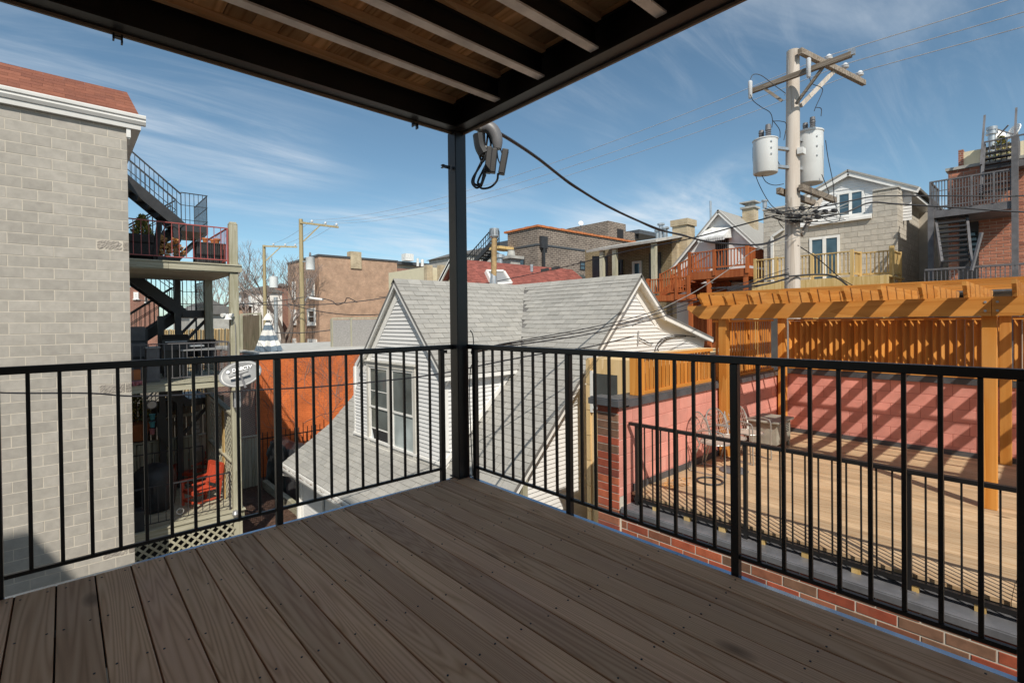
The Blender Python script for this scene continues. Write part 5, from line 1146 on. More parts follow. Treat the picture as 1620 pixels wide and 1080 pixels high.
D_ = lambda x, y, d=11.4: ond(x, y, d)
for i, pts in enumerate(([D_(1187,150),D_(1192,160),D_(1205,170),D_(1218,178),D_(1222,190),D_(1221,202)], [D_(1222,190),D_(1233,205),D_(1234,218)], [D_(1222,192),D_(1235,192),D_(1244,197),D_(1240,222)], [D_(1280,118),D_(1284,132),D_(1298,138),D_(1301,145),D_(1291,168),D_(1288,176)], [D_(1290,170),D_(1299,172),D_(1299,184)],
        [D_(1191,233),D_(1192,262),D_(1200,290),D_(1218,322),D_(1235,336)], [D_(1204,275),D_(1212,288),D_(1225,293),D_(1240,291)], [D_(1306,222),D_(1310,250),D_(1318,290),D_(1320,318),D_(1328,340)], [D_(1300,276),D_(1308,296),D_(1311,306),D_(1306,312)], [D_(1283,291),D_(1283,318)], [D_(1187,126),D_(1192,118),D_(1205,120),D_(1225,135),D_(1243,148)], [D_(1228,248),D_(1233,260),D_(1241,266)],
        [D_(1238,336),D_(1232,350),D_(1240,362)], [D_(1330,340),D_(1326,350),D_(1312,350),D_(1290,338)])):
    wire(pts, .0085).build('jumper', 'cable_black', up)
rs = random.Random(3)
for i in range(30):      # tangle of service cables round the pole
    x0, x1 = rs.uniform(1208,1262), rs.uniform(1268,1345); y0, y1 = rs.uniform(326,346), rs.uniform(318,350); ym = max(y0,y1)+rs.uniform(-4,9)
    wire([D_(x0,y0,rs.uniform(11.1,11.6)), D_((x0+x1)/2,ym,rs.uniform(11.05,11.25)), D_(x1,y1,rs.uniform(11.3,11.9))], rs.choice((.006,.009,.013))).build('service_tangle', rs.choice(('cable_black','cable_black','cable_black','pipe_grey')), up)
for (x, y) in ((1231,337),(1290,336),(1304,335),(1292,344),(1267,330),(1318,334)):
    m = MB(); q = D_(x,y,11.2); m.bar(q-Vector((.10,.02,0)), q+Vector((.10,-.02,.01)), .07,.075); m.build('splice_box', 'black_rubber', up, bevel=.01)
for i in range(12):
    z = 2.2+.42*i; a = (i%2)*2.6+2.4; m = MB(); q = Vector((PX_+.03+.15*math.cos(a),PY_+.15*math.sin(a),z)); m.lathe([(.014,0),(.014,.02)], q, 6); m.build('bolt', 'galvanised', up)
# ---- far poles
def far_pole(label, x0, ytop, ybot, d, arm, tr, r=.15):
    B, T = ond(x0,ybot,d), ond(x0-1,ytop,d); t = thing('utility_pole', label, 'utility pole', (B.x,B.y,GZ), 'utility poles along the alley')
    m = MB(); m.tube([(B.x,B.y,GZ),(B.x,B.y,T.z)], [r*1.25,r*.9], 10); m.build('shaft', 'far_pole_wood', t, smooth=True)
    z = ond(x0,arm[0],d).z; e = onz(arm[1],arm[2],z); st = Vector((B.x-.1,B.y-.15,z)); e = Vector((e.x, e.y-.15, z)); m = MB(); m.bar(st, e, .10,.13); m.build('crossarm', 'far_pole_wood', t)
    m = MB(); m.bar((B.x+.1,B.y-.16,z-1.3), st.lerp(e,.5)-Vector((0,0,.06)), .05,.08); m.build('brace', 'far_pole_wood', t); ins = []
    for f in (.3,.65,.95):
        q = st.lerp(e,f)+Vector((0,0,.065)); m = MB(); m.lathe([(.03,0),(.03,.05),(.10,.07),(.10,.14),(.06,.18),(.04,.22)], q, 8); m.build('insulator', 'porcelain', t); ins.append(q+Vector((0,0,.2)))
    q = ond(tr[0],tr[2],d-.3); h = ond(tr[0],tr[1],d-.3).z-q.z; rr = tr[3]*d/FPX/2; m = MB(); m.lathe([(rr,0),(rr,h*.93),(rr*1.05,h*.95),(rr*.8,h),(.02,h*1.02)], q, 16); tk = m.build('transformer_tank', 'transformer_paint', t, smooth=True)
    m = MB(); m.lathe([(.06,h),(.09,h+.15),(.05,h+.35)], q, 8); m.build('bushing', 'dish_arm', tk)
    m = MB(); m.bar(q+Vector((0,0,h*.7)), Vector((B.x,B.y,q.z+h*.7)), .1,.08); m.build('hanger', 'galvanised', tk)
    return t, ins
p2, ins2 = far_pole('tall far utility pole with lamp arm in front of the tan brick building', 479, 347, 545, 35, (353,534,360), (491,407,427,13.5))
p3, ins3 = far_pole('shorter far utility pole beside the bare tree', 420, 388, 530, 45, (390,469,391), (433,437,455,12.5))
q0, q1 = ond(483,476,34.8), ond(509,473,34.8); st = MB(); st.tube(bez([q0, ond(486,471,34.8), ond(492,470,34.8)],4), .04, 6); st.build('lamp_arm', 'galvanised', p2); m = MB(); a = ond(490,471,34.8); b = ond(511,474,34.8); m.bar(a, b, .32,.16); m.build('lamp_head', 'white_metal', p2, bevel=.05)
m = MB(); q = ond(437,522,44); m.tube([(q.x,q.y,GZ), (q.x,q.y,ond(437,470,44).z)], .17, 10); tag(m.build('steel_mast', 'galvanised', smooth=True), 'plain grey steel mast between the bare tree and the tan brick building', 'mast')
# ---- wires
WG = 'overhead wires'
def cable(label, pts, r, mat='cable_black', grp=WG, n=10): return tag(wire(pts, r, mat, n).build('overhead_cable', mat), label, 'cable', grp)
names = ('innermost','middle','outermost')
for i in range(3):
    cable('bare wire from the %s insulator of the near pole to the tall far pole' % names[i], arc_pts(INS[i], ins2[i], .9, 10), .0085, 'wire_alu')
    e = INS[i]+Vector((.6*(i-1)*.2,-34,.8)); cable('bare wire leaving the %s insulator of the near pole over the pergola' % names[i], arc_pts(INS[i], e, .7, 8), .011, 'wire_alu')
    cable('bare wire from the %s insulator of the tall far pole to the shorter one' % names[i], arc_pts(ins2[i], ins3[i], .2, 6), .012, 'wire_alu')
cable('thick twisted black service cable from the conduit elbow to the near pole', [W_(776,206),W_(800,217,4.5),D_(850,250,5.2),D_(905,292,6.1),D_(968,330,7.0),D_(1038,361,8.1),D_(1078,372,8.8),D_(1127,383,9.6),D_(1204,387,10.7),D_(1245,372,11.3)], .017)
cable('thin black strand wound round the twisted service cable', [W_(776,205)+Vector((0,0,.02)),W_(800,216,4.5),D_(850,248.5,5.22),D_(905,294,6.1),D_(968,328.5,7.0),D_(1038,363,8.1),D_(1078,370.5,8.8),D_(1127,384.5,9.6),D_(1204,385.5,10.7),D_(1245,371,11.3)], .008)
cable('black cable with splices passing in front of the red roof', [D_(1225,342,11.4),D_(1180,354,12.3),D_(1085,379,14.5),D_(985,399,17),D_(885,424,20),D_(780,446,24),D_(690,462,28),D_(600,470,33)], .018)
m = MB()
for x, y, d in ((862,427,20.6),(879,424,20.2)): q = D_(x,y,d); m.bar(q-Vector((.12,-.12,.03)), q+Vector((.12,-.12,.03)), .12,.12)
tag(m.build('cable_splice', 'black_rubber'), 'pair of black splice sleeves on the cable before the red roof', 'splice')
for k, (dy0, lb) in enumerate(((0,'uppermost'),(6,'middle'),(14,'lowest'))):
    cable('%s of three cables from the near pole past the white gable to the post' % lb, [D_(1248,425+dy0,11.3),D_(1175,448+dy0*.9,10.2),D_(1105,470+dy0,9.2),D_(1010,500+dy0*.8,8.2),D_(930,519+dy0*.7,7.2),D_(850,534+dy0*.5,6.0),D_(790,545+dy0*.3,5.0),D_(746,556+dy0*.2,4.25)], .0085 if k else .007)
cable('pale twisted drop wire slanting down past the orange stairs', [D_(1262,375,11.3),D_(1206,393,10.9),D_(1190,398,10.8),D_(1157,423,10.2),D_(1105,458,9.6),D_(1052,486,9.0),D_(1000,516,8.6)], .008, 'pipe_grey')
cable('cable crossing the yard from the white gable to the grey block wall', [D_(1003,532,8.6),D_(930,549,8.0),D_(849,561,7.6),D_(795,571,7.4),D_(695,591,7.2),D_(600,603,7.1),D_(500,612,7.0),D_(400,617,7.0),D_(300,624,6.9),D_(210,626.5,6.6),D_(140,622,6.3),D_(0,621,6.0),D_(-120,610,5.6)], .011)
cable('lower heavy cable running right from the near pole towards the brick building', [D_(1245,350,11.3),D_(1330,338,11.5),D_(1375,321,11.6),D_(1420,323,11.6),D_(1520,329,11.6),D_(1620,335.5,11.4),D_(1750,338,11.2)], .02)
cable('upper heavy cable running right from the near pole towards the brick building', [D_(1245,334,11.3),D_(1310,325,11.5),D_(1375,312,11.6),D_(1420,310,11.6),D_(1520,310,11.6),D_(1620,310,11.4),D_(1750,306,11.2)], .016)
cable('slack black cable hanging from the near pole to the wooden balcony', [D_(1262,388,11.35),D_(1295,410,12),D_(1330,440,13),D_(1350,452,13.5)], .012)
for k, (pts) in enumerate(([D_(1248,437,11.3),D_(1300,434,11.3),D_(1325,440,11.0),D_(1345,455,10.5)], [D_(1248,434,11.3),D_(1215,440,11.2),D_(1180,452,11.0),D_(1125,456,11.0)], [D_(1248,440,11.3),D_(1210,450,11.2),D_(1150,458,11.1)])):
    cable(('black cable drooping behind the pergola rafters right of the near pole','upper black cable drooping behind the pergola left of the near pole','lower black cable drooping behind the pergola left of the near pole')[k], pts, .02)
for k, (a, b, s_, lb) in enumerate((((380,480,30),(620,469,34),.3,'dark cable across the tan brick wall at lamp height'),((455,480,34),(640,492,34),.5,'thin cable below lamp height across the tan brick wall'),((380,520,30),(545,518,32),.3,'thin cable across the foot of the tan brick wall'),((215,474,30),(480,470,34),.4,'thin cable strung behind the timber porch'))):
    cable(lb, arc_pts(D_(*a), D_(*b), s_, 8), .03)
cable('curled cable dangling against the tan brick wall', [D_(510,472,33),D_(525,476,33),D_(533,482,33),D_(545,478,33),D_(550,471,33),D_(565,478,33)], .03)
gc = thing('cable_anchor', 'short metal anchor bracket with loose cables on the white gable', 'bracket', ony(1010,535,YS-.02))
m = MB(); a, b = ony(1010,523,YS-.05), ony(1010,545,YS-.05); m.bar(a, b, .02,.02); m.build('bracket', 'galvanised', gc)
for pts in ([(1010,534),(1018,538),(1028,543),(1033,543)],[(1036,560),(1038,548),(1045,538),(1056,533),(1075,530),(1100,533)],[(1043,560),(1041,550),(1048,541),(1060,534),(1085,532)]): wire([ony(x,y,YS-.05) for x, y in pts], .010).build('loose_cable', 'cable_black', gc)
m = MB(); m.tube(bez([ond(744,522,4.2),ond(748,530,4.2),ond(749,545,4.18),ond(746,556,4.15),ond(752,565,4.15),ond(756,572,4.15),ond(752,578,4.15),ond(745,580,4.15),ond(743,620,4.15),ond(745,690,4.15),ond(748,752,4.15)],6), .0045, 5); tag(m.build('coax_cable', 'cable_black'), 'thin black cable running down beside the balcony corner post', 'cable')
# ================================================================ houses across the alley
def gbox(m, x0, x1, y0, y1, z0, z1): m.box(x0,x1,y0,y1,z0,z1); return m
def win(parent, ax, plane, out, u0, u1, z0, z1, fm='white_trim', gm='window_glass', mid=True, fw=.07, sill=True, dp=.04):
    P = lambda d, u, z: (plane+out*d, u, z) if ax == 0 else (u, plane+out*d, z)
    def bx(m, d0, d1, a, b, c, e):
        q = [P(d0,a,c),P(d0,b,c),P(d1,b,c),P(d1,a,c),P(d0,a,e),P(d0,b,e),P(d1,b,e),P(d1,a,e)]; m.hexa(q); return m
    f = MB(); bx(f,.0,dp,u0,u0+fw,z0,z1); bx(f,.0,dp,u1-fw,u1,z0,z1); bx(f,.0,dp,u0+fw,u1-fw,z1-fw,z1); bx(f,.0,dp,u0+fw,u1-fw,z0,z0+fw)
    if mid: bx(f,.0,dp*.9,u0+fw,u1-fw,(z0+z1)/2-.03,(z0+z1)/2+.03)
    if sill: bx(f,.0,dp+.06,u0-.06,u1+.06,z0-.08,z0-.001)
    o = f.build('window', fm, parent)
    g_ = MB(); bx(g_,.003,.012,u0+fw,u1-fw,z0+fw,z1-fw); g_.build('pane', gm, o); return o
def slat_rail(parent, a, b, h, pitch, mat, sw=.035, post_at=(0,1), pm=None, sag=0, name='baluster', pw=.10, top=.04, over=.0):
    """timber guard from a to b (points at deck level): posts, rails and balusters"""
    a = Vector(a); b = Vector(b); d = (b-a); L_ = d.length; d.normalize(); up = Vector((0,0,1))
    m = MB(); m.bar(a+up*h, b+up*h, .09, top); m.build('hand_rail', mat, parent); m = MB(); m.bar(a+up*.12, b+up*.12, .04, .07); m.build('bottom_rail', mat, parent)
    for f in post_at: q = a.lerp(b, f); m = MB(); m.bar(q-up*.25, q+up*(h+.06+over), pw, pw, up=d); m.build('post', pm or mat, parent)
    n = int(L_/pitch)
    for i in range(1, n):
        q = a.lerp(b, i/n); m = MB(); m.bar(q+up*.155, q+up*(h-top/2), sw, .03, up=d); m.build(name, mat, parent)
# ---- grey block house with white gable
GX = 20.0
gh = thing('grey_block_house', 'grey split block house with white gable window and sliding door', 'house', (22,3,GZ))
P_ = lambda x, y, d=0: onx(x, y, GX+d)
yl_, yr_ = P_(1208,400).y, P_(1420,400).y; zA = P_(1230,330).z; zB = P_(1330,352).z; zC = P_(1400,300).z; y1_, y2_ = P_(1274,350).y, P_(1381,340).y
m = MB(); m.prism([(GX+.01,yl_,GZ),(GX+.01,yl_,zA),(GX+.01,y1_,zA),(GX+.01,y1_,zB),(GX+.01,y2_,zB),(GX+.01,y2_,zC),(GX+.01,yr_,zC),(GX+.01,yr_,GZ)], (1.2,0,0)); m.box(GX+1.21,GX+14,yr_+.31,yl_-.02,GZ,zB-.3); m.build('wall', 'grey_block_mortar', gh)
dy0, dy1 = P_(1329,400).y, P_(1281,400).y; dz1 = P_(1305,374).z; dz0 = dz1-2.1
block_wall(gh, 0, GX, -1, yr_, yl_, 1.7, zC, .42, .21, 'grey_block', mort=.012, th=.03, name='split_block', openings=[(dy0,dy1,1.0,dz1),(y2_+.02,y1_,zB,9),(y1_,yl_,zA,9)], zref=zB)
ysd = yr_-.0; xr = onx(1420,400,GX).x
m = MB(); m.box(GX+1.2,GX+1.21,yr_-.5,yr_,GZ,zC-.2); 
m = MB(); m.box(GX+.012,GX+6,yr_-.004,yr_+.3,GZ,er.z-.1 if False else zC-.25); m.build('side_wall', 'grey_block_mortar', gh)
block_wall(gh, 1, yr_-.01, -1, GX+.0, GX+4.0, 1.7, zC, .42, .21, 'grey_block', mort=.012, th=.03, name='split_block', zref=zB)
m = MB(); m.prism([(GX-.04,yl_+.03,zA+.001),(GX-.04,y1_,zA+.001),(GX-.04,y1_,zA+.07),(GX-.04,yl_+.03,zA+.07)],(.4,0,0)); m.box(GX-.04,GX+.4,yr_-.05,y2_,zC+.001,zC+.07); m.build('coping', 'concrete', gh)
gx2 = GX+.9; ap = onx(1344,276,gx2); el = onx(1262,322,gx2); er = onx(1456,303,gx2)
m = MB(); m.prism([(gx2,ap.y,ap.z),(gx2,el.y,el.z),(gx2,el.y,2),(gx2,yr_+.1,2),(gx2,yr_+.1,er.z-.12),(gx2,er.y+.15,er.z-.12),(gx2,er.y+.15,er.z)], (9,0,0)); m.build('gable_wall', 'siding', gh)
siding(gh, 0, gx2-.004, -1, zB-.1, ap.z-.12, .11, lambda z: er.y+.25 if z < er.z else er.y+.25+(z-er.z)*(ap.y-er.y)/(ap.z-er.z), lambda z: el.y-.1 if z < el.z else el.y-.1+(z-el.z)*(ap.y-el.y)/(ap.z-el.z), openings=[(onx(1367,320,gx2).y-.05,onx(1325,320,gx2).y+.05,zB-.2,onx(1345,302,gx2).z+.05)])
m = MB()
for e in (el, er): m.bar((gx2-.18,ap.y,ap.z+.02),(gx2-.18,e.y,e.z+.02),.06,.20,up=(0,0,1))
m.build('rake_board', 'white_trim', gh)
m = MB()
for e in (el, er): slab(m, [(gx2-.25,ap.y,ap.z+.16),(gx2+9,ap.y,ap.z+.16),(gx2+9,e.y,e.z+.14),(gx2-.25,e.y,e.z+.14)], .06)
m.build('roof', 'shingle', gh)
w0, w1 = onx(1367,320,gx2), onx(1325,320,gx2); win(gh, 0, gx2, -1, w0.y, w1.y, onx(1345,342,gx2).z, onx(1345,303,gx2).z, gm='blue_glass', mid=False, sill=False); m = MB(); c = (w0.y+w1.y)/2; m.box(gx2-.045,gx2-.01,c-.05,c+.05,onx(1345,342,gx2).z,onx(1345,303,gx2).z); m.build('mullion', 'white_trim', gh)
m = MB(); m.box(GX-.12,GX+.85,y2_+.03,y1_+.25,zB+.002,zB+.09); m.box(GX-.06,GX+.85,y2_+.03,y1_+.25,zB+.091,zB+.19); m.build('sill_band', 'white_trim', gh)
win(gh, 0, GX+.004, -1, dy0, dy1, dz0, dz1, mid=False, gm='blue_glass', sill=False, fw=.09); m = MB(); c = (dy0+dy1)/2; m.box(GX-.045,GX-.01,c-.06,c+.06,dz0,dz1); m.build('door_stile', 'white_trim', gh)
m = MB(); q = onx(1222,380,GX-.06); m.bar((GX-.08,q.y,1.5),(GX-.08,q.y,onx(1222,374,GX).z),.10,.10); a = onx(1222,374,GX-.08); b = onx(1240,362,GX-.08); m.bar(a, b, .10,.10); m.build('downspout', 'gutter_white', gh)
m = MB(); q = onx(1210,329,GX+.2); m.tube([q, q+Vector((0,0,.28))], .09, 10); m.lathe([(.14,.28),(.14,.34),(.05,.36)], q, 10); m.build('vent_pipe', 'galvanised', gh)
m = MB(); m.box(GX+4.02,GX+5,-2.2,yr_-.0,GZ,onx(1470,335,GX+4).z); m.build('rear_wing', 'grey_block_mortar', gh)
# wooden balcony in front
DX = 17.6
bl_ = thing('wood_balcony', 'yellow pine balcony with slatted guard below the sliding door', 'balcony', (DX,3,GZ))
z0_ = onx(1300,441,DX).z
A, B, C2 = onx(1195,440,DX), onx(1348,440,DX), onx(1411,440,DX+.9)
m = MB(); m.box(DX-.05,GX-.05,C2.y-.1,A.y+.1,z0_-.05,z0_); m.build('floor', 'treated_pine', bl_); m = MB(); m.box(DX-.09,DX-.051,C2.y-.1,A.y+.1,z0_-.34,z0_-.0); m.build('rim_board', 'treated_pine', bl_)
hh_ = onx(1300,402,DX).z-z0_
slat_rail(bl_, (DX,A.y,z0_), (DX,B.y,z0_), hh_, .115, 'treated_pine', post_at=(0,.24,.62,1))
slat_rail(bl_, (DX+.06,B.y-.06,z0_), (DX+.75,B.y-.06,z0_), hh_-.02, .12, 'treated_pine', post_at=(.95,))
slat_rail(bl_, (DX+.9,B.y-.1,z0_), (DX+.9,C2.y,z0_), hh_, .115, 'treated_pine', post_at=(1,), pw=.13, over=.1)
slat_rail(bl_, (DX+.95,C2.y+.0,z0_), (GX-.1,C2.y+.0,z0_), hh_, .13, 'treated_pine', post_at=(.9,))
for f in (0,.5,1):
    q = Vector((DX-.02,A.y,0)).lerp(Vector((DX-.02,C2.y,0)), f); m = MB(); m.box(q.x,q.x+.14,q.y-.07,q.y+.07,GZ,z0_-.06); m.build('support_post', 'treated_pine', bl_)
# ---- brown brick house with grey steel stair on the right
RXB = 19.0
rh = thing('brown_brick_house', 'brown brick house with stone coping behind the grey steel stair', 'house', (22,-4,GZ))
Q = lambda x, y, d=0: onx(x, y, RXB+d)
yL = Q(1500,300).y; zT = Q(1530,266).z; yM = Q(1553,300).y; zH = Q(1600,218).z
m = MB(); m.box(RXB+.01,RXB+12,-9,yL,GZ,zT); m.build('wall', 'brown_mortar', rh)
dr = (Q(1548,400).y, Q(1518,400).y)
block_wall(rh, 0, RXB, -1, -3.6, yL, 2.4, zT, .30, .1, 'brown_brick', mort=.016, th=.03, name='brick', openings=[(dr[0],dr[1],1,Q(1530,352).z)])
m = MB(); m.box(RXB-.06,RXB+.4,yM-1.6,yL+.06,zT+.001,zT+.09); m.build('coping', 'concrete', rh)
m = MB(); m.box(RXB-.02,RXB+.02,dr[0],dr[1],1.5,Q(1530,352).z); dd = m.build('door', 'stair_steel', rh)
m = MB(); c = (dr[0]+dr[1])/2; m.box(RXB-.026,RXB-.021,c-.2,c+.2,3.2,3.9); m.build('door_glass', 'window_glass', dd)
pz = Q(1530,262).z; m = MB(); a, b = Q(1518,240,1.5), Q(1618,225,1.5); m.box(RXB+1.5,RXB+6,b.y-3,a.y,zT-.2,Q(1560,234,1.5).z); m.build('penthouse', 'cream_paint', rh)
m = MB(); m.box(RXB+1.45,RXB+1.9,Q(1524,240,1.45).y,Q(1516,240,1.45).y,zT-.2,Q(1520,237,1.45).z); m.box(RXB+1.45,RXB+1.9,Q(1560,240,1.45).y,Q(1552,240,1.45).y,zT-.2,Q(1556,233,1.45).z); m.build('brick_pilaster', 'far_red_brick', rh)
q = Q(1569,262,1.0); m = MB(); m.tube([q-Vector((0,0,.5)), Q(1569,212,1.0)], .10, 12); qt = Q(1569,212,1.0); m.lathe([(.15,0),(.15,.08),(.11,.09),(.11,.13),(.14,.14),(.14,.24),(.05,.26)], qt-Vector((0,0,.02)), 12); tag(m.build('vent_stack', 'galvanised', smooth=True), 'shiny metal vent stack on the brown brick house roof', 'vent')
for px, py, lb, tl in ((1577,213,'small white satellite dish right behind the metal vent stack',.6),(1604,208,'white satellite dish tilted on an arm at the roof edge beyond the vent stack',-.9)):
    q = Q(px,py,1.2); t = thing('satellite_dish', lb, 'satellite dish', q, 'small rooftop dishes'); n_ = Vector((-.5,-.7*tl,.35)).normalized(); u_ = n_.orthogonal().normalized(); v_ = n_.cross(u_); m = MB()
    vs = [q-n_*.08]+[q+(u_*math.cos(k*.449)+v_*math.sin(k*.449))*.25 for k in range(14)]; m.add(vs, [(0,1+k,1+(k+1)%14) for k in range(14)]); o = m.build('reflector', 'white_trim', t); o.modifiers.new('s','SOLIDIFY').thickness = .03
    m = MB(); m.tube([q-n_*.08, q-n_*.15-Vector((0,0,.3)), q-n_*.15-Vector((0,0,1.2))], .035, 6); m.build('mast', 'grey_steel', t); m = MB(); m.bar(q-n_*.05-Vector((0,0,.1)), q+n_*.5-Vector((0,0,.1)), .03,.03); m.build('feed_arm', 'grey_steel', t)
bs = Q(1584,262,.6); evergreen('potted_evergreen', 'small yellow green conifer on the upper landing of the brown brick house', (bs.x,bs.y,bs.z-.1), 1.0, .42, 500)
# stair
st = thing('steel_stair', 'grey steel stair and landings in front of the brown brick house', 'stair', (17.5,-1.5,GZ))
SX = 17.4; S_ = lambda x, y, d=0: onx(x, y, SX+d)
zl = S_(1540,322).z; ya, yb = S_(1472,320).y, S_(1604,320).y
def gbar(nm, a, b, w, h, mat='grey_steel', up=(0,0,1)): MB().bar(a, b, w, h, up).build(nm, mat, st)
m = MB(); m.box(SX,RXB-.02,yb,ya,zl-.28,zl-.06); m.build('landing', 'grey_steel', st)
zr = S_(1500,284).z
gbar('hand_rail', (SX,ya,zr), (SX,yb,zr), .05,.04); gbar('hand_rail', (SX,ya,zl+.05), (SX,yb,zl+.05), .03,.03); gbar('hand_rail', (SX,ya,zr-.3), (SX,yb,zr-.3), .02,.02)
for i in range(28): y = ya+(yb-ya)*i/27; gbar('baluster', (SX,y,zl-.05), (SX,y,zr-.02), .022 if i%7 else .05,.022 if i%7 else .05)
gbar('hand_rail', (SX,ya+.001,zr+.001), (RXB-.05,ya+.001,zr+.001), .05,.04)
for i in range(1,8): x = SX+(RXB-SX)*i/8; gbar('baluster', (x,ya,zl-.05), (x,ya,zr-.02), .02,.02)
for px in (1473,1606): q = S_(px,400); m = MB(); m.box(SX-.06,SX+.08,q.y-.07,q.y+.07,GZ,S_(px,327 if px < 1500 else 215).z); m.build('column', 'grey_steel', st)
# lower flight rising away from us to the landing
fz0, fz1 = S_(1510,420,-.9).z, zl-.1; f0a, f0b = S_(1490,418,-.9), S_(1537,418,-.9); f1a, f1b = S_(1478,338,.5), S_(1529,338,.5)
gbar('stringer', f0a, f1a, .06,.24); gbar('stringer', f0b, f1b, .06,.24)
for i in range(11):
    f = (i+.5)/11; a, b = f0a.lerp(f1a,f), f0b.lerp(f1b,f); m = MB(); m.box(a.x-.14,a.x+.14,b.y+.03,a.y-.03,a.z-.02,a.z+.03); m.build('tread', 'stair_steel', st)
gbar('hand_rail', S_(1553,368,-.9), S_(1537,428,-1.2), .06,.06)
# upper flight to the roof
u0a, u0b, u1a, u1b = S_(1552,310,.1), S_(1604,305,.1), S_(1558,232,1.3), S_(1608,222,1.3)
gbar('stringer', u0a, u1a, .07,.26); gbar('stringer', u0b, u1b, .07,.26)
for i in range(9):
    f = (i+.5)/9; a, b = u0a.lerp(u1a,f), u0b.lerp(u1b,f); m = MB(); m.box(a.x-.12,a.x+.12,min(a.y,b.y)+.03,max(a.y,b.y)-.03,a.z-.02,a.z+.02); m.build('tread', 'stair_steel', st)
za = S_(1580,258,1.2).z; m = MB(); m.box(SX+1.1,RXB+.6,u1b.y-.3,u1a.y+.1,za-.22,za-.02); m.build('roof_landing', 'grey_steel', st)
zq = S_(1580,222,1.2).z; gbar('hand_rail', (SX+1.1,u1a.y,zq), (SX+1.1,u1b.y-.3,zq), .05,.04)
for i in range(9): y = u1a.y+(u1b.y-.3-u1a.y)*i/8; gbar('baluster', (SX+1.1,y,za-.02), (SX+1.1,y,zq-.02), .025,.025)
gbar('hand_rail', u0a+Vector((0,0,.9)), u1a+Vector((0,0,.95)), .05,.05); gbar('hand_rail', u0b+Vector((0,0,.9)), u1b+Vector((0,0,.95)), .05,.05)
zlow = S_(1540,445).z; zlr = S_(1540,426).z
m = MB(); m.box(SX-1.0,RXB-.03,S_(1700,440).y,ya+.1,zlow-.35,zlow-.1); m.build('landing', 'grey_steel', st)
gbar('hand_rail', (SX-1.0,ya,zlr), (SX-1.0,S_(1680,430).y,zlr), .06,.05)
for i in range(30): y = ya+(S_(1680,430).y-ya)*i/29; gbar('baluster', (SX-1.0,y,zlow-.1), (SX-1.0,y,zlr-.03), .022,.022)
# ---- white gable house with stained deck
WX = 22.5
wh_ = thing('white_gable_house', 'white gabled house with scalloped awning over a barred door', 'house', (24,9,GZ))
V = lambda x, y, d=0: onx(x, y, WX+d)
ap, el, er = V(1140,337), V(1070,418), V(1212,398)
sl_ = (ap.z-el.z)/(el.y-ap.y); er = Vector((WX, ap.y-(el.y-ap.y)*.95, el.z))
m = MB(); m.prism([(WX,ap.y,ap.z),(WX,el.y,el.z),(WX,el.y,GZ),(WX,er.y,GZ),(WX,er.y,er.z)], (11,0,0)); m.build('wall', 'siding', wh_)
m = MB()
for e in (el, er): slab(m, [(WX-.3,ap.y,ap.z+.14),(WX+11,ap.y,ap.z+.14),(WX+11,e.y+(e.y-ap.y)*.08,e.z-.2),(WX-.3,e.y+(e.y-ap.y)*.08,e.z-.2)], .08)
m.build('roof', 'shingle', wh_)
m = MB()
for e in (el, er): m.bar((WX-.27,ap.y,ap.z+.03),(WX-.27,e.y+(e.y-ap.y)*.08,e.z-.32),.05,.16)
m.build('rake_board', 'white_trim', wh_)
a, b = V(1132,400), V(1153,400); zt = V(1142,378).z; m = MB(); m.box(WX-.03,WX-.002,b.y,a.y,zt-2.1,zt); dd = m.build('door', 'dark_void', wh_)
for i in range(7): y = b.y+(a.y-b.y)*(i+.5)/7; m = MB(); m.box(WX-.06,WX-.04,y-.015,y+.015,zt-2.1,zt); m.build('bar', 'grey_steel', dd)
a, b = V(1118,380), V(1159,374); zt2 = V(1140,366).z; m = MB(); m.prism([(WX-.002,a.y,zt2+.25),(WX-.9,a.y,zt2-.35),(WX-.9,a.y,zt2-.5),(WX-.002,a.y,zt2-.4)], (0,b.y-a.y,0)); aw = m.build('awning', 'white_metal', wh_)
m = MB()
for i in range(12): y = a.y+(b.y-a.y)*(i+.5)/12; m.tube([(WX-.92,y,zt2-.5),(WX-.91,y,zt2-.5)], .09, 8)
m.build('scallop', 'white_metal', aw)
q = V(1187,352,2.5); m = MB(); m.box(q.x-.3,q.x+.3,q.y-.3,q.y+.3,q.z-.9,V(1187,331,2.5).z); ch = m.build('chimney', 'far_cream_brick', wh_); m = MB(); z = V(1187,331,2.5).z; m.box(q.x-.38,q.x+.38,q.y-.38,q.y+.38,z+.001,z+.10); m.box(q.x-.2,q.x+.2,q.y-.2,q.y+.2,z+.10,z+.3); m.box(q.x-.4,q.x+.4,q.y-.4,q.y+.4,z+.301,z+.37); m.build('chimney_cap', 'concrete', ch)
q = V(1125,350,1); m = MB(); m.tube([q-Vector((0,0,.6)), V(1124,318,1)], .06, 8); m.build('antenna_mast', 'galvanised', wh_)
# stained deck
SXD = 19.6
sdk = thing('stained_deck', 'reddish stained timber deck with stairs below the barred door', 'deck', (SXD,7,GZ))
N_ = lambda x, y, d=0: onx(x, y, SXD+d)
zU = N_(1130,427).z; uL, uR = N_(1091,425).y, N_(1182,425).y
m = MB(); m.box(SXD,WX-.02,uR,uL,zU-.38,zU-.02); m.build('floor', 'red_stain', sdk)
hU = N_(1135,396).z-zU
slat_rail(sdk, (SXD+.02,uL,zU), (SXD+.02,uR,zU), hU, .14, 'red_stain', sw=.06, post_at=(0,.45,1), pw=.13)
slat_rail(sdk, (SXD+.1,uR-.02,zU), (WX-.2,uR-.02,zU), hU, .12, 'red_stain', sw=.09, post_at=(1,))
zL = N_(1065,466).z; lL, lR = N_(1030,460).y, N_(1094,460).y
m = MB(); m.box(SXD-.3,WX-.5,lR,lL,zL-.3,zL-.02); m.build('floor', 'red_stain', sdk)
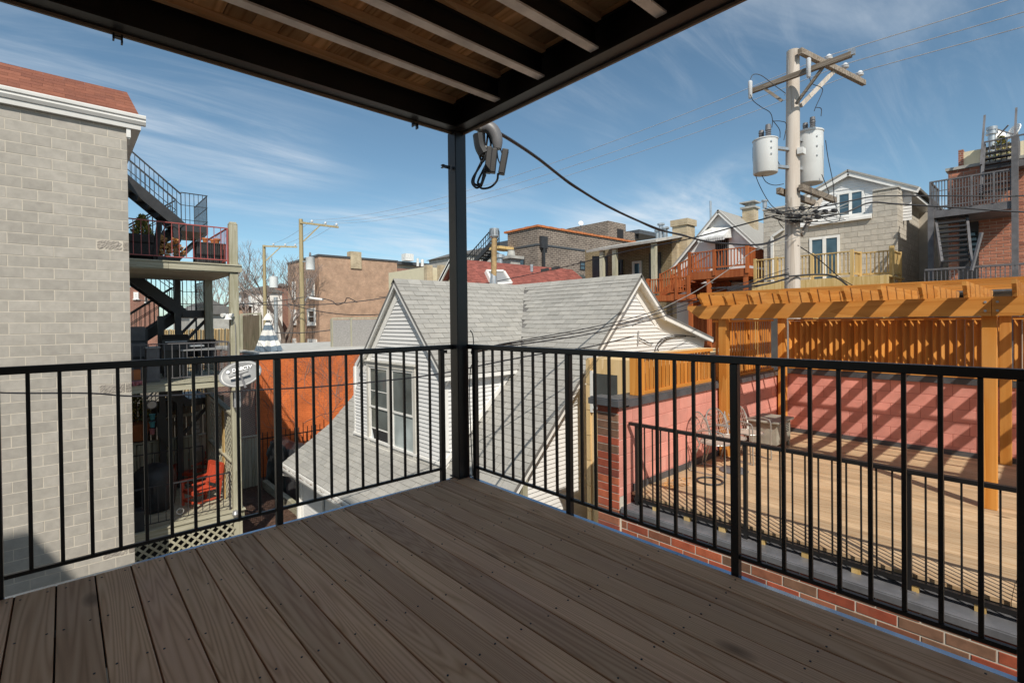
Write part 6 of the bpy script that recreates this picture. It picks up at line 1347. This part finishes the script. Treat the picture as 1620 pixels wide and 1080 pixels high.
slat_rail(sdk, (SXD-.28,lL,zL), (SXD-.28,lR,zL), N_(1060,441).z-zL, .13, 'red_stain', sw=.06, post_at=(0,.72,1), pw=.13)
# stair between them
a0, a1 = N_(1045,440,1.0), N_(1090,402,1.0)
for dx_ in (0,1.1):
    m = MB(); m.bar(Vector((SXD+1.0+dx_,a0.y,zL+.1)), Vector((SXD+1.0+dx_,uL,zU-.05)), .06,.28); m.build('stringer', 'red_stain', sdk)
    slat_rail(sdk, (SXD+1.0+dx_,a0.y,zL+.2), (SXD+1.0+dx_,uL+.05,zU+.05), .92, .15, 'red_stain', sw=.07, post_at=(0,.5))
for i in range(9): f = (i+.5)/9; m = MB(); y = a0.y+(uL-a0.y)*f; z = zL+(zU-zL)*f; m.box(SXD+1.03,SXD+2.07,y-.16,y+.16,z-.02,z+.02); m.build('tread', 'red_stain', sdk)
for y in (lL-.1,lR+.1,uL-.9,uR+.1): m = MB(); m.box(SXD+.02,SXD+.18,y-.08,y+.08,GZ,(zL if y > uL-.3 else zU)-.385); m.build('support_post', 'red_stain', sdk)
for i in range(12): y = lR-.9+(uL+1.1-lR+.9)*i/12; m = MB(); m.box(SXD+2.15,SXD+2.18,y,y+(uL+1.1-lR+.9)/12-.015,GZ,zU-.42); m.build('cover_board', 'red_stain', sdk)  # boards added to hide a sunlit patch of the house wall behind
m = MB(); m.box(WX-.9,WX-.03,uR,uL-1.1,GZ,zU-.5); tag(m.build('porch_wall', 'grey_block_mortar'), 'plain wall with its shade put into a grey colour under the reddish stained deck', 'wall')  # shade under the deck is put into the grey of this wall
q = N_(1157,440,1.98); ln = thing('wall_lantern', 'small black wall lantern under the reddish stained deck', 'light', (WX-.95,q.y,q.z)); m = MB(); m.lathe([(.02,-.2),(.09,-.12),(.10,.08),(.03,.2)], (WX-.97,q.y,q.z), 8); m.build('body', 'black_steel', ln)
# ---- tan brick house with rear porch
BXP, BXW = 21.0, 23.2
th_ = thing('olive_brick_house', 'olive brick house with a shallow roofed rear porch and cream chimney', 'house', (24,14,GZ))
O_ = lambda x, y, d=0: onx(x, y, BXP+d)
aL, aR = O_(932,396), O_(1037,380); zE = aR.z
wL, wR = onx(945,420,BXW).y, onx(1062,420,BXW).y; ztop = onx(1060,384,BXW).z
m = MB(); m.box(BXW,BXW+10,wR,wL+1.0,GZ,ztop+.3); m.build('wall', 'far_olive_brick', th_)
m = MB(); m.box(BXW+.05,BXW+10,wR-.32,wR-.005,GZ,onx(1068,377,BXW).z); m.build('side_wall', 'far_cream_brick', th_)
m = MB(); slab(m, [(BXP-.3,aR.y-.2,zE),(BXP-.3,aL.y,aL.z-.02),(BXW+.3,aL.y,aL.z+.55),(BXW+.3,aR.y-.2,zE+.55)], .14); m.build('porch_roof', 'concrete', th_)
for px in (953,1013,1035):
    q = O_(px if px != 1013 else 973,420); m = MB(); m.box(BXP-.1,BXP+.1,q.y-.13,q.y+.13,GZ,zE-.16); m.build('porch_post', 'grey_timber_z', th_)
for (p0, p1, yt, yb, fm, gm) in ((977,986,412,436,'stair_steel','window_glass'),(1001,1016,414,440,'old_trim','blue_glass'),(1028,1046,401,440,'stair_steel','window_glass')):
    a, b = onx(p0,yt,BXW), onx(p1,yb,BXW); win(th_, 0, BXW-.002, -1, b.y, a.y, b.z-.6, a.z, fm, gm, fw=.14, sill=False, dp=.09)
sc_ = thing('slat_trellis', 'dark vertical slat screen under the porch roof of the olive brick house', 'trellis', O_(945,440,.4)); 
for i in range(10):
    q = O_(938+2.4*i,430,.6); m = MB(); m.box(q.x,q.x+.05,q.y-.07,q.y+.05,1.5,O_(938+2.4*i,405,.6).z); m.build('slat', 'stair_steel', sc_)
q = onx(1075,370,BXW+.3); m = MB(); m.box(q.x,q.x+.9,q.y-.45,q.y+.45,3,onx(1075,357,BXW+.3).z); z = onx(1075,357,BXW+.3).z; m.box(q.x-.08,q.x+.98,q.y-.53,q.y+.53,z+.001,z+.35); m.build('chimney', 'far_cream_brick', th_)
for px, py, hh, lb in ((1046,380,.9,'tall'),(1053,381,.7,'mid'),(1041,382,.6,'short')):
    q = onx(px,py,BXW+1); m = MB(); m.tube([q-Vector((0,0,.6)), q+Vector((0,0,hh))], .13, 8); m.lathe([(.22,0),(.22,.10)], q+Vector((0,0,hh)), 8); m.build('roof_vent', 'galvanised', th_)
# ---- dark brick building
DBX, DBY = ond(851,400,36).x, ond(851,400,36).y
db = thing('dark_brick_building', 'large dark patterned brick building with terracotta coping and roof pavilion', 'building', (DBX+8,DBY+6,GZ))
zc = ond(851,359,36).z; yl2 = onx(803,368,DBX).y; xr2 = ony(1065,378,DBY).x
m = MB(); m.box(DBX,xr2,DBY,yl2,GZ,zc); m.build('wall', 'far_dark_brick', db)
for i in range(44):
    x0 = DBX-.1+(xr2-DBX)*i/44; x1 = DBX-.1+(xr2-DBX)*(i+1)/44-.05; m = MB(); m.box(x0,x1,DBY-.12,DBY+.35,zc+.002,zc+.13+random.uniform(0,.04)); m.build('coping_tile', 'terracotta', db)
for i in range(14):
    y0 = DBY+.36+(yl2-DBY)*i/14; m = MB(); m.box(DBX-.12,DBX+.35,y0,y0+(yl2-DBY)/14-.05,zc+.002,zc+.13+random.uniform(0,.04)); m.build('coping_tile', 'terracotta', db)
m = MB(); z = ond(851,388,36).z; m.box(DBX-.04,xr2,DBY-.04,DBY-.002,z,z+.14); m.box(DBX-.04,DBX-.002,DBY,yl2,z,z+.14); m.build('string_course', 'dark_flashing', db)
a, b = onx(817,410,DBX), onx(830,420,DBX); win(db, 0, DBX-.002, -1, b.y, a.y, b.z-.6, a.z, 'stair_steel', 'blue_glass', sill=False, fw=.1)
a, b = ony(917,413,DBY), ony(926,428,DBY); win(db, 1, DBY-.002, -1, a.x, b.x, b.z, a.z, 'stair_steel', 'blue_glass', sill=False, fw=.1)
q0, q1 = ony(860,386,DBY-.15), ony(860,425,DBY-.15); m = MB(); m.bar(q1-Vector((0,0,1)), q0, .18,.18); m.box(q0.x-.3,q0.x+.35,q0.y-.1,q0.y+.14,q0.z-.3,q0.z+.55); m.build('downspout', 'stair_steel', db)
PVY = DBY+2.5; pv = lambda x, y: ony(x, y, PVY)
a, b = pv(962,350), pv(1012,361); m = MB(); zt = pv(962,349).z; m.box(a.x,pv(990,360).x,PVY,PVY+5,zc-.3,zt); m.box(pv(990,360).x+.01,pv(1018,360).x,PVY+1.0,PVY+5,zc-.3,zt-.35); pvo = m.build('pavilion', 'far_dark_brick', db)
for (p0, p1, y0, y1, yy) in ((976,986,362,381,PVY),(1004,1010,368,378,PVY+1.0)):
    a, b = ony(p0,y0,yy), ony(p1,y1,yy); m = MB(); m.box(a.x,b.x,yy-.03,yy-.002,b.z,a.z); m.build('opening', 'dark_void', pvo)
b = pv(962,351); m = MB(); m.box(b.x-.05,b.x+5,PVY+5.01,PVY+17,zt-.75,zt-.05); m.box(b.x-.02,b.x+.12,PVY+16.6,PVY+16.9,zc-.3,zt-.75); m.build('canopy', 'dark_flashing', db)
m = MB(); m.box(b.x+3,b.x+3.2,PVY+5.01,PVY+17,zc-.2,zt-.76); m.build('canopy_shade', 'dark_void', db); m = MB(); a = pv(1018,369); b = pv(1045,374); m.box(a.x,b.x+1,PVY+.5,PVY+5,b.z+.05,b.z+.45); m.box(b.x+.6,b.x+.75,PVY+.5,PVY+.65,zc-.3,b.z+.05); m.build('side_canopy', 'dark_flashing', db)  # dark sheet stands in for the shade beneath the roof canopy
q = ony(919,353,DBY+3); t = thing('satellite_dish', 'white satellite dish above the roof canopy of the dark brick building', 'satellite dish', q, 'small rooftop dishes'); m = MB(); n_ = Vector((-.6,-.75,.3)).normalized(); u_ = n_.orthogonal().normalized(); v_ = n_.cross(u_); m.add([q-n_*.1]+[q+(u_*math.cos(k*.449)+v_*math.sin(k*.449))*.23 for k in range(14)], [(0,1+k,1+(k+1)%14) for k in range(14)]); o = m.build('reflector', 'white_trim', t); o.modifiers.new('s','SOLIDIFY').thickness = .03; m = MB(); m.tube([q-n_*.1, q-Vector((0,0,1.4))], .04, 6); m.build('mast', 'grey_steel', t)
# its side stair
sb = thing('steel_stair', 'dark steel stair climbing to the landing of the dark brick building', 'stair', onx(780,440,DBX-.5))
E_ = lambda x, y: onx(x, y, DBX-.6)
a, b = E_(752,425), E_(775,390); A_, B_ = E_(745,436), E_(790,388)
for dx_ in (0,-.9):
    m = MB(); o_ = Vector((dx_,0,0)); m.bar(A_+o_, B_+o_, .08,.34); m.build('stringer', 'stair_steel', sb); m = MB(); m.bar(A_+o_+Vector((0,0,1)), B_+o_+Vector((0,0,1)), .06,.06); m.bar(A_+o_+Vector((0,0,.55)), B_+o_+Vector((0,0,.55)), .04,.04); m.build('hand_rail', 'stair_steel', sb)
    for i in range(14): q = A_.lerp(B_, i/13)+o_; m = MB(); m.bar(q, q+Vector((0,0,1)), .04,.04); m.build('baluster', 'stair_steel', sb)
for i in range(12): q = A_.lerp(B_, (i+.5)/12); m = MB(); m.box(q.x-.87,q.x-.03,q.y-.16,q.y+.16,q.z,q.z+.05); m.build('tread', 'stair_steel', sb)
a, b = E_(788,392), E_(804,392); m = MB(); m.box(DBX-1.5,DBX-.01,b.y,a.y,a.z-.25,a.z-.05); m.build('landing', 'treated_pine', sb)
m = MB()
for i in range(10): y = b.y+(a.y-b.y)*i/9; m.bar((DBX-1.48,y,a.z-.05),(DBX-1.48,y,a.z+1.0),.04,.04)
m.bar((DBX-1.48,a.y,a.z+1.0),(DBX-1.48,b.y,a.z+1.0),.06,.06); m.build('landing_rail', 'stair_steel', sb)
# ---- red roof house
rd = thing('red_roof_house', 'house with red shingle roof, skylight and cream gable', 'house', (16,18,GZ))
g0 = ond(712,409,27); YR = g0.y; xe = ony(905,424,YR).x; GXr = g0.x; zr_ = g0.z
run = 3.6; drop = 3.6
m = MB(); slab(m, [(GXr,YR,zr_),(xe,YR,zr_),(xe+2.2,YR-run,zr_-drop),(GXr,YR-run,zr_-drop)], .12); slab(m, [(GXr,YR,zr_-.003),(xe,YR,zr_-.003),(xe+2.2,YR+run,zr_-drop),(GXr,YR+run,zr_-drop)], .12); slab(m, [(xe,YR,zr_-.004),(xe+2.2,YR-run,zr_-drop-.004),(xe+2.2,YR+run,zr_-drop-.004)], .1); m.build('roof_deck', 'red_shingle', rd)
Sr = Vector((0,run,drop)).normalized(); Lr = math.hypot(run,drop)
shingle_roof(rd, (GXr-.02,YR-run,zr_-drop+.01), (1,0,0), Sr, 0, Lr, hi=lambda v: (xe-GXr)+2.2*(1-v/Lr), mat='red_shingle', tab=.33, expo=.14, limit=0, th=.012)
m = MB(); m.prism([(GXr+.45,YR,zr_-.3),(GXr+.45,YR-run+.3,zr_-drop),(GXr+.45,YR-run+.3,GZ),(GXr+.45,YR+run-.3,GZ),(GXr+.45,YR+run-.3,zr_-drop)], (xe-GXr+.8,0,0)); m.build('wall', 'cream_paint', rd)
siding(rd, 0, GXr+.44, -1, zr_-2.2, zr_-.4, .2, lambda z: YR-(zr_-z)+.3, lambda z: YR+(zr_-z)-.3, mat='cream_paint')
m = MB()
for s_ in (-1,1): m.bar((GXr+.04,YR,zr_-.1),(GXr+.04,YR+s_*run,zr_-drop-.1),.08,.24)
m.build('rake_board', 'white_trim', rd)
Pr = lambda x, y: (lambda r, t: CAM+r*t)(ray(x,y), ((zr_-YR)-(CAM.z-CAM.y))/(ray(x,y).z-ray(x,y).y))
c4 = [Pr(768,432), Pr(795,432), Pr(807,451), Pr(778,453)]; up_ = Vector((0,-.7,.7)); m = MB()
for i in range(4): m.bar(c4[i]+up_*.1, c4[(i+1)%4]+up_*.1, .16,.2, up=up_)
sk = m.build('skylight_frame', 'gutter_white', rd); m = MB(); m.prism([q+up_*.1 for q in c4], up_*.03); m.build('skylight_glass', 'dish_grey', sk)
q = Pr(841,430); m = MB(); m.tube([q, q+Vector((0,0,.45))], .10, 8); m.build('roof_vent', 'galvanised', rd)
q = ony(809,424,YR+1.2); zt = ony(809,403,YR+1.2).z; ck = MB(); ck.box(q.x-.4,q.x+.4,YR+.8,YR+1.6,zr_-2,zt-.3); ck.box(q.x-.58,q.x+.58,YR+.62,YR+1.78,zt-.299,zt-.12); ck.lathe([(.28,-.12),(.22,.25),(.26,.3)], (q.x,YR+1.2,zt), 10); ck.build('chimney', 'concrete', rd)
q = ony(791,420,YR+.9); m = MB(); m.tube([q-Vector((0,0,.8)), ony(791,409,YR+.9)], .17, 10); m.lathe([(.28,0),(.28,.2),(.12,.24)], ony(791,408,YR+.9), 10); m.build('metal_flue', 'galvanised', rd)
# rusty flue on the cottage
fx = thing('rusty_flue', 'tall rusty flue pipe with slotted cap behind the cottage ridge', 'flue', onx(781,455,6.75))
f0, f1 = onx(781,452,6.75), onx(782,374,6.75); fr = 4.4*(f0-CAM).dot(_F)/FPX
m = MB(); m.tube([f0, f1], fr, 16); m.build('pipe', 'rust_pipe', fx, smooth=True)
m = MB(); m.lathe([(fr*1.55,-.55),(fr*1.5,-.35),(fr*1.05,0)], (f0.x,f0.y,onx(781,433,6.75).z), 16); m.build('flashing_cone', 'galvanised', fx, smooth=True)
m = MB(); m.lathe([(fr*1.0,-.05),(fr*1.7,0),(fr*1.7,.19),(fr*1.75,.19),(fr*1.75,.22),(fr*.5,.235)], f1, 16); m.build('cap', 'galvanised', fx)
m = MB()
for k in range(10): t_ = k*.628; q = f1+Vector((fr*1.71*math.cos(t_),fr*1.71*math.sin(t_),.1)); m.bar(q-Vector((0,0,.07)), q+Vector((0,0,.07)), .012,.012)
m.build('cap_slots', 'dark_void', fx)
m = MB(); q = f0; m.box(q.x-.35,q.x+.45,q.y-.30,q.y+.32,1.35,onx(781,449,6.75).z-.02); m.build('curb', 'concrete', fx)
# ---- tan brick building far left of the gable
TB = ond(505,480,58); tbn = thing('tan_brick_building', 'three storey tan brick building with white windows and roof chimney', 'building', (TB.x+8,TB.y+6,GZ))
zt = ond(505,405,58).z; ylf = onx(455,425,TB.x).y; xrt = ony(628,414,TB.y).x; zl2 = onx(456,426,TB.x).z
m = MB(); m.box(TB.x,xrt,TB.y,ylf,GZ,zt-.001); m.build('wall', 'far_tan_brick', tbn)
m = MB(); m.box(TB.x-.1,xrt+.1,TB.y-.1,TB.y+.3,zt-.0,zt+.22); m.box(TB.x-.1,TB.x+.3,TB.y+.301,ylf,zt-.0,zt+.22); m.build('coping', 'dark_flashing', tbn)
m = MB(); a, b = ony(554,408,TB.y), ony(571,408,TB.y); m.box(a.x,b.x,TB.y-.15,TB.y+.9,zt-1.2,ony(560,398,TB.y).z); m.build('chimney', 'far_cream_brick', tbn)
for (p0, p1, y0, y1) in ((486,498,441,467),(487,500,488,514),(488,502,536,556)):
    a, b = onx(p0,y0,TB.x), onx(p1,y1,TB.x); win(tbn, 0, TB.x-.002, -1, b.y, a.y, b.z, a.z, fw=.35, dp=.12)
for (p0, p1, y0, y1) in ((463,468,446,473),(464,469,490,513),(464,469,535,550)):
    a, b = onx(p0,y0,TB.x), onx(p1,y1,TB.x); win(tbn, 0, TB.x-.002, -1, b.y, a.y, b.z, a.z, fw=.45, dp=.12)
# flat roofed block to its right
fbd = thing('flat_roof_block', 'low red brick block with dark flat roof and rooftop units', 'building', ond(650,440,74))
A = ond(626,425,74); m = MB(); m.box(A.x,A.x+16,A.y,A.y+9,GZ,ond(640,424,74).z); m.build('wall', 'far_red_brick', fbd)
z = ond(640,424,74).z; m = MB(); m.box(A.x-.2,A.x+16,A.y-.2,A.y+9,z-1.5,z-1.0); m.build('band', 'white_trim', fbd); m = MB(); m.box(A.x+1,A.x+13,A.y+1.5,A.y+8,z,ond(640,416,74).z); m.build('upper_storey', 'grey_block_mortar', fbd); m = MB(); zz_ = ond(640,416,74).z; m.box(A.x+.2,A.x+14,A.y+.8,A.y+8.5,zz_+.001,zz_+.45); m.build('flat_roof', 'dark_flashing', fbd)
m = MB(); q = ond(650,414,75); m.box(q.x-.9,q.x+.5,q.y,q.y+1.2,zz_+.45,zz_+1.5); m.tube([q+Vector((1.2,0,-.6)), q+Vector((1.2,0,.6))],.2,8); m.tube([q+Vector((2.0,0,-.6)), q+Vector((2.0,0,.5))],.25,8); m.build('rooftop_unit', 'white_metal', fbd)
bb = thing('beige_parapet_block', 'beige stucco parapet with brick piers behind the cottage ridge', 'building', ond(685,440,40)); m = MB(); a = ond(672,425,40); m.box(a.x,a.x+7,a.y,a.y+6,GZ,ond(690,422,40).z); m.build('wall', 'cream_paint', bb)
for px in (675,696): q = ond(px,425,39.9); m = MB(); m.box(q.x-.28,q.x+.28,q.y-.45,q.y-.02,GZ,ond(px,420,39.9).z); m.build('pier', 'far_cream_brick', bb)
# ---- houses behind the porch
def house(name, label, px0, px1, ytop, d, mat, depth=8, roof=None, wins=()):
    a, b = ond(px0,ytop,d), ond(px1,ytop,d); t = thing(name, label, 'house', (a.x,a.y,GZ)); Yh = a.y
    x0, x1 = a.x, ony(px1,ytop,Yh).x; m = MB(); m.box(x0,x1,Yh,Yh+depth,GZ,a.z); m.build('wall', mat, t)
    if roof:
        xm = (x0+x1)/2; h = roof*(x1-x0)/2; m = MB(); m.prism([(x0-.3,Yh-.3,a.z),(xm,Yh-.3,a.z+h),(x1+.3,Yh-.3,a.z)], (0,depth+.6,0)); m.build('roof', 'shingle_base', t)
    for (p0, p1, y0, y1) in wins:
        c, e = ony(p0,y0,Yh), ony(p1,y1,Yh); win(t, 1, Yh-.002, -1, c.x, e.x, e.z, c.z, fw=.16, dp=.08)
    return t
house('far_house', 'plain red brown brick house seen under the porch floor', 150, 250, 452, 42, 'far_red_brick', wins=((211,219,462,473),(229,233,470,478)))
house('far_house', 'grey roofed cottage behind the timber porch', 300, 372, 497, 40, 'concrete', roof=.7)
house('far_house', 'pale grey frame house behind the bare tree', 397, 446, 462, 66, 'white_trim', roof=.5, wins=((407,411,470,482),(420,424,470,482),(407,411,495,508)))
house('far_house', 'dark red brick house at the foot of the bare tree', 432, 458, 452, 75, 'far_red_brick', roof=.35, wins=((440,444,462,474),))
house('far_house', 'brown brick house behind the porch post', 372, 398, 486, 60, 'far_tan_brick', roof=.4, wins=((380,384,496,508),))
house('far_house', 'pale grey house with stepped roof beside the black side stair', 736, 800, 402, 60, 'concrete', roof=.35, wins=((746,750,412,424),))
yf = thing('yard_fence', 'tan board fence across the yards behind the porch', 'fence', ond(320,545,30)); a, b = ond(255,522,30), ond(420,520,30)
for i in range(70): x = a.x+(ony(420,520,a.y).x-a.x)*i/70; m = MB(); m.box(x,x+.13,a.y,a.y+.03,GZ,a.z+random.uniform(-.05,.05)); m.build('board', 'plywood' if i%4 else 'grey_timber_z', yf)
# ---- bare trees
def bare_tree(label, base, h, seed, spread=.55, lev=6, mat='pale_twig', r0=.22):
    R_ = random.Random(seed); t = thing('bare_tree', label, 'tree', base, 'bare trees'); tr_ = MB(); cr = MB()
    def grow(p, d, L_, r, l):
        pts = [p]; n = 3
        for i in range(n): d = (d+Vector((R_.uniform(-.22,.22),R_.uniform(-.22,.22),R_.uniform(-.05,.22)))).normalized(); pts.append(pts[-1]+d*L_/n)
        (tr_ if l >= lev-1 else cr).tube(pts, [r*(1-.32*i/n) for i in range(n+1)], 6 if l >= lev-1 else 3, False)
        if l == 0: return
        for k in range(R_.choice((2,3,3)) if l > 1 else 3):
            a = R_.uniform(0,6.283); q = pts[-1] if k < 2 else pts[R_.randint(1,n)]; e = (d+Vector((math.cos(a),math.sin(a),R_.uniform(-.1,.5)))*spread).normalized(); grow(q, e, L_*R_.uniform(.62,.86), max(r*.58,.012), l-1)
    grow(Vector(base), Vector((0,0,1)), h*.26, r0, lev); tr_.build('trunk', 'bark', t); cr.build('crown', mat, t); return t
def tree_at(label, x, ybot, ytop, d, seed, **k):
    b = ond(x, ybot, d); h = ond(x, ytop, d).z-GZ; bare_tree(label, (b.x,b.y,GZ), h, seed, **k)
tree_at('large bare tree left of the tan brick building', 446, 540, 372, 55, 5, r0=.38, lev=7)
tree_at('bare tree behind the timber porch post', 398, 540, 380, 58, 8, r0=.34, lev=7)
tree_at('spreading bare tree seen beside the rear porch post', 345, 540, 415, 48, 12, r0=.28, lev=6)
tree_at('distant bare tree behind the beige parapet', 695, 450, 396, 70, 21, r0=.3, lev=6)
tree_at('bare tree rising behind the flat roofed red brick block', 672, 450, 408, 80, 31, r0=.3, lev=6)
# ================================================================ our own house behind the camera (it shades the deck)
oh = thing('rear_building', 'brick house carrying the balcony with a glazed back door', 'house', (-5,-8,GZ))
m = MB(); m.box(-12,-1.6,-16,-5.62,GZ,5.4); m.build('wall', 'far_red_brick', oh)
m = MB(); m.box(-12,-6.6,-15,-6.2,5.4,12.4); m.build('upper_wall', 'far_red_brick', oh)
win(oh, 1, -5.618, 1, -3.6, -1.9, .02, 2.15, mid=False, sill=False, fw=.1)
nb = thing('neighbour_building', 'tall plain brick building whose shadow falls on the grey block wall', 'building', (-12,-6,GZ)); m = MB(); m.box(-17,-9.2,-12,0,GZ,8.72); m.build('wall', 'far_tan_brick', nb)
